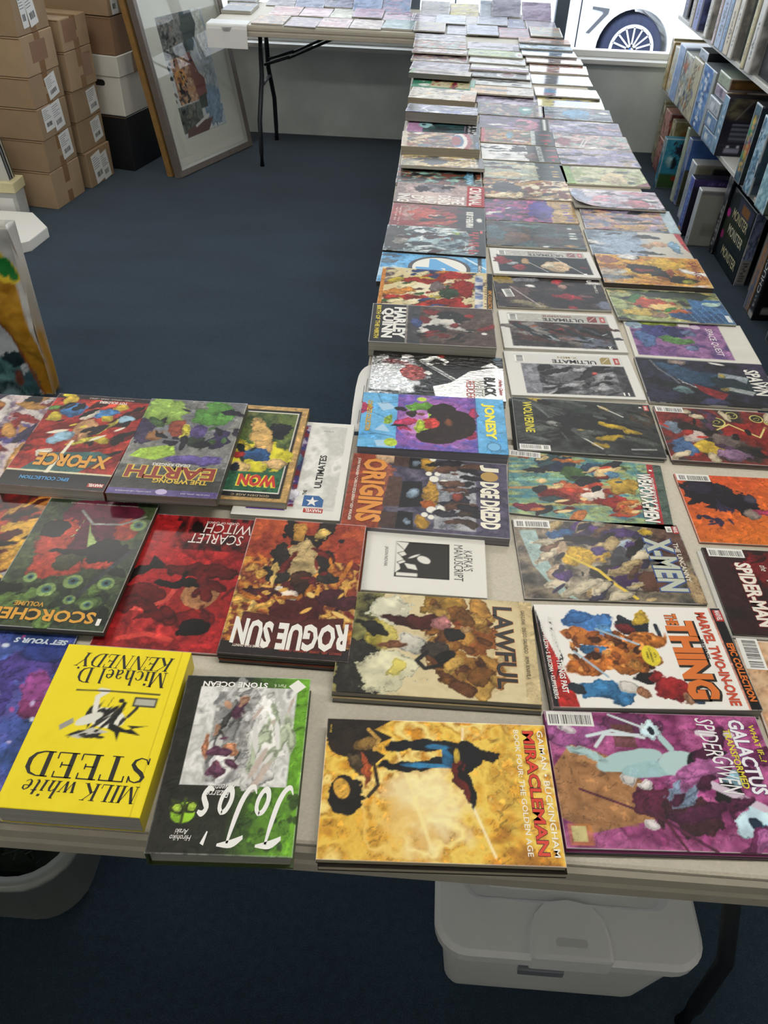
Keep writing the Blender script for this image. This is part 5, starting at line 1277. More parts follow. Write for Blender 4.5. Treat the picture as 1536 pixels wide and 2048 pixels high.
book('paperback_book', (-.812, .930, -.01, .170, .258, .012, 0, 0), [('n', ['b8aab0', '8f7f98', 'd4c4bc', '6c5a78', 'c49c74'], 5, 6, 3), ('e', .80, .55, .25, .10, '5f559c', .3), ('d', 60, ['b87a3c', '1e1a20', '7a68a0', '9a2c2c', 'e0d8d4', 'c8924c', '3c3454'], 0, 0, 1, 1, .014, 7, 3), ('e', .75, .88, .16, .04, 'c49048', .3, -10)], [],
     'purple and tan softcover cut off by the left edge of the view', 'book', GN, .002, 'gloss', 'right', '6a5a70', 'c0beb8')
book('paperback_book', (-.689, .659, 0, .168, .262, .010, 0, 0), [('bg', '141213'), ('n', ['b02a20', '7a1a18', '1c1416', 'd04a2c'], 4, 4, 3, 0, .40, 1, 1), ('e', .80, .62, .20, .16, 'd9a634', .3, 40), ('e', .92, .54, .10, .1, 'e0c040', .3), ('e', .85, .93, .18, .07, 'c07a34', .4), ('e', .93, .85, .05, .08, 'c8a04a', .3), ('e', .78, .36, .2, .07, '9a9a98', .4, 10), ('d', 20, ['16110f', '5a1614', 'd8a03c'], .4, .4, 1, 1, .010, 4, 3, 30), ('l', [(.7, .36), (.82, .30), (.86, .22), (.95, .24), (.98, .18)], .003, 'd8b040'), ('t', .55, .17, .98, .19, 12, 'd8c890'), ('t', .55, .20, .98, .215, 12, 'd8c890'), ('t', .55, .225, .98, .24, 12, 'd8c890'), ('t', .55, .25, .98, .265, 12, 'd8c890')], [tx('S', .90, .085, .030, .036, 180, 'e3d9a0', b=.05)],
     'black softcover with flames and a cream initial, left of the eyeball cover', 'book', GN, .002, 'gloss', 'right', '1a1616', '2a2826')
book('paperback_book', (-.548, .647, .004, .169, .262, .009, .0105, .0055), [('n', ['3a4a30', '2c3826', '4c5c38', '22301f'], 5, 6, 3), ('d', 30, ['55703a', '2a3a24', '6a8a44', '1c281a'], 0, 0, 1, .5, .012, 2, 2), ('e', .55, .86, .34, .16, '6a1f38', .2), ('e', .48, .68, .26, .16, '5c1a34', .25), ('p', [(.42, .88), (.38, .62), (.28, .60), (.40, .76)], '9ab06c'), ('p', [(.47, .80), (.55, .60), (.66, .60), (.52, .72)], '9ab06c'), ('e', .25, .66, .14, .16, 'b8402c', .4), ('e', .82, .76, .10, .10, 'b8402c', .4), ('e', .36, .44, .24, .10, 'b03c28', .4), ('e', .70, .48, .12, .06, 'b03c28', .4), ('e', .44, .47, .11, .065, '4a4a30', .25), ('e', .72, .58, .18, .10, '16171a', .3), ('e', .20, .74, .12, .08, '1a1b1c', .3), ('e', .50, .55, .26, .03, '1c1a1c', .3), ('l', [(.35, .9), (.50, .79), (.75, .80), (.93, .88)], .004, '8a8c86'), ('l', [(.95, .6), (.75, .35), (.60, .14)], .007, '33383c')] + [q for a, b, r in ((.22, .34, .055), (.40, .26, .075), (.58, .33, .075), (.62, .20, .05), (.85, .33, .07), (.90, .80, .07), (.78, .17, .05)) for q in (('e', a, b, r, r * .65, '7f9a58', .12), ('e', a, b + .004, r * .55, r * .36, '3f6a6a', .1), ('e', a, b + .004, r * .26, r * .17, '0f1614', 0))],
     [tx('SCORCHED', .46, .085, .145, .021, 180, 'd59a24', b=.03, out='1c1c14', ob=.03), tx('VOLUME', .33, .155, .040, .0085, 180, 'c8962c', b=.03), tx('JOHN LAYMAN \u2022 STEPHEN SEGOVIA \u2022 TODD McFARLANE', .52, .965, .105, .0035, 180, 'd0d4c4'), tx('i', .93, .06, .006, .012, 180, 'e8e6de', b=.05)],
     'dark green softcover with eyeballs and an orange slanted title', 'book', GN, FINE, 'gloss', 'right', '2a3424', '5f5e58')
book('comic_book', (-.397, .637, 0, .168, .262, .0045, 0, 0), [('n', ['9c1c1c', 'b8262a', '7a1416', 'c43030'], 4, 5, 3), ('n', ['2a1214', '7a1c1c', 'a8282a', '1c0e10'], 7, 6, 5, .30, .72, 1, 1, 2.2), ('p', [(.0, .95), (.35, .95), (.30, .75), (.62, .62), (.98, .55), (1, .35), (.7, .3), (.1, .4)], 'b02024'), ('p', [(.22, .66), (.20, .55), (.40, .56)], '1c1012'), ('e', .66, .56, .32, .06, '5c1214', .3), ('e', .72, .30, .22, .20, '9a1e1c', .12), ('e', .72, .385, .15, .10, 'a8744c', .12), ('e', .70, .21, .2, .07, '7a1416', .2), ('e', .74, .16, .15, .06, '150c0c', .2), ('e', .25, .34, .22, .10, '6a1014', .25), ('l', [(.03, .30), (.10, .26), (.3, .26), (.46, .33), (.5, .42)], .007, 'd04a40'), ('l', [(.2, .06), (.4, .10), (.6, .07)], .008, 'd04038'), ('d', 14, ['1a0c0e', '6a1214'], 0, .2, 1, .55, .012, 6, 3)],
     [tx('SCARLET', .70, .815, .080, .021, 180, 'e9e3dc', b=-.004, sh=.1), tx('WITCH', .78, .905, .072, .021, 180, 'e9e3dc', b=-.004, sh=.1), tx('QUEEN OF CHAOS', .72, .955, .050, .0058, 180, 'e4d4cc', b=.02)],
     'red comic with white swirling title and glowing red ring', 'comic', GN, FINE, 'gloss', 'right', '7a1a1a', 'b5aaa4')
rog_ops = [('n', ['b04a2a', 'c25a30', '963a26', 'a8442a'], 4, 5, 3), ('r', 0, .0, 1, .12, '2a2424'), ('n', ['c8903c', 'b0652c', '6a2a26', 'd9a850', '8a3a26'], 6, 7, 4, 0, .08, 1, .68, 2.2), ('e', .50, .36, .22, .24, '5a1f22', .4), ('e', .20, .42, .16, .06, '4a2028', .5), ('e', .86, .40, .15, .06, '4a2028', .5), ('e', .36, .93, .06, .10, '2a2120', .3, 8), ('e', .64, .93, .07, .10, '2e2420', .3, -8), ('e', .50, .83, .16, .06, '2a211e', .25), ('e', .50, .68, .15, .15, 'b8a070', .15), ('e', .50, .545, .10, .06, '4a2e22', .2), ('e', .30, .70, .07, .10, '2f2a26', .25, 10), ('e', .70, .68, .07, .12, '2f2a26', .25, -12), ('e', .30, .56, .10, .06, '33302c', .3), ('e', .72, .56, .09, .05, '33302c', .3), ('e', .53, .47, .07, .06, '3a261e', .25), ('e', .42, .42, .06, .06, 'e6d8c8', .6, 40), ('e', .62, .90, .05, .05, 'd9b868', .6), ('e', .42, .88, .05, .07, 'c89444', .6), ('e', .29, .86, .03, .02, '2a2422', .2), ('e', .82, .86, .03, .02, '2a2422', .2), ('d', 40, ['d9a850', 'c8782c', 'e4c070', '7a2a24'], 0, .1, 1, .75, .006, 7, 3), ('p', [(.12, .28), (.3, .27), (.5, .24), (.7, .26), (.92, .28), (.95, .05), (.1, .05)], '5a2622'), ('r', 0, 0, 1, .045, '2a2324')]
rog_tx = [tx('ROGUE SUN', .52, .155, .150, .046, 180, 'e9e6de', b=.045, arc=.006), tx('PARROTT  ABEL  GABRIEL  GARIBALDI  SCHIRMER', .70, .045, .080, .0035, 180, 'b8442c'), tx('VOLUME FOUR: DIVINITY', .22, .055, .040, .0042, 180, 'e0d8cc', b=.02)]
for q in range(2):
    book('paperback_book', (-.226 - .001 * q, .628 + .0015 * q, -.010 + .006 * q, .168, .259, .0066, .0067 * q, .0067 * q), [('bg', '8a4028')], [], ('lowest copy' if q == 0 else 'middle copy') + ' in the stack under the fiery orange volume', 'book', 'stack of fiery orange volumes', .02, 'satin', 'right', '33302e', '55534f')
book('paperback_book', (-.227, .628, -.008, .168, .259, .0066, .0135, .0135), rog_ops, rog_tx, 'fiery orange softcover with big white title, top of its stack', 'book', 'stack of fiery orange volumes', FINE, 'satin', 'right', '33302e', '55534f')
book('comic_book', (-.584, .392, .004, .168, .260, .004, 0, 0), [('n', ['3a5a98', '2f4a80', '4a5fae', '5a4f98'], 3, 4, 3), ('e', .75, .80, .22, .10, '5a48a0', .25), ('e', .80, .88, .2, .07, '2c3f90', .3), ('e', .90, .66, .12, .10, '9a4a90', .25), ('e', .90, .55, .10, .06, '8a3a70', .3), ('e', .5, .6, .25, .2, '4a3f90', .3), ('d', 14, ['8fb0d8', 'c8b8e0', 'b04a8c', 'd8e0f0'], .4, .2, 1, .98, .004, 5, 1.3)], [tx('SET YOUR S', .74, .945, .070, .0085, 180, 'd8e4f0', b=.05, out='2c4a88', ob=.05, sh=.2)],
     'blue and purple underwater-style comic beside the yellow paperback', 'comic', GN, .002, 'gloss', 'right', '3a4a80', 'b0b4bc')

# near part of the middle row
book('paperback_book', (.195, .583, .066, .258, .167, .018, 0, 0), [('bg', 'e8e6e0'), ('p', [(0, 0), (.13, 0), (.115, .2), (.04, .62), (0, .8)], 'b3241e'), ('p', [(0, .0), (.032, 0), (.02, .8), (0, .98)], '17161a'), ('p', [(.06, .75), (.10, .45), (.03, .2), (.09, .5)], '1a181a'), ('r', .945, 0, 1, 1, '131316'), ('r', .935, 0, .945, 1, 'c88a7a'),
      ('e', .28, .82, .12, .12, '3f78b8', .25), ('e', .22, .86, .08, .05, '3570b0', .3, 20), ('e', .33, .72, .06, .08, '5a94c8', .3), ('e', .50, .80, .10, .09, '23303c', .35), ('e', .55, .87, .05, .06, 'd8b43c', .3), ('e', .47, .77, .06, .04, '8a2a30', .3), ('l', [(.62, .8), (.63, .62)], .006, '23303c'),
      ('e', .22, .68, .12, .075, 'c8762c', .15, -14), ('e', .42, .52, .16, .19, 'cc7a2e', .15), ('e', .56, .66, .10, .08, 'cc7a2e', .15), ('e', .24, .38, .13, .08, 'c8722a', .15, 8), ('e', .27, .54, .07, .06, '3a78a8', .2), ('d', 60, ['8a4a1c', '5c3014', 'e09a4c', 'a85c22'], .14, .34, .62, .72, .005, 9, 1.3),
      ('e', .24, .16, .11, .09, '3a80b4', .3), ('e', .36, .10, .07, .07, '3a80b4', .3), ('e', .38, .19, .06, .06, 'd8d4cc', .3), ('e', .46, .14, .04, .05, 'b8805c', .3), ('e', .13, .16, .05, .06, '24303c', .3), ('e', .50, .29, .08, .06, '1e1c20', .3), ('e', .62, .16, .10, .12, 'a8262a', .3), ('e', .55, .30, .05, .05, 'a8262a', .3), ('e', .68, .10, .05, .05, 'c08c6c', .3), ('e', .715, .07, .03, .04, '3a5070', .3), ('e', .545, .49, .045, .10, 'e0cc34', .08), ('l', [(.3, .75), (.5, .6)], .003, '9cb8c8'), ('l', [(.16, .52), (.3, .28)], .003, '9cb8c8')],
     [tx('THE', .715, .865, .020, .016, -90, 'd4702a', b=.05, out='1c1714', ob=.05, grow=.001), tx('THING', .745, .47, .128, .040, -90, 'd4702a', b=.06, out='1c1714', ob=.05, offs=((.0016, -.0016),), grow=.003), tx('MARVEL TWO-IN-ONE', .880, .49, .152, .0145, -90, 'c0472c', b=.04), tx('PRESENTS', .832, .56, .033, .0055, -90, '1c1a1a', b=.03), tx('EPIC COLLECTION', .972, .35, .092, .0095, -90, 'd4702a', b=.04), tx('REMEMBRANCE OF THINGS PAST', .075, .50, .126, .0078, -90, 'eceae4', b=.03), tx('STARLIN \u2022 WILSON \u2022 S. BUSCEMA \u2022 KUPPERBERG', .026, .46, .130, .0055, -90, 'eceae4', b=.02), tx('MARVEL', .975, .915, .018, .0075, -90, 'f0e4e0', b=.03), tx("IT'S", .565, .49, .008, .003, -90, '22201c'), tx("CLOBBERIN'", .546, .49, .024, .003, -90, '22201c'), tx('TIME!', .527, .49, .012, .003, -90, '22201c')],
     'white softcover with red corner and orange block title', 'book', GM, FINE, 'gloss', 'far', '1a1a1c', '9c9a94', deco=(('poly', 'publisher_tab', [(.953, .855), (.998, .855), (.998, .975), (.953, .975)], 'b3261f'),))
gal_ops = [('n', ['9c3f7c', '8a2f6c', 'b45c92', '7a2a5c', 'a84a86'], 4, 3, 3), ('p', [(0, .55), (.10, .75), (.30, .62), (.42, .40), (.40, .20), (.12, .10), (0, .2)], 'a8784c'), ('n', ['b07f50', '98683c', 'c08e5c'], 4, 4, 6, .05, .15, .32, .60, 1.2, .6), ('e', .12, .84, .14, .13, 'a85a98', .2), ('e', .10, .86, .05, .03, 'e4d8e0', .2, -15), ('e', .40, .88, .14, .11, '6c2f5c', .3), ('r', .30, .72, .40, .90, '6a4438', .8), ('e', .45, .30, .13, .11, '6a1f44', .3), ('e', .55, .22, .13, .14, '48202c', .3), ('e', .32, .47, .04, .05, 'd8d4d0', .2), ('e', .40, .42, .03, .03, 'e6e0e0', .2), ('e', .37, .17, .03, .03, 'e6e0e0', .2),
      ('e', .35, .62, .16, .075, 'a9c8c8', .12, 15), ('e', .44, .56, .14, .06, '9cc0c4', .12, 8), ('e', .58, .60, .10, .10, 'b0cccc', .12), ('e', .16, .66, .08, .035, 'a9c8c8', .15, -20), ('e', .73, .62, .12, .11, '15161b', .1), ('e', .78, .51, .06, .05, '8ab4c4', .2), ('e', .58, .42, .12, .07, '8aa0bc', .25, 30), ('e', .74, .38, .06, .1, '17181c', .25, -35), ('l', [(.55, .72), (.52, .80)], .008, 'a9c8c8'),
      ('e', .49, .845, .055, .075, 'cfe8f0', .55), ('e', .485, .85, .02, .035, '16283c', .2), ('e', .83, .18, .085, .12, 'c8e6f2', .55), ('e', .90, .10, .08, .09, '5fb0d8', .6), ('e', .83, .16, .025, .05, '14304c', .2), ('l', [(.18, .80), (.3, .85), (.44, .80)], .004, 'cfdce0'), ('l', [(.30, .98), (.45, .88)], .003, 'cfdce0'), ('l', [(.21, .72), (.26, .82), (.42, .82)], .004, 'cfdce0'), ('r', .66, .50, .70, .95, 'c8a8bc', .0), ('l', [(.66, .48), (.88, .30)], .010, 'd0c0d0'), ('l', [(.70, .85), (.85, .84)], .008, 'd8ccd8'), ('l', [(.38, .26), (.62, .0)], .004, '5c1f44'), ('l', [(.1, .40), (.44, .20), (.5, 0)], .003, '5a2038'), ('r', .02, .02, .12, .16, 'c87a2c', .6), ('r', .035, .045, .095, .145, 'c8bc80'), ('d', 16, ['7a2860', 'b868a4', '5c1c48'], .5, .0, 1, 1, .012, 9, 4, 30)]
for q in range(2):
    book('comic_book', (.1945 - .002 * q, .409 - .001 * q, .046 + .006 * q, .259, .172, .0038, .0039 * q, .0039 * q), [('bg', '7c2f60')], [], ('bottom copy' if q == 0 else 'middle copy') + ' of the magenta comic, under the top one', 'comic', 'stack of magenta comics', .02, 'gloss', 'far', '3a3038', 'a8a4a8')
book('comic_book', (.193, .410, .050, .259, .172, .0038, .0079, .0079), gal_ops, [tx('GALACTUS', .890, .68, .098, .019, -90, 'eceaf0', b=.03, out='5a3a70', ob=.03, grow=.001), tx('TRANSFORMED', .835, .66, .078, .0085, -90, 'dccf3c', b=.02), tx('SPIDER', .745, .82, .052, .022, -90, 'eceaec', sh=.2), tx('GWEN', .770, .53, .048, .024, -90, 'eceaec', sh=.2), tx('WHAT IF...?', .958, .78, .05, .007, -90, 'dccf3c', b=.02)],
     'magenta comic with pale blue starbursts, top of its stack', 'comic', 'stack of magenta comics', FINE, 'gloss', 'far', '8a3a6a', 'b0a8ac', deco=(('bar', .115, .935, .056, .020, 180),))
book('comic_book', (.176, .7735, .048, .259, .168, .004, 0, 0), [('n', ['2c2a26', '5c5850', '8a7c68', '3c3836', 'a09480'], 4, 3, 3), ('p', [(.03, .85), (.13, .86), (.16, .5), (.24, .1), (.30, .0), (.2, .05), (.08, .4)], '9cb4b0'), ('e', .26, .68, .05, .2, 'c4a888', .3, 10), ('e', .20, .30, .06, .12, 'b8a084', .3), ('e', .45, .80, .16, .14, '3a2f4c', .4), ('e', .40, .56, .12, .10, 'c8a030', .25), ('e', .30, .46, .05, .06, 'c8a030', .3), ('e', .28, .82, .08, .06, '3a6aa0', .3, 20), ('e', .47, .92, .05, .04, '6a4a98', .3), ('e', .48, .62, .05, .05, '5c4488', .3), ('e', .65, .85, .12, .08, '4a3468', .4), ('e', .68, .68, .1, .06, 'a9b8c4', .4), ('e', .62, .5, .08, .12, '44444c', .4), ('e', .52, .34, .14, .10, '241f1e', .4), ('e', .60, .30, .08, .14, '4f2f6a', .4), ('e', .75, .25, .10, .12, '6a4636', .4), ('e', .40, .12, .07, .07, 'b89a6a', .4), ('l', [(.28, .54), (.45, .36), (.52, .2), (.62, .04)], .005, 'e0c040'), ('d', 46, ['1e1a1c', '5c3f80', 'c0a878', '7a5a48', '3a3450', 'd0c4a8'], .15, .02, .9, .98, .009, 11, 3, 30), ('e', .90, .70, .10, .3, '5a2f26', .5, 0, .7), ('e', .97, .2, .06, .2, 'a8906c', .4), ('e', .80, .90, .04, .04, 'd8b430', .3)],
     [tx('X-MEN', .845, .47, .112, .040, -90, 'b9bfae', b=.04, out='34508c', ob=.05, grow=.004), tx('THE UNCANNY', .945, .50, .082, .0078, -90, 'dcd8c8', b=.02), tx('MARVEL', .978, .925, .014, .0062, -90, 'f0e8e4', b=.03), tx('10', .94, .92, .006, .005, -90, '22201e', b=.03)],
     'crowded comic with a slanted grey letter X title', 'comic', GM, FINE, 'gloss', 'far', '4a4440', 'b4b0a8', deco=(('bar', .115, .945, .056, .018, 180), ('poly', 'publisher_tab', [(.962, .875), (.995, .875), (.995, .975), (.962, .975)], 'b3261f'), ('poly', 'issue_tab', [(.922, .89), (.958, .89), (.958, .97), (.922, .97)], 'e4e2da')))
book('comic_book', (.162, .9575, -.070, .259, .168, .004, 0, 0), [('n', ['5c9488', '8aa878', '4a8490', '9cae74', '3f7488'], 3, 4, 3)] + [('l', [(-.05, .1 + k * .13), (.75, .32 + k * .13)], .006, ('b8a85c', '3f7f94', 'c08a4c', '7fb0a4')[k % 4], .8) for k in range(7)] + [('e', .33, .82, .12, .14, '22344c', .35), ('e', .42, .72, .09, .12, '4a6a3c', .4), ('e', .55, .85, .08, .08, '33506c', .3), ('e', .62, .75, .09, .08, '5a88a8', .3), ('e', .68, .90, .1, .05, '6f7f4a', .4), ('e', .45, .40, .16, .16, 'b8603c', .5), ('e', .55, .42, .08, .10, 'f0e6d8', .5), ('e', .30, .35, .14, .12, '9a3a34', .5), ('e', .70, .30, .14, .12, 'a8302c', .4), ('e', .66, .48, .08, .05, 'a83a30', .4), ('e', .12, .12, .10, .06, '7a1f38', .4), ('e', .12, .92, .06, .04, 'b86a3c', .4, 20), ('e', .74, .58, .10, .12, 'b8963c', .4), ('d', 40, ['7a2420', 'c84a34', '2c2c34', 'e4c890', '3f5a60', 'c8783c'], .15, .05, .8, .95, .009, 7, 3, 20), ('r', .945, 0, 1, 1, '4f5a54'), ('n', ['3c5a4c', '5a6a60', '2c4038'], 3, 8, 9, .945, 0, 1, 1), ('r', .905, 0, .945, 1, 'b03038')],
     [tx('WEAPON', .875, .635, .065, .024, -90, 'efece4', b=.04, out='1e1c1c', ob=.05, grow=.002), tx('X-MEN', .880, .26, .058, .024, -90, 'efece4', b=.04, out='1e1c1c', ob=.05, grow=.002), tx('WOLVERINE DEADPOOL CABLE', .925, .52, .085, .0042, -90, 'f0e4e0', b=.02), tx('1', .925, .89, .004, .005, -90, 'f4f0ea', b=.03)],
     'teal and orange comic with white slanted title and red strip', 'comic', GM, FINE, 'gloss', 'far', '5a6a60', 'b4b0a8', deco=(('bar', .105, .955, .054, .016, 180),))
wol_ops = [('n', ['16181a', '2a2e2e', '3a3e3c', '101214'], 5, 4, 3)] + [('l', [(.0 + k * .02, .95), (.35, .80 - k * .07)], .0022, '6a706c', .7) for k in range(9)] + [('l', [(.02, .12 + .05 * k), (.30, .25 + .07 * k)], .002, '5a605c', .6) for k in range(7)] + [('e', .50, .52, .22, .22, '141617', .3), ('e', .72, .44, .14, .14, '17181a', .2), ('e', .52, .80, .10, .08, '23302c', .4), ('p', [(.10, 1), (.20, 1), (.27, .92), (.22, .9)], 'c8a830'), ('e', .70, .52, .12, .035, 'c4a42c', .25, -12), ('e', .66, .30, .11, .045, 'c4a42c', .25, 12), ('e', .82, .45, .05, .05, 'b89a30', .3), ('e', .57, .16, .05, .04, 'c4a42c', .3), ('e', .66, .86, .06, .03, 'c0a030', .3, -30), ('e', .28, .52, .06, .05, '8a8a84', .4), ('l', [(.62, .92), (.78, .72)], .003, 'c9c9c0'), ('l', [(.45, .3), (.58, .1)], .003, 'c9c9c0'), ('l', [(.78, .12), (.94, .14)], .004, '9a9c98'), ('e', .93, .72, .10, .10, '4a3a2c', .5), ('e', .47, .40, .05, .05, 'b09a50', .4), ('d', 26, ['0e1011', '3c423e', '565c56', '22261f'], .1, 0, 1, 1, .010, 6, 3, -20)]
book('comic_book', (.183, 1.121, .000, .259, .170, .0038, 0, 0), [('bg', '3a3c3a')], [], 'lower copy of the black and yellow comic', 'comic', GM, .02, 'gloss', 'far', '26282a', 'd0cec8')
book('comic_book', (.188, 1.123, .003, .259, .168, .0038, .0039, .0039), wol_ops, [tx('WOLVERINE', .105, .62, .100, .017, -90, 'd9cf30', b=.02), tx('1', .925, .93, .004, .005, -90, 'f4f0ea', b=.03), tx('MARVEL', .965, .92, .012, .005, -90, 'f0e8e4', b=.03)],
     'black and yellow comic with yellow vertical title, upper copy', 'comic', GM, FINE, 'gloss', 'far', '1e2020', 'd0cec8', deco=(('bar', .12, .055, .054, .016, 0), ('poly', 'publisher_tab', [(.948, .87), (.985, .87), (.985, .975), (.948, .975)], 'b3403a')))
# near part of the right-hand row
book('comic_book', (.456, .556, .010, .259, .168, .004, 0, 0), [('n', ['c8a07c', 'b88a64', 'd8b894', 'a8744c'], 3, 3, 3), ('e', .30, .8, .1, .12, '2a2422', .4), ('d', 10, ['8a5a3c', '3c2e28', 'd8c0a0'], .2, .1, 1, .9, .014, 5, 2)], [], 'tan comic with a barcode at the right edge, in front of the dark red one', 'comic', GR, .003, 'gloss', 'far', 'a8805c', 'c8c4bc', deco=(('bar', .065, .86, .052, .028, -90),))
book('comic_book', (.448, .727, .015, .259, .170, .0035, 0, 0), [('bg', 'c9c6be')], [], 'white-edged comic peeping out under the dark red comic', 'comic', GR, .02, 'satin', 'far', 'd8d6d0', 'd8d6d0')
book('comic_book', (.455, .731, .018, .259, .170, .0035, .0036, .0036), [('bg', '211a1b'), ('n', ['1c1617', '3a1c1e', '2a1a1c'], 3, 3, 3), ('e', .62, .75, .45, .28, '7a1c20', .25), ('e', .85, .25, .3, .35, '741a1e', .25), ('e', .85, .80, .12, .2, '1a1214', .3), ('e', .95, .3, .1, .2, '8a2226', .3)] + [('d', 16, ['4a1214', '8f262a', '30100f'], .3, .1, 1, .95, .012, 4, 4, 60)],
     [tx('SPIDER-MAN', .20, .46, .125, .024, -90, 'e6e0d4', b=.04, out='8a2024', ob=.05, grow=.002), tx('AMAZING', .33, .43, .068, .015, -90, 'e6e0d4', b=.03, out='5a1518', ob=.04), tx('the', .315, .77, .012, .010, -90, 'e6e0d4', sh=.3)],
     'dark red and black comic with white slanted title, upper copy', 'comic', GR, FINE, 'gloss', 'far', '221a1c', 'b8b4b0', deco=(('bar', .13, .945, .054, .018, 180),))
book('comic_book', (.4545, .917, .022, .259, .170, .004, 0, 0), [('g', 'c4421f', 'd4782a', 1, 0), ('g', 'd87a28', 'c8481f', 0, 1, 0, 0, 1, 1, .6), ('e', .20, .68, .17, .20, '191420', .35, -20), ('e', .36, .58, .12, .16, '1c1724', .35, -30), ('e', .10, .84, .07, .08, '191420', .4), ('e', .13, .78, .07, .10, '2c2440', .3, -20), ('e', .42, .66, .05, .06, '4a4458', .3, -25), ('e', .40, .42, .05, .05, '8a7c74', .5), ('e', .50, .44, .10, .035, 'c23f68', .2, -10), ('e', .66, .42, .14, .04, 'c23f68', .2, 12), ('e', .62, .55, .12, .05, '191420', .3), ('d', 14, ['191420', '3a2f50'], .02, .25, .3, .6, .006, 6, 3)], [],
     'orange comic with a ragged black shape and a pink stroke', 'comic', GR, FINE, 'gloss', 'far', 'b0501f', 'c0b8ac', deco=(('bar', .115, .945, .056, .018, 180),))
book('comic_book', (.456, 1.118, -.002, .259, .168, .0032, 0, 0), [('bg', '4a3a34')], [], 'lower copy of the comic with glowing rings', 'comic', GR, .02, 'gloss', 'far', '2a2624', 'c8c4bc')
book('comic_book', (.454, 1.123, 0, .259, .168, .0032, .0033, .0033), [('n', ['2a2020', '5c2420', '8a2a24', '3a302c', '1c1818'], 4, 3, 3), ('e', .10, .60, .08, .1, '7a8a9c', .4), ('e', .20, .62, .08, .10, '2c2220', .4), ('e', .22, .45, .10, .10, 'b8a8a0', .4), ('e', .12, .25, .10, .16, '4a6a94', .4), ('e', .30, .25, .10, .12, 'c8a838', .4), ('e', .55, .60, .16, .16, '9a2420', .3), ('e', .45, .4, .1, .12, '6a5c58', .4), ('e', .45, .15, .12, .1, '8a6a88', .4), ('e', .75, .5, .12, .3, '8a1f1c', .4)] + [q for a, b, r in ((.42, .75, .05), (.55, .90, .035), (.72, .86, .04), (.85, .30, .07), (.80, .80, .03), (.92, .70, .04)) for q in (('e', a, b, r * 1.2, r * 1.85, 'd8d078', .05), ('e', a, b, r, r * 1.54, '2a2420', .05), ('e', a, b, r * .6, r * .9, 'c4b860', .5), ('e', a, b, r * .4, r * .6, '221c1c', .2))] + [('l', [(.40, .60), (.50, .72), (.68, .50), (.75, .70), (.9, .5)], .003, 'd8d080'), ('d', 26, ['1a1416', 'b83a30', 'd8c8a8', '5c3a5c', '34404c'], 0, .05, 1, .95, .009, 8, 2.5)], [], 'red and gold comic with glowing rings, upper copy', 'comic', GR, FINE, 'gloss', 'far', '3a2a28', 'c8c4bc', deco=(('bar', .11, .945, .052, .018, 180),))
# ------------------------------------------------------------------ long rows of comics running to the window
LEFT = {
'harley': (-.096, 1.423, .015, .259, .168, .034, 0, 0), 'fantasy': (-.093, 1.624, -.020, .259, .168, .012, 0, .0185), 'four': (-.103, 1.750, -.025, .259, .168, .012, 0, 0),
'devil': (-.099, 1.922, -.022, .259, .168, .016, 0, 0), 'cult': (-.094, 2.094, -.024, .259, .168, .012, 0, 0), 'crim': (-.091, 2.272, -.035, .259, .168, .012, 0, 0),
'conan': (-.093, 2.437, -.011, .259, .168, .010, 0, 0), 'gold': (-.082, 2.539, .007, .259, .168, .010, .0106, 0), 'cap': (-.091, 2.735, .010, .259, .168, .028, 0, 0),
'nine': (-.085, 2.950, -.045, .259, .168, .010, 0, 0), 'blue': (-.093, 3.077, -.050, .259, .168, .032, .0106, 0), 'beige': (-.093, 3.368, -.080, .259, .168, .024, 0, 0),
'banner': (-.090, 3.600, -.066, .259, .168, .010, 0, 0), 'grey': (-.105, 3.707, -.080, .259, .168, .020, .0106, 0), 'l0': (-.108, 3.915, -.075, .259, .168, .008, 0, 0),
'la': (-.110, 4.097, -.065, .259, .168, .008, 0, 0), 'lb': (-.110, 4.205, -.050, .259, .168, .006, .0086, 0), 'lc': (-.109, 4.386, -.01, .259, .168, .006, 0, 0), 'ld': (-.107, 4.560, .0, .259, .168, .006, 0, 0)}
MID = {
'ux11': (.188, 1.300, .044, .259, .168, .006, 0, 0), 'uw2': (.184, 1.481, .037, .259, .168, .006, 0, 0), 'u2': (.179, 1.671, .040, .259, .168, .005, 0, 0), 'uw1': (.176, 1.830, .030, .259, .168, .005, .0052, 0),
'aqua': (.166, 2.017, -.005, .259, .168, .006, 0, 0), 'magenta': (.170, 2.194, .025, .259, .168, .004, 0, 0), 'gilt': (.173, 2.366, .015, .259, .168, .006, 0, 0), 'cream': (.174, 2.538, -.001, .259, .168, .006, 0, 0),
'kanji': (.175, 2.727, .0, .259, .168, .004, 0, 0), 'strip': (.175, 2.915, -.050, .259, .168, .004, 0, 0), 'plum': (.172, 3.085, -.060, .259, .168, .004, 0, 0), 'teal': (.168, 3.257, -.065, .259, .168, .006, 0, 0),
'gun': (.172, 3.432, -.064, .259, .168, .004, 0, 0), 'amber': (.148, 3.531, -.075, .259, .168, .006, .0046, 0), 'rifle': (.156, 3.722, -.080, .259, .168, .004, 0, 0), 'disc': (.158, 3.826, -.080, .259, .168, .004, .0046, 0),
'pale': (.159, 3.950, -.075, .259, .168, .006, .0046, 0), 'mist': (.156, 4.090, -.075, .259, .168, .005, .0066, 0), 'green': (.153, 4.240, -.075, .259, .168, .006, .0056, 0), 'dusk': (.155, 4.418, -.041, .259, .168, .005, 0, 0)}
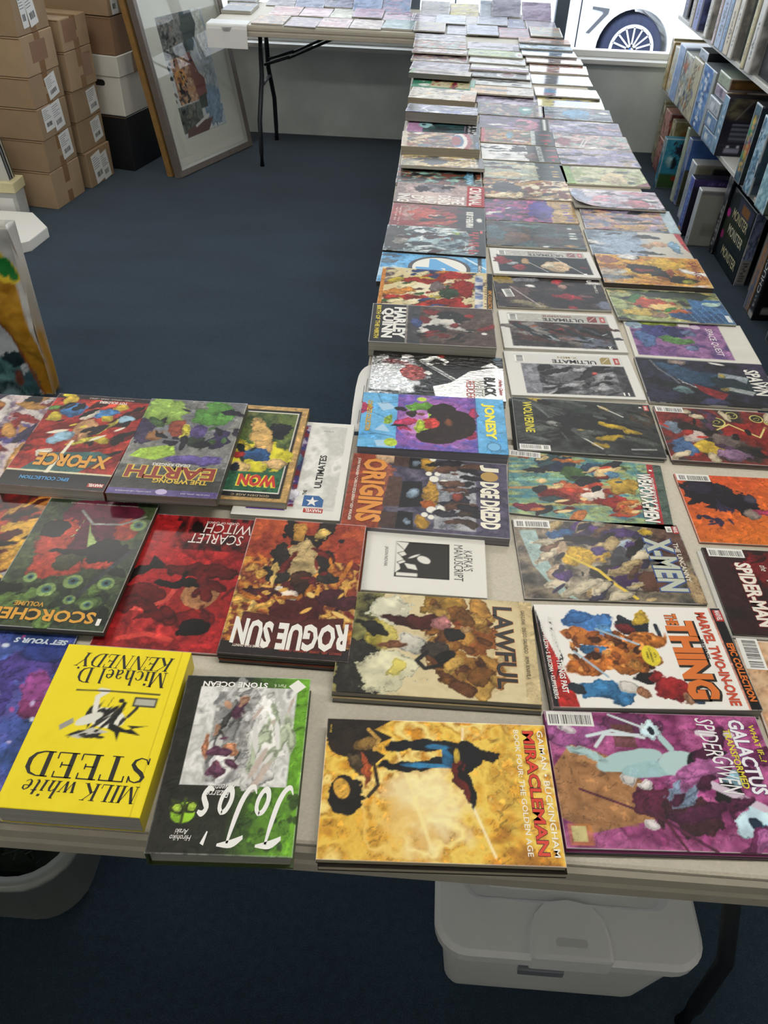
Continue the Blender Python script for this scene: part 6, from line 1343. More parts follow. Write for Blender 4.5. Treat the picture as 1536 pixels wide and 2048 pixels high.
RIGHT = {
'spawn': (.451, 1.306, 0, .259, .168, .006, 0, 0), 'space': (.454, 1.478, -.006, .259, .168, .005, 0, 0), 'hulk': (.444, 1.632, .020, .259, .168, .004, .0056, 0), 'savage': (.439, 1.815, .006, .259, .168, .012, 0, 0),
'redtip': (.436, 1.992, .010, .259, .168, .006, 0, 0), 'orchid': (.441, 2.168, -.008, .259, .168, .005, 0, 0), 'pink': (.429, 2.316, -.006, .259, .168, .006, .0056, 0), 'meadow': (.427, 2.524, .020, .259, .168, .006, 0, 0),
'violet': (.433, 2.715, .010, .259, .168, .005, 0, 0), 'coral': (.432, 2.893, -.040, .259, .168, .005, 0, 0), 'streak': (.430, 3.070, -.055, .259, .168, .004, 0, 0), 'globe': (.422, 3.247, -.060, .259, .168, .006, 0, 0),
'lemon': (.417, 3.420, -.046, .259, .168, .005, 0, 0), 'glare': (.417, 3.553, -.040, .259, .168, .005, .0056, 0), 'night': (.421, 3.780, -.01, .259, .168, .005, 0, 0), 'ember': (.427, 3.985, -.06, .259, .168, .008, 0, 0),
'sienna': (.422, 4.140, -.055, .259, .168, .006, .0086, 0), 'azure': (.414, 4.295, -.031, .259, .168, .006, .0066, 0), 'cobalt': (.412, 4.450, -.04, .259, .168, .006, .0066, 0), 'rust': (.417, 4.590, -.050, .259, .168, .006, .0066, 0)}

def gen(cols, seed, n=26, size=.016, sx=6, sy=3, el=3.2, ang=8, extra=()):
    """painterly stand-in art: bands of colour along the cover with scattered daubs"""
    return [('n', cols, sx, sy, seed), ('d', n, cols, 0, 0, 1, 1, size, seed, el, ang), ('d', 9, ['26262c', '332c30', '1e2226', 'e4e2de'], 0, 0, 1, 1, size * .8, seed + 50, el, ang)] + list(extra)
def bars(u, v0, v1, n, col, wd=.0016):
    return [('l', [(u - .014, v0 + (v1 - v0) * k / n), (u + .014, v0 + (v1 - v0) * k / n)], wd, col) for k in range(n)]

ART = {}
def A(key, look, ops, txs=(), res=.003, gloss='bag', **kw):
    ART[key] = (look, ops, list(txs), res, gloss, kw)
# left row
A('harley', 'very thick black and brown volume with white block title', [('n', ['4a3a34', '5c4a42', '3c302c', '6a564c'], 4, 3, 3, .28, 0, 1, 1), ('r', 0, 0, .285, 1, '1c1d1f'), ('r', .285, 0, .292, 1, 'b9b4aa'), ('r', .30, .0, .40, 1, '2f3a44', .7), ('e', .62, .66, .14, .15, 'd8d4cc', .25), ('e', .62, .70, .08, .06, '1e1c1e', .3), ('e', .50, .84, .08, .07, '8a2a28', .3), ('e', .73, .70, .06, .14, '22201f', .3), ('e', .80, .78, .04, .06, '982c28', .3), ('e', .48, .50, .08, .14, 'c8c6c0', .4), ('e', .44, .62, .05, .1, '7a2428', .4), ('e', .52, .40, .09, .10, '2a2a2e', .4), ('e', .45, .35, .05, .08, 'd4d2cc', .4), ('e', .70, .42, .12, .05, 'b8b4ae', .4, -15), ('e', .38, .55, .05, .1, '3a4a7c', .4), ('e', .91, .33, .022, .028, 'e0ded8', 0), ('d', 16, ['1c1a1c', '6a5a52', '8a2a2a'], .35, .1, .95, .9, .010, 8, 3, 20)],
  [tx('HARLEY', .232, .52, .135, .026, -90, 'e6e4de', b=.05), tx('QUINN', .13, .50, .130, .027, -90, 'e6e4de', b=.05), tx('BIRTH OF THE MIRTH', .055, .52, .145, .0098, -90, 'd8c432', b=.03)], .002, 'satin', name='paperback_book', cat='book', edge='2a2826', pages='a8a59c')
A('fantasy', 'cream softcover crowded with red, green and yellow shapes', [('bg', 'ded2ac'), ('n', ['e2d8b4', 'd4c494', 'ece4c8'], 4, 3, 3), ('d', 70, ['a8281f', '3a6a34', 'c8b43c', '8a7a78', 'c03a2c', '2f4a80', 'd08a3c', 'e8dcb0', '5c3a30'], .0, 0, .82, 1, .013, 5, 3, 15), ('e', .66, .88, .14, .12, 'b02a24', .3), ('e', .74, .55, .10, .22, '9a2420', .4), ('e', .70, .12, .1, .12, 'b02a24', .4), ('e', .50, .58, .06, .12, '7c7070', .3), ('e', .62, .42, .08, .14, '33503c', .4), ('r', 0, .05, .035, .95, 'c8843c'), ('n', ['34508c', 'd8d8d4', '4a68a8', 'e4e0d4'], 3, 8, 7, .84, .1, .91, .92, 2), ('r', .945, 0, 1, 1, '171b22'), ('t', .925, .15, .94, .85, 12, '8a5a48')], [tx('EPIC COLLECTION', .972, .30, .085, .0080, -90, 'd0933c', b=.03)], .002, 'gloss', name='paperback_book', cat='book', edge='4a4440', pages='b8b5aa')
A('four', 'sky blue softcover with a white disc and blue numeral', [('n', ['4f9ed4', '68b0de', '3f8cc4', '7cbce4'], 3, 3, 3), ('e', .12, .35, .16, .2, 'c4dcea', .5, 0, .9, .5), ('e', .30, .10, .16, .12, 'e2ecf0', .5, 0, .9, .5), ('e', .08, .72, .1, .08, '55758c', .5), ('e', .10, .90, .12, .04, '4a6a84', .5), ('l', [(.78, 1), (1, .62)], .006, 'd4e6f0'), ('r', .918, .0, .955, 1, '17191c')],
  [tx('4', .555, .57, .098, .112, -90, '4a9ed6', b=.05, out='16181c', ob=.06, offs=((.004, -.004),), grow=.004), tx('FANTASTIC FOUR', .936, .42, .105, .0075, -90, 'e8e8e4', b=.02, sh=.2)], .002, 'gloss', name='paperback_book', cat='book', edge='17191c', pages='3a3c40',
  deco=(('disc', 'logo_ring', .56, .56, .076, .068, '1d2024', .0002), ('disc', 'logo_disc', .56, .56, .066, .059, 'e4e2da', .0003)))
A('devil', 'icy blue and grey softcover with a slanted red title', [('n', ['5c7884', '8fa8b0', '34444c', 'b4c4c8', '22282c'], 5, 4, 3), ('e', .10, .5, .16, .5, '4a4844', .4), ('e', .15, .45, .08, .2, '8a8680', .5), ('p', [(.22, .95), (.36, .62), (.20, .25), (.34, .4), (.42, .7), (.35, 1)], 'd6dcdc'), ('e', .50, .60, .12, .1, '3a2426', .4), ('e', .60, .55, .08, .08, '8a3a2c', .5), ('e', .70, .80, .06, .08, '8aa04a', .5), ('d', 40, ['26343c', '9cb8c0', '4a2a2c', 'd4dcdc', '2c5060'], .2, 0, .85, 1, .011, 7, 3, 20), ('p', [(.80, 1), (1, 1), (1, 0), (.86, 0), (.92, .1)], '16171a'), ('t', .83, .06, .93, .95, 9, 'b3342e'), ('t', .785, .2, .81, .5, 5, 'e4e2dc')],
  [], .002, 'gloss', name='paperback_book', cat='book', edge='17191b', pages='2c2c2e', deco=(('poly', 'publisher_tab', [(.945, .86), (.972, .86), (.972, .96), (.945, .96)], 'c8504a'),))
A('cult', 'red and dark green softcover with a white ornate title', [('g', '9a2a2c', '1c2a2a', 1, 0), ('n', ['a02c2c', '7a2022', 'b84a40'], 4, 3, 4, 0, 0, .5, 1, 1.4, .8), ('e', .20, .60, .10, .30, 'b9a49c', .6, 0, .6, .7), ('e', .42, .5, .22, .36, 'b0402c', .3), ('e', .55, .52, .12, .26, '8f2a26', .4), ('e', .50, .48, .05, .09, '8a949c', .4), ('e', .45, .55, .05, .05, 'd8a898', .5), ('e', .56, .08, .08, .03, '6aa88a', .2), ('r', .70, 0, 1, 1, '182424', .8), ('d', 18, ['5c1a1c', 'c85a44', '1e1c1e'], .2, 0, .72, 1, .012, 4, 3, 10), ('t', .045, .25, .06, .85, 9, 'd8c4bc'), ('t', .085, .1, .10, .9, 14, 'd8c4bc'), ('e', .93, .45, .03, .1, 'd8d8d0', .6), ('t', .80, .12, .87, .85, 7, 'd4d8d2')],
  [tx('CULT OF THE LAMB', .835, .48, .105, .020, -90, 'dcdcd4', b=.05)], .002, 'gloss', name='paperback_book', cat='book', edge='22282a', pages='3a3838')
A('crim', 'pale pink and grey softcover with a red end strip', [('bg', 'b9a4a2'), ('n', ['c2aeac', 'a89492', 'd0bcb8'], 4, 3, 3), ('r', 0, 0, .1, 1, '9a8c8c'), ('e', .42, .80, .20, .2, '77727a', .35), ('e', .50, .70, .12, .12, 'a09aa0', .4), ('e', .30, .70, .08, .15, '4e4a50', .4), ('e', .58, .85, .08, .1, '3f3c42', .4), ('r', .80, 0, 1, 1, 'b02f36')],
  [tx('CRIMINAL', .895, .49, .150, .036, -90, 'e9e2dc', b=.02), tx('THE', .705, .24, .062, .036, -90, 'eae6e0', b=.03), tx('DEAD', .555, .22, .075, .036, -90, 'eae6e0', b=.03), tx('AND', .405, .20, .060, .036, -90, 'eae6e0', b=.03), tx('DY', .255, .20, .055, .036, -90, 'eae6e0', b=.03), tx('ING', .105, .22, .066, .036, -90, 'eae6e0', b=.03)], .0025, 'satin', name='paperback_book', cat='book', edge='7a3a3c', pages='b0aca4')
A('conan', 'turquoise and rust comic with a blue splashed title', gen(['5c8f88', '22302e', '8a4a3c', '3a2a28', '88b4a8', 'b86a4c', '1c2022'], 5, 60, .012, 6, 4, 3, 15, [('e', .88, .5, .05, .36, '14181c', .4), ('e', .84, .5, .04, .36, '5c9cc0', .3)]), [tx('CONAN', .865, .48, .115, .022, -90, '8cc4e0', b=.05, out='12161a', ob=.05)], .003, 'gloss', edge='2a3030')
A('gold', 'amber and black comic with stacked white words', gen(['b8924a', '3c2e22', 'd9c07c', '1e1a18', 'a87a34'], 6, 40, .015, 5, 3, 3, 12, [('e', .40, .5, .16, .3, '221c1a', .4), ('e', .10, .3, .12, .4, 'a9a490', .5, 0, .7, .6), ('r', .90, 0, 1, 1, '3c3426')]) + [('t', .83, .1, .87, .9, 8, 'ddd8c4'), ('t', .885, .1, .92, .9, 8, 'ddd8c4'), ('t', .78, .1, .795, .9, 12, 'c8b890')], (), .003, 'gloss', edge='2c2620')
A('cap', 'thick volume with red, white and blue curved bands', gen(['b89a74', '8a6a54', 'd4bc94', '5c4a44', 'a05a48', '6a7a88'], 7, 50, .013, 6, 4, 3, 10, [('e', .78, .5, .12, .62, '9a3a3a', .1), ('e', .75, .5, .10, .5, 'd0ccc4', .1), ('e', .72, .5, .08, .4, '3f5f8c', .1), ('e', .70, .5, .06, .3, '9a3a3a', .1), ('r', .92, 0, 1, 1, '16202c'), ('r', .0, .0, .07, 1, 'cfc6b0', .7)]) + [('t', .945, .08, .98, .48, 9, '6a9ac8')], (), .003, 'gloss', name='paperback_book', cat='book', edge='8a8272', pages='a8a090')
A('nine', 'dark teal and violet comic with a pale blue loop', gen(['1f3f48', '2f5a60', '16282e', '3a6a70'], 8, 30, .013, 6, 4, 3, 10, [('n', ['9a6a98', 'b48ab0', '7a4a80'], 3, 3, 5, 0, 0, .22, 1), ('e', .24, .65, .09, .25, '9ccad0', .2), ('e', .22, .67, .03, .07, '22444c', .1), ('r', .80, 0, 1, 1, '1a2a30')]) + [('t', .83, .08, .87, .92, 9, 'dcd8e0'), ('t', .89, .05, .95, .95, 7, 'e4e4e4'), ('t', .785, .1, .80, .9, 12, 'c8b0c8')], (), .003, 'bag')
A('blue', 'thick stack-like volume in blue, violet and black', gen(['55557c', '8080a8', '34344c', 'a8a8c4', '22242e', '3f4f98'], 9, 36, .016, 5, 3, 4, 5, [('e', .10, .5, .10, .4, '3a3a3c', .4), ('e', .62, .18, .2, .12, '3c4aa0', .4), ('l', [(.3, .8), (.22, .5), (.30, .2)], .006, 'd8d8e0')]), (), .004, 'bag', name='paperback_book', cat='book', edge='6a6862', pages='8a8680')
A('beige', 'thick beige volume with fine line art and a tan corner', [('n', ['bdb5a4', 'd4ccbc', 'a49c8c', 'c9bfa8'], 5, 3, 3), ('d', 40, ['8f8878', 'ddd8cc', '7c7a80', 'b8a078', 'c8c4c0'], .0, 0, .75, 1, .011, 5, 3, 10), ('r', .78, .0, 1, .6, 'b3957c'), ('t', .74, .1, .77, .5, 5, '5c5850')], (), .004, 'bag', name='paperback_book', cat='book', edge='8a8070', pages='948a7a')
A('banner', 'green comic with a colourful band of white lettering', [('bg', '2f7f60'), ('n', ['2c7a5c', '48a07c', '226a50'], 3, 2, 3), ('r', .30, .1, .92, .95, 'c9c09a'), ('d', 24, ['b83a2c', 'd8c43c', '8a2c48', '4a8a3c', 'e4d8b8', 'c87a3c'], .3, .1, .9, .95, .013, 6, 2, 80), ('t', .08, .55, .26, .95, 4, 'e4e8e0'), ('e', .2, .25, .1, .16, 'e0e4dc', .2)], (), .004, 'bag', edge='3a6a54')
A('grey', 'thick pale grey volume with a brown sweeping form and green lettering', [('n', ['b4aca8', 'c8c0bc', 'a09894'], 4, 3, 3), ('e', .36, .52, .32, .22, '6e6258', .35, -8), ('e', .62, .35, .18, .14, '5c5248', .4, -8), ('e', .70, .35, .05, .1, '2a2c26', .4), ('r', 0, 0, .06, 1, '8fb08a'), ('e', .25, .2, .1, .1, 'b08a80', .5), ('t', .84, .1, .90, .9, 7, '3f7a58')], (), .004, 'bag', name='paperback_book', cat='book', edge='3a4038', pages='6a6c66')
for key, look, cols in (('l0', 'grey-violet comic behind the thick pale grey volume', ['8a8494', 'b4aeb8', '6a6474', '9c7a84']), ('la', 'mixed red and cream comic with a boxed corner', ['9a5a58', 'c8bca8', '6a6270', '8a4a44', 'd8d0c4']), ('lb', 'white comic scattered with red and brown daubs', ['c8c0bc', '9a6a64', 'e0dad4', '6a5450', 'a84a48']),
                        ('lc', 'comic in red, green and pale blue patches', ['8a6a60', 'a8b4b8', '6a7a58', 'b05a4c', 'c8c0b4']), ('ld', 'soft grey comic with lilac streaks', ['a8a4ac', '8a8698', 'c4c0c4', '948a7c'])):
    A(key, look, gen(cols, len(ART) + 3, 30, .013, 5, 3, 3, 6), (), .005, 'bag')
# middle row
WB = [('bg', 'd9d8d4')]
def ult(art, strip='c4c3be', tcol='1c1b1c', sub='7a2a26', subt='WOLVERINE', num='2', logo='8a2622'):
    ops = [('bg', 'dcdbd6')] + art + [('r', .075, .72, .925, .945, strip)]
    t = [tx('ULTIMATE', .545, .79, .090, .0145, 180, tcol, b=.03), tx(subt, .50, .885, .066 if subt == 'WOLVERINE' else .040, .0082, 180, sub, b=.01), tx('MARVEL', .885, .83, .013, .005, -90, 'f0e8e4', b=.03), tx(num, .865, .10, .008 if len(num) == 1 else .012, .011, -180, 'e9e8e4', b=.04)]
    d = (('poly', 'series_logo', [(.755, .76), (.835, .76), (.835, .92), (.775, .92), (.755, .88)], logo), ('poly', 'publisher_tab', [(.862, .76), (.905, .76), (.905, .91), (.862, .91)], 'b3403a'), ('line', 'logo_slash', [(.765, .78), (.825, .90)], .0014, 'd8d6d0'), ('bar', .115, .835, .026, .020, -90))
    return ops, t, d
o_, t_, d_ = ult([('n', ['55555a', '77777c', '3c3c40', '8c8c92', '48484c'], 5, 4, 3, .12, .055, .925, .74), ('e', .55, .38, .26, .22, '6a6a6e', .5), ('e', .70, .36, .1, .2, '88888c', .4), ('d', 46, ['3a3a3e', '9a9a9e', '5c5c60', 'b4b4b8', '2a2a2e'], .28, .08, .8, .68, .010, 6, 3, 20), ('r', .12, .055, .24, .74, '9c9ca8', .5), ('r', .84, .055, .925, .70, '35353a', .7), ('r', 0, 0, 1, .05, 'dcdbd6'), ('r', .93, 0, 1, 1, 'dcdbd6'), ('r', 0, 0, .07, 1, 'dcdbd6'), ('e', .68, .53, .02, .03, 'b0504c', .3)], 'd2d2ce', '1c1b1c', '8f7c3c', 'X-MEN', '11', '9a8648')
A('ux11', 'white-bordered comic with grey art and a gold square logo', o_, t_, .002, 'satin', deco=d_, edge='d4d2cc', pages='d8d6d0')
o_, t_, d_ = ult([('n', ['2c2a2c', '4a4648', '1c1c1e', '5c5456', '3a3436'], 4, 4, 4, .075, .06, .925, .74), ('e', .35, .36, .14, .14, '1f3036', .4), ('e', .40, .32, .10, .05, '9aa4a4', .4, -40), ('e', .28, .56, .05, .05, 'a0583c', .5), ('e', .48, .48, .06, .07, '983a30', .5), ('e', .58, .25, .1, .05, 'b0887c', .4, -30), ('e', .72, .3, .14, .2, '6a7484', .6, 0, .8, .5), ('l', [(.70, .28), (.88, .46)], .002, 'a8b0b4'), ('e', .15, .6, .05, .12, '7a2c28', .5), ('d', 30, ['161618', '5a3a34', '8a8480', '2c3a40'], .1, .08, .9, .7, .010, 5, 4, -25)], 'b4b2ac', '1c1b1c', '7a2a26', 'WOLVERINE', '2', '7c2420')
A('uw2', 'white-bordered comic with dark art, numbered 2 in the corner', o_, t_, .002, 'satin', deco=d_, edge='d4d2cc', pages='d8d6d0')
A('u2', 'dark brown and red comic with a small barcode sticker', gen(['241f22', '3a3034', '1a181a', '4c3c3a'], 12, 24, .013, 4, 3, 3, 10, [('e', .18, .40, .16, .26, '5a4640', .5), ('e', .10, .85, .10, .12, 'a8904c', .4), ('e', .28, .12, .2, .08, '8a8064', .4, -15), ('e', .30, .85, .1, .08, '8a8a94', .4), ('e', .60, .82, .05, .08, 'b0303c', .3), ('e', .63, .66, .04, .06, 'b89080', .4), ('e', .66, .36, .13, .09, 'a82a38', .3, -12), ('e', .66, .05, .05, .05, 'a8303c', .3), ('e', .82, .40, .06, .04, '8a5a60', .4), ('e', .97, .15, .08, .12, '7a8298', .5, 0, .8, .5), ('l', [(.15, .62), (.32, .2), (.38, .05)], .003, 'b4a8a4')]), [tx('U', .895, .88, .013, .013, -90, 'e4e2de', b=.05), tx('ULTIMATE 2', .93, .68, .055, .0065, -90, 'e4e2de', b=.02)], .002, 'gloss', deco=(('bar', .115, .42, .040, .022, -80),), edge='3a3234')
o_, t_, d_ = ult([('n', ['141a1e', '22303a', '0f1418', '2c3438'], 4, 4, 4, .06, .10, .94, .76), ('e', .62, .36, .13, .20, 'd0b490', .2), ('e', .55, .40, .05, .1, 'e0d4b8', .4), ('e', .26, .28, .07, .10, 'a03038', .3), ('e', .10, .52, .08, .16, '9a3038', .4), ('e', .33, .52, .04, .10, 'b09068', .4), ('e', .20, .42, .05, .05, '9aa0a4', .5), ('e', .87, .36, .04, .05, '7a3034', .4), ('l', [(.36, .48), (.52, .14)], .0016, 'dcdad4'), ('l', [(.62, .70), (.86, .10)], .0018, 'dcdad4'), ('l', [(.18, .95), (.26, .78)], .0012, 'e8e6e0')], 'b4b2ac', '1c1b1c', '6a4a44', 'WOLVERINE', '1', '7c2c28')
A('uw1', 'white-bordered comic with a pale round shape, numbered 1', o_, t_, .002, 'satin', deco=d_, edge='d4d2cc', pages='d8d6d0')
A('aqua', 'curling dark teal and brown comic with scratchy white title', gen(['1f2c2e', '33484a', '54443a', '16201f', '3f5a5c'], 13, 34, .013, 5, 3, 3, 10, [('e', .32, .36, .14, .2, '6a4c3c', .3), ('e', .10, .5, .1, .3, '3f6068', .5), ('e', .45, .85, .16, .06, '6a8a8c', .5), ('e', .62, .3, .16, .12, '4a2e2a', .5), ('t', .86, .3, .93, .9, 6, 'd4d8d4'), ('e', .85, .12, .06, .05, 'b08a50', .5)]), (), .003, 'bag', edge='2a3434')
A('magenta', 'magenta and violet comic with mustard end', gen(['9a3f7c', '6a3f88', '3a2a4a', 'b85a90', '55408c'], 14, 36, .013, 5, 3, 3, 15, [('r', .72, 0, 1, 1, 'b49460'), ('n', ['b89a64', 'a08050', 'c8ac7c'], 3, 3, 5, .74, 0, 1, 1), ('e', .62, .5, .14, .4, '55489a', .4), ('t', .86, .1, .95, .9, 7, '66549a')]), (), .003, 'bag', edge='5a4060')
A('gilt', 'cream and gold comic with black sweeping shapes', gen(['cdb98c', '2c2a30', 'b08848', '8a4034', 'e0d4b4', '6a4a34'], 15, 40, .014, 5, 3, 3, 20, [('e', .25, .55, .18, .25, '26262c', .4), ('e', .60, .6, .05, .1, 'e4dcc4', .4), ('e', .9, .3, .06, .2, '7a2c24', .5)]), (), .003, 'bag', edge='5a4a34')
A('cream', 'pale cream and dark green comic with a long brown streak', gen(['b4b49c', '8a9890', 'c8b48c'], 16, 14, .013, 4, 3, 3, 5, [('r', .66, 0, 1, 1, '2a383a'), ('e', .28, .62, .26, .08, '4a302e', .35), ('e', .30, .25, .24, .14, 'c4b084', .5), ('e', .52, .72, .14, .14, 'c9c8b0', .5), ('e', .55, .25, .14, .1, 'd0d0b4', .5), ('t', .84, .08, .92, .92, 6, 'a88a54')]), (), .003, 'bag', edge='2c3434')
A('kanji', 'white and black brushwork comic with red square characters', gen(['c9c8c8', 'e0dfdd', 'a8a8aa'], 17, 8, .013, 4, 3, 3, 5, [('e', .15, .72, .22, .05, '1a1a1c', .5, -8), ('e', .25, .55, .2, .04, '1c1c1e', .5, 4), ('e', .5, .75, .14, .2, '17171a', .7), ('r', .60, 0, 1, 1, '2a2e2e'), ('e', .64, .3, .08, .2, '7a5a50', .5), ('r', .73, 0, .79, 1, 'a4aca8'), ('t', .84, .08, .98, .92, 4, 'a8323a'), ('t', .74, .1, .78, .9, 9, '3a3e40')]), (), .003, 'bag', deco=(('bar', .07, .90, .026, .014, 180),), edge='2a2a2c')
A('strip', 'orange and green comic with a red left strip and red characters', gen(['8a5a3c', 'b88a4c', '5a6a4c', '9a4a3c', 'c8a878', '4a3430'], 18, 36, .013, 5, 3, 3, 15, [('r', 0, 0, .055, 1, 'a82a2e'), ('e', .40, .6, .05, .2, '5c8aa0', .4), ('r', .72, 0, 1, 1, '26302f'), ('r', .68, 0, .735, 1, 'a4aca8'), ('t', .80, .08, .95, .92, 4, 'a8323a')]), (), .003, 'bag', edge='3a302c')
A('plum', 'plum comic with pink flare and a black end strip', gen(['4a3a5c', '6a4f80', '34283f', '7a5a88'], 19, 20, .014, 4, 3, 3, 8, [('e', .70, .4, .16, .4, 'b06a80', .5), ('e', .62, .5, .1, .16, '2c2430', .5), ('r', .87, 0, 1, 1, '26302e'), ('r', .91, .1, .95, .95, 'd8dcd8'), ('e', .5, .1, .2, .08, 'a88aa8', .5)]), (), .004, 'bag', edge='2a2630')
A('teal', 'multicoloured comic with a teal oval near a black end strip', gen(['4a4a54', '8a6a5c', '6a5a80', '2c2c34', 'b49c88', '5c7a78'], 20, 40, .012, 6, 3, 2.5, 10, [('e', .72, .5, .10, .34, '3f8a84', .3), ('e', .74, .6, .05, .1, 'c8dcd0', .4), ('r', .84, 0, .88, 1, '4a4238'), ('r', .92, .1, .96, 1, 'd4d8d4'), ('r', .0, 0, .05, 1, '2a3434')]), (), .004, 'bag', edge='2c3034')
for key, look, cols, ex in (('gun', 'lavender and grey comic with a dark scratchy corner', ['8a7ca0', 'b4a8c0', '6a6080', 'c8c0c8'], [('t', .86, .1, .98, .9, 4, '3a383c')]), ('amber', 'amber comic with a long dark silhouette and pale end', ['c09048', 'b08a50', 'd0a868'], [('r', .58, 0, 1, 1, 'b8b0a4'), ('e', .38, .52, .26, .14, '2a2824', .3, -6), ('e', .18, .5, .1, .05, '2c2a26', .3), ('d', 8, ['8f887c', 'a49c90'], .75, .1, .98, .9, .01, 3)]),
                            ('rifle', 'pale grey comic with a dark green slanting streak', ['b8bab8', 'd0d2d0', '9c9e9c'], [('e', .42, .45, .38, .10, '35403c', .2, -5)]), ('disc', 'black comic with a white ring and red centre', ['2c2e34', '4a4c54', '8c8e94', '1c1e22'], [('e', .60, .4, .16, .4, 'c8cace', .3), ('e', .62, .38, .11, .3, '7a5058', .3), ('r', .93, 0, 1, 1, 'd0d2d4')]),
                            ('pale', 'plain pale comic with purple and red lower edge', ['c9c9c4', 'd2d2cc', 'c0c0ba'], [('n', ['6a4a70', '9a6a90', '3a5048', 'a84a44'], 4, 2, 5, 0, 0, 1, .32)]), ('mist', 'misty white comic behind the plain pale one', ['cccac6', 'b8b8ba', 'd8d6d2'], ()),
                            ('green', 'bright green comic with a white circle at its end', ['7aa04c', '9cb858', '5c7a48', 'b4c070'], [('e', .93, .4, .07, .4, 'd4d8d4', .2), ('e', .93, .42, .035, .2, 'a05a60', .4)]), ('dusk', 'dusky lilac comic with a dark brown long shape', ['a8a0b0', 'b8b2bc', '948ca0'], [('e', .58, .40, .26, .12, '3f3034', .4, -5), ('e', .25, .34, .2, .03, '4a4044', .3), ('r', .86, 0, 1, .6, '4a464c')])):
    A(key, look, gen(cols, len(ART) + 5, 12, .013, 5, 3, 3, 6, ex), (), .004, 'bag')
# right-hand row
A('spawn', 'dark blue and black comic with red streaks and white title', gen(['1e1e2a', '2c2c44', '17171c', '34344c'], 31, 12, .014, 4, 3, 3, -15, [('e', .42, .62, .24, .16, '34506c', .35, -14), ('e', .28, .80, .14, .08, '3a5a78', .4, -20), ('e', .74, .48, .20, .22, '20343c', .12, -10), ('p', [(.62, .74), (.84, .66), (.80, .52), (.72, .62), (.60, .62)], '8a949c'), ('p', [(.58, .38), (.80, .26), (.84, .34), (.66, .42)], '9aa0a0'), ('e', .63, .64, .03, .04, 'a8984c', .4), ('e', .62, .36, .04, .04, 'a8984c', .4), ('p', [(.38, .46), (.62, .26), (.55, .1), (.42, .3)], '8a2a2e'), ('e', .50, .08, .1, .06, '4a4a70', .4), ('e', .30, .30, .07, .08, '6f8c90', .3), ('e', .33, .93, .06, .05, 'a08c84', .3), ('l', [(.12, .95), (.16, .75), (.24, .58), (.28, .45)], .004, '6f7276'), ('e', .92, .9, .12, .2, '3a3050', .4), ('p', [(.86, 0), (.96, 0), (.90, .14)], '9a2a28'), ('e', .1, .15, .16, .14, '30304a', .4)]), [tx('SPAWN', .885, .56, .096, .030, -90, 'e6e4de', b=.03, out='1c1a22', ob=.03), tx('KING', .965, .42, .054, .018, -90, 'dedcd8', b=.01)], .002, 'gloss', edge='1c1c22')
A('space', 'purple and green comic on an oversized white board', [('bg', 'dad8d0'), ('n', ['dcdad2', 'd2d0c6'], 3, 3, 3), ('r', .035, .06, .80, .965, '7a4a84'), ('n', ['8a5a94', '6a4a80', 'a070a0', '55407a'], 4, 3, 4, .035, .06, .80, .965), ('e', .25, .70, .16, .2, '4a4a88', .4), ('e', .14, .50, .08, .2, '5a78ac', .4), ('e', .08, .86, .06, .1, 'a8c0d4', .4), ('e', .30, .92, .2, .06, '9aae54', .4), ('e', .38, .50, .16, .08, '5c8a4c', .3, -10), ('e', .42, .72, .12, .14, '34386a', .4), ('e', .52, .70, .06, .10, '6a78a0', .4), ('e', .5, .3, .06, .08, '6a7aa0', .4), ('r', .46, .86, .56, .97, 'd8d6d2')], [tx('SPACE QUEST', .70, .50, .118, .0165, -90, 'eceae8', sh=.1)], .002, 'bag', edge='d4d2cc', deco=(('disc', 'round_sticker', .60, .87, .011, .009, 'c9b8cc'),))
A('hulk', 'green, orange and blue comic with brick-like blue corner', gen(['8a9a5c', 'a8b078', '55683c', 'b8a860'], 33, 20, .014, 4, 3, 3, -10, [('n', ['2f5a88', '3f74a8', '24486c'], 6, 6, 4, .70, 0, 1, .75), ('e', .70, .22, .24, .22, '2f5c90', .2), ('e', .60, .88, .30, .12, '2a3a28', .5), ('e', .78, .85, .12, .12, '24301f', .5), ('e', .36, .55, .18, .18, 'b0472c', .4), ('e', .48, .45, .12, .1, 'd8b878', .5), ('e', .56, .32, .12, .06, 'c8683c', .5), ('e', .22, .70, .04, .2, '3f7a34', .4, -30), ('e', .50, .38, .03, .12, '3f8a3c', .4, -50), ('e', .88, .62, .09, .06, 'b4d0c4', .2, 10), ('e', .35, .18, .1, .08, 'a08070', .4), ('e', .2, .25, .16, .12, 'c4a848', .5)] + [('l', [(.62 + k * .06, .5), (.68 + k * .06, .02)], .0015, '6a98bc') for k in range(6)]), (), .002, 'gloss', edge='3a4a34', deco=(('poly', 'publisher_tab', [(.945, .05), (.985, .05), (.985, .26), (.945, .26)], 'd4dcdc'),))
A('savage', 'thick golden-orange comic with a dark long shape and red title', gen(['c48a34', 'd8a848', 'b07030', 'd4b050'], 34, 8, .016, 4, 3, 3, 0, [('e', .08, .30, .16, .25, '8a949c', .6, 0, .7, .6), ('e', .10, .8, .1, .12, 'b0745c', .5), ('e', .65, .75, .2, .2, 'd0a83c', .4), ('e', .40, .55, .18, .14, '26221e', .5, -5), ('e', .58, .40, .12, .12, '2c2a20', .5, -8), ('e', .74, .20, .14, .12, '262419', .4, -8), ('e', .80, .15, .06, .06, '9a9a34', .4), ('e', .66, .42, .04, .12, 'a8542c', .5), ('e', .42, .5, .08, .04, '8a3424', .5)]), [tx('SAVAGE', .925, .55, .105, .020, -90, '7c2a24', b=.02), tx('TALES', .865, .72, .05, .012, -90, '7c2a24')], .002, 'gloss', edge='3a3024', pages='4a443c')
ART['savage'][2].pop()
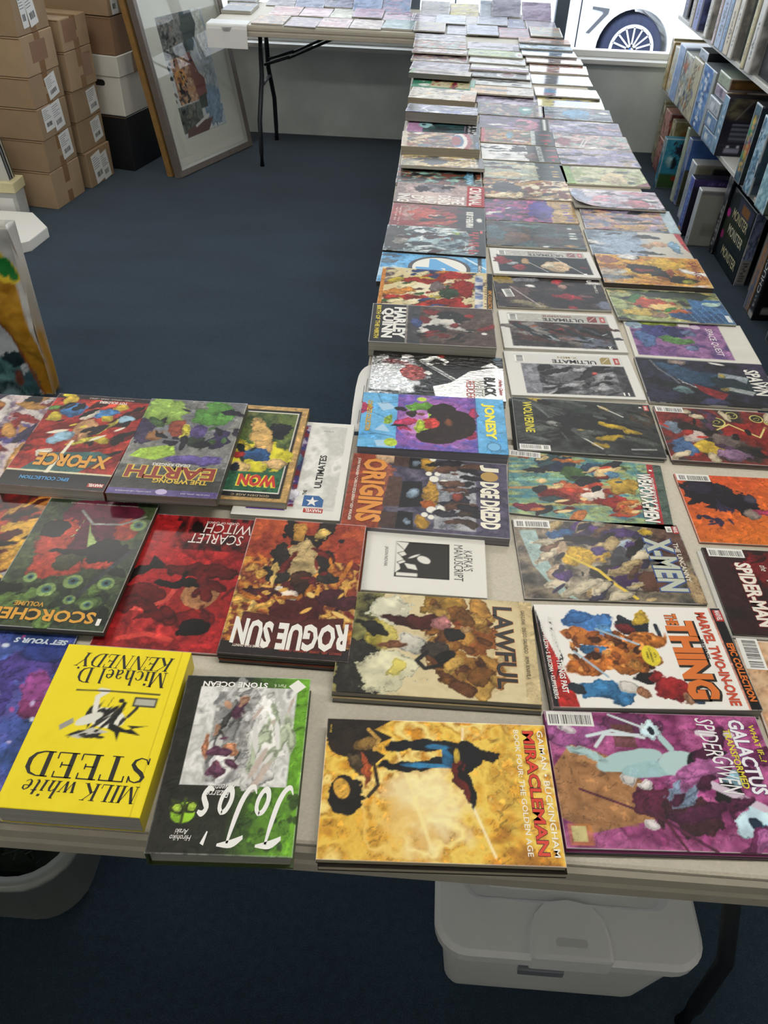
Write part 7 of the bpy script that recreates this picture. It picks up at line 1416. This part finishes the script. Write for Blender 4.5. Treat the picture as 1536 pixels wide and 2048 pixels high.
A('redtip', 'blue-grey comic with dark silhouettes and a red corner', gen(['7a8898', '5c6a7c', '98a8b8'], 35, 8, .014, 4, 3, 3, 0, [('r', .55, 0, 1, 1, 'c0bcb0'), ('e', .35, .4, .24, .4, '9cb0c8', .5, 0, .8, .8), ('e', .64, .80, .14, .08, '2c2824', .4, -5), ('e', .58, .15, .16, .06, '2e2a28', .4, -5), ('e', .60, .42, .06, .10, 'b89878', .4), ('e', .72, .5, .1, .1, 'c09a78', .5), ('e', .86, .45, .05, .28, '7aa0bc', .5), ('p', [(.93, 1), (1, 1), (1, .2), (.96, .4)], 'b02a34')]), (), .003, 'bag', edge='4a5058')
A('orchid', 'orange and lilac comic with gold block lettering at its end', gen(['b08a78', '8a80a0', 'c8a07c', '6a7890', 'a87088'], 36, 30, .015, 4, 3, 3, 5, [('n', ['8fa8b4', 'a8bcc4'], 3, 3, 5, .88, 0, 1, 1), ('t', .80, .1, .90, .6, 5, 'b09848'), ('e', .5, .15, .2, .1, 'c09858', .5)]), (), .003, 'bag', edge='6a6470')
A('pink', 'curled white and rose comic with a lifted corner', gen(['b0a4b4', 'd0c4cc', '8a8498', 'c88a98'], 37, 20, .015, 4, 3, 3, 5, [('e', .72, .28, .16, .22, 'b0606c', .4), ('e', .30, .85, .16, .08, 'd8d4d8', .5), ('e', .45, .80, .1, .08, '55505c', .5), ('e', .75, .85, .15, .1, 'b87888', .5), ('e', .08, .5, .12, .4, '8c94b0', .5)]), (), .003, 'bag', edge='4a4044', curl=lambda u, v: .016 * np.clip(1 - u / .35, 0, 1) ** 2 * np.clip(1 - v / .6, 0, 1))
A('meadow', 'meadow green and cream comic with a maroon edge', gen(['a8b078', 'c8c4a4', '8a9a5c', 'b8a884'], 38, 20, .014, 4, 3, 3, 5, [('r', 0, 0, .12, 1, '7a9a48'), ('e', .62, .35, .16, .3, 'c8b890', .4), ('e', .30, .25, .12, .12, '8a9478', .5), ('p', [(.8, 0), (1, 0), (1, .25)], '7a3038'), ('t', .84, .25, .92, .7, 4, '8a7a5c')]), (), .003, 'bag', edge='6a5a48')
for key, look, cols in (('violet', 'violet-blue comic with a pale lower sheen', ['8a84a8', '6a6890', 'b0a8c0', 'a0907c']), ('coral', 'coral and teal comic with a white double slash', ['b08a88', '7a9490', 'c8b0ac', '8a5a60', 'a8b4b8']), ('streak', 'streaky purple and blue comic', ['7a7498', 'a8a4c0', '58587c', 'b48a94']), ('globe', 'grey-blue comic with a bright blue oval', ['6a7c8c', '94a0ac', '4f6070', 'a08890']),
                        ('lemon', 'lemon yellow comic with a blue lens shape', ['d0c468', 'e0d888', 'c8c0a0']), ('glare', 'pale comic with cyan and rose patches', ['c8ccd0', 'a8bcd0', 'd8c0c4', 'dcdcd4']), ('night', 'near-black comic with a pink spot and white end panel', ['34363c', '4a5054', '22242a', '5c6a68']),
                        ('ember', 'comic in broken red, orange and white', ['b06a5c', 'd0a89c', '8a4a48', 'c8884c', 'd8d0cc']), ('sienna', 'sienna and white comic half under the broken red one', ['a87058', 'd0b8a8', '84524a', 'd8d0c8']), ('azure', 'azure comic with a white right end', ['5c8ab8', '8ab0d4', '3f6a94', 'b8d0e0']),
                        ('cobalt', 'cobalt and ice comic behind the azure one', ['6a90b4', 'a8c4d8', '4a6a8c', 'c8d8e0']), ('rust', 'rust and grey comic at the far end of the row', ['9a6a54', '6a6468', 'c07c54', 'a8a09c'])):
    ex = {'coral': [('l', [(.32, .1), (.40, .6)], .004, 'd8d8d8'), ('l', [(.36, .1), (.44, .6)], .004, 'd8d8d8'), ('e', .12, .4, .1, .3, '8a4048', .5)], 'globe': [('e', .50, .45, .2, .4, '5c94bc', .25)], 'lemon': [('e', .55, .4, .3, .28, '55689c', .3)], 'glare': [('e', .25, .5, .12, .3, '5c9cd0', .4), ('e', .2, .2, .14, .12, 'c08094', .4)],
          'night': [('r', .80, 0, 1, 1, 'd0d4d4'), ('e', .70, .4, .06, .2, 'c05a90', .4), ('e', .95, .4, .03, .3, '5a6470', .3)], 'ember': [('d', 20, ['b03a34', 'e0dcd8', 'c87a3c', '5c5058'], 0, 0, 1, 1, .016, 5, 2.5, 20)], 'azure': [('e', .45, .4, .1, .14, '2f70a8', .5)]}.get(key, ())
    A(key, look, gen(cols, len(ART) + 9, 16, .015, 5, 2.6, 4, 3, ex), (), .004, 'shine' if key in ('lemon', 'glare', 'night', 'ember', 'sienna', 'azure') else 'bag')
rows = ((LEFT, GL, 'left row'), (MID, GM, 'middle row'), (RIGHT, GR, 'right row'))
for tab, grp, rn in rows:
    prev = None
    for key, pose in tab.items():
        look, ops, txs, res, gloss, kw = ART[key]
        kw = dict(kw)
        pose = list(pose)
        if prev and pose[6] > 0:                      # lies partly on the nearer neighbour: tip it up far enough to rest on it
            ov = prev[1] + prev[4] + .008 - pose[1]
            pose[6] = max(pose[6], (prev[5] + .0008) / max(.2, 1 - ov / pose[4]), prev[5] + prev[6] * ov / prev[4] + .0008)
        prev = tuple(pose)
        nm, ct = kw.pop('name', 'comic_book'), kw.pop('cat', 'comic')
        book(nm, pose, ops, txs, look + ', ' + rn, ct, grp, res, gloss, 'far', **kw)

# ------------------------------------------------------------------ comics on the table under the window
D = [  # x, y, turn, thickness, rise near, rise far, colours, look, place
 (-.975, 4.772, -.03, .008, 0, 0, ['a8603c', '7a7068', 'c8a070', '55504c', 'b09488'], 'orange and grey comic', 'first in the front row'), (-.800, 4.760, -.05, .005, 0, 0, ['8a8088', 'a89098', '68606c', 'b8a8a4'], 'mauve comic', 'second in the front row'),
 (-.628, 4.776, -.02, .006, 0, 0, ['c8a4a8', 'd8c4c0', 'b07c84', 'a89c98'], 'rose and cream comic with dark brush title', 'third in the front row'), (-.458, 4.776, -.02, .007, 0, 0, ['c4b4ac', 'd8ccc4', '9a847c', 'b09a90'], 'cream comic with a tan streak', 'fourth in the front row'), (-.292, 4.800, -.06, .010, 0, 0, ['7c9a98', 'a0b4b8', '5c7880', '8aa094'], 'thick teal and grey comic', 'last in the front row'),
 (-.935, 5.050, 0, .005, 0, 0, ['c08a88', 'd4b4ac', '9a6468', 'b8a8a0'], 'brick red and white comic', 'first in the second row'), (-.765, 5.055, -.02, .006, 0, 0, ['c4a4ac', 'd4bcc0', 'a8808c'], 'faded pink comic', 'second in the second row'), (-.597, 5.045, -.03, .006, 0, 0, ['b8b8a4', 'd0ccb8', '8c8c80'], 'olive-white comic with a curled top', 'third in the second row'),
 (-.470, 5.052, -.01, .006, .0065, 0, ['b488a0', 'c8a8bc', '8a6a88', 'a8a0b8'], 'pink and violet comic', 'fourth in the second row'), (-.305, 5.046, -.02, .006, 0, 0, ['b87c98', 'a8a4b0', 'd0b0bc', '55505c'], 'hot pink comic with black lettering', 'fifth in the second row'), (-.140, 5.030, -.05, .007, 0, .0, ['9c8c9c', '5c5464', 'c4b8c4', '7c7084'], 'plum comic with white slashes', 'sixth in the second row'),
 (-.995, 5.335, 0, .005, 0, .03, ['a0a0a4', 'b8b4b8', '88848c'], 'pale grey comic', 'first in the back row'), (-.826, 5.325, -.02, .005, 0, .05, ['8c94b4', 'a8b0c8', '747c9c'], 'slate blue comic', 'second in the back row'), (-.660, 5.345, -.04, .008, 0, .06, ['8488a4', 'a0a4bc', '6c708c', 'b8b8c4'], 'grey-blue comic with a dark edge', 'third in the back row'),
 (-.488, 5.275, -.02, .005, 0, .08, ['7c94c0', '9cb0d4', '6480b0'], 'bright blue comic', 'fourth in the back row'), (-.324, 5.280, -.02, .005, 0, .07, ['a090b4', '8098bc', 'b8a4c0'], 'lilac and blue comic', 'fifth in the back row'),
 (-1.195, 5.046, .0, .016, 0, 0, ['3c4048', '55585c', '2c3038'], 'charcoal volume with gold lettering', 'by the hanging sheet'), (-1.215, 5.318, .01, .020, 0, .02, ['2c3038', '40444c'], 'black volume', 'behind the charcoal one'),
 (-.122, 4.756, -.02, .006, .007, 0, ['948898', 'a8a088', '787084'], 'heather grey comic with yellow fleck', 'first past the corner'), (.052, 4.752, -.02, .005, 0, 0, ['9c9cac', 'b4b4c0', '848494'], 'pearl grey comic', 'second past the corner'), (.158, 4.735, -.02, .005, .0056, 0, ['7c849c', 'a4a8bc', '686c84'], 'steel blue curled comic', 'third past the corner'),
 (.325, 4.735, -.03, .006, 0, 0, ['8a5468', '5c5464', 'b47484', 'a09ca4'], 'crimson and grey comic', 'fourth past the corner'), (.491, 4.763, -.03, .006, .0066, 0, ['94a0a0', 'b4a890', '7c8888', 'c08868'], 'sage and orange comic', 'last past the corner'),
 (-.012, 5.000, -.03, .005, .006, 0, ['9ca0b0', 'b4b8c4', '808498'], 'frosted blue comic', 'second line, at the corner'), (.140, 5.020, -.03, .005, 0, 0, ['a09c9c', 'b8b4b4', '888488'], 'ash grey comic', 'second line, right of the frosted one'), (.218, 5.022, -.05, .005, .0055, 0, ['70788c', '9ca0b0', '5c6478'], 'blue-black comic with white strip', 'second line, centre'),
 (.315, 4.998, -.02, .006, 0, 0, ['6c7090', '888cac', '545878'], 'indigo comic with white letters', 'second line, right of centre'), (.487, 4.985, -.03, .005, 0, 0, ['80788c', 'a098a4', '68607c'], 'dusky violet comic', 'second line, right end'),
 (-.100, 5.265, -.02, .005, 0, .04, ['9ca0a4', 'b0acac', '888c94'], 'silver comic', 'third line, left end'), (.070, 5.275, 0, .005, 0, .03, ['c4b878', 'a89c94', 'd4cc98'], 'yellow-edged comic', 'third line, second'), (.240, 5.285, -.03, .005, 0, .05, ['7c8898', 'a0a8b4', '687484'], 'grey-green blue comic', 'third line, third'),
 (.305, 5.275, -.04, .005, 0.0056, .07, ['787488', '908ca0', '605c70'], 'dark lilac curled comic', 'third line, fourth'), (.478, 5.245, -.03, .005, 0, .06, ['846c8c', 'a08cac', '6c5478'], 'amethyst curled comic', 'third line, right end'),
]
for q, (x, y, th, t, zn, zf, cols, look, place) in enumerate(D):
    if zn > 0:
        zn, zf = .0078, max(zf, .0078)
    dep = .258 if y < 5.2 else .215
    ex = []
    if 'lettering' in look or 'letters' in look or 'title' in look:
        ex = [('t', .12, .62, .88, .80, 7, {'charcoal volume with gold lettering': 'b08a48', 'hot pink comic with black lettering': '34303a', 'indigo comic with white letters': 'd8d8e0'}.get(look, '4a4448'))]
    if 'slashes' in look:
        ex = [('l', [(.1, .8), (.8, .5)], .012, 'd8d4d8'), ('l', [(.1, .5), (.9, .25)], .010, 'd4d0d4'), ('l', [(.2, .95), (.9, .75)], .008, '3a3440')]
    amp = (.010 if 'curled' in look else .004)
    book('comic_book' if t < .012 else 'paperback_book', (x, y, th, .166, dep, t, zn, zf), [('n', cols, 3, 5, q + 2)] + [('d', 14, cols, 0, 0, 1, 1, .018, q + 3, 3, 10)] + ex, [], '%s, %s, window table' % (look, place), 'comic' if t < .012 else 'book', GD, .008, 'bag', 'left', edge='4a4a4e',
         curl=(lambda u, v, a=amp, s=q: a * (np.sin(v * 3.1 + s) ** 2) * (v ** 1.5)) if y > 5.0 else None)
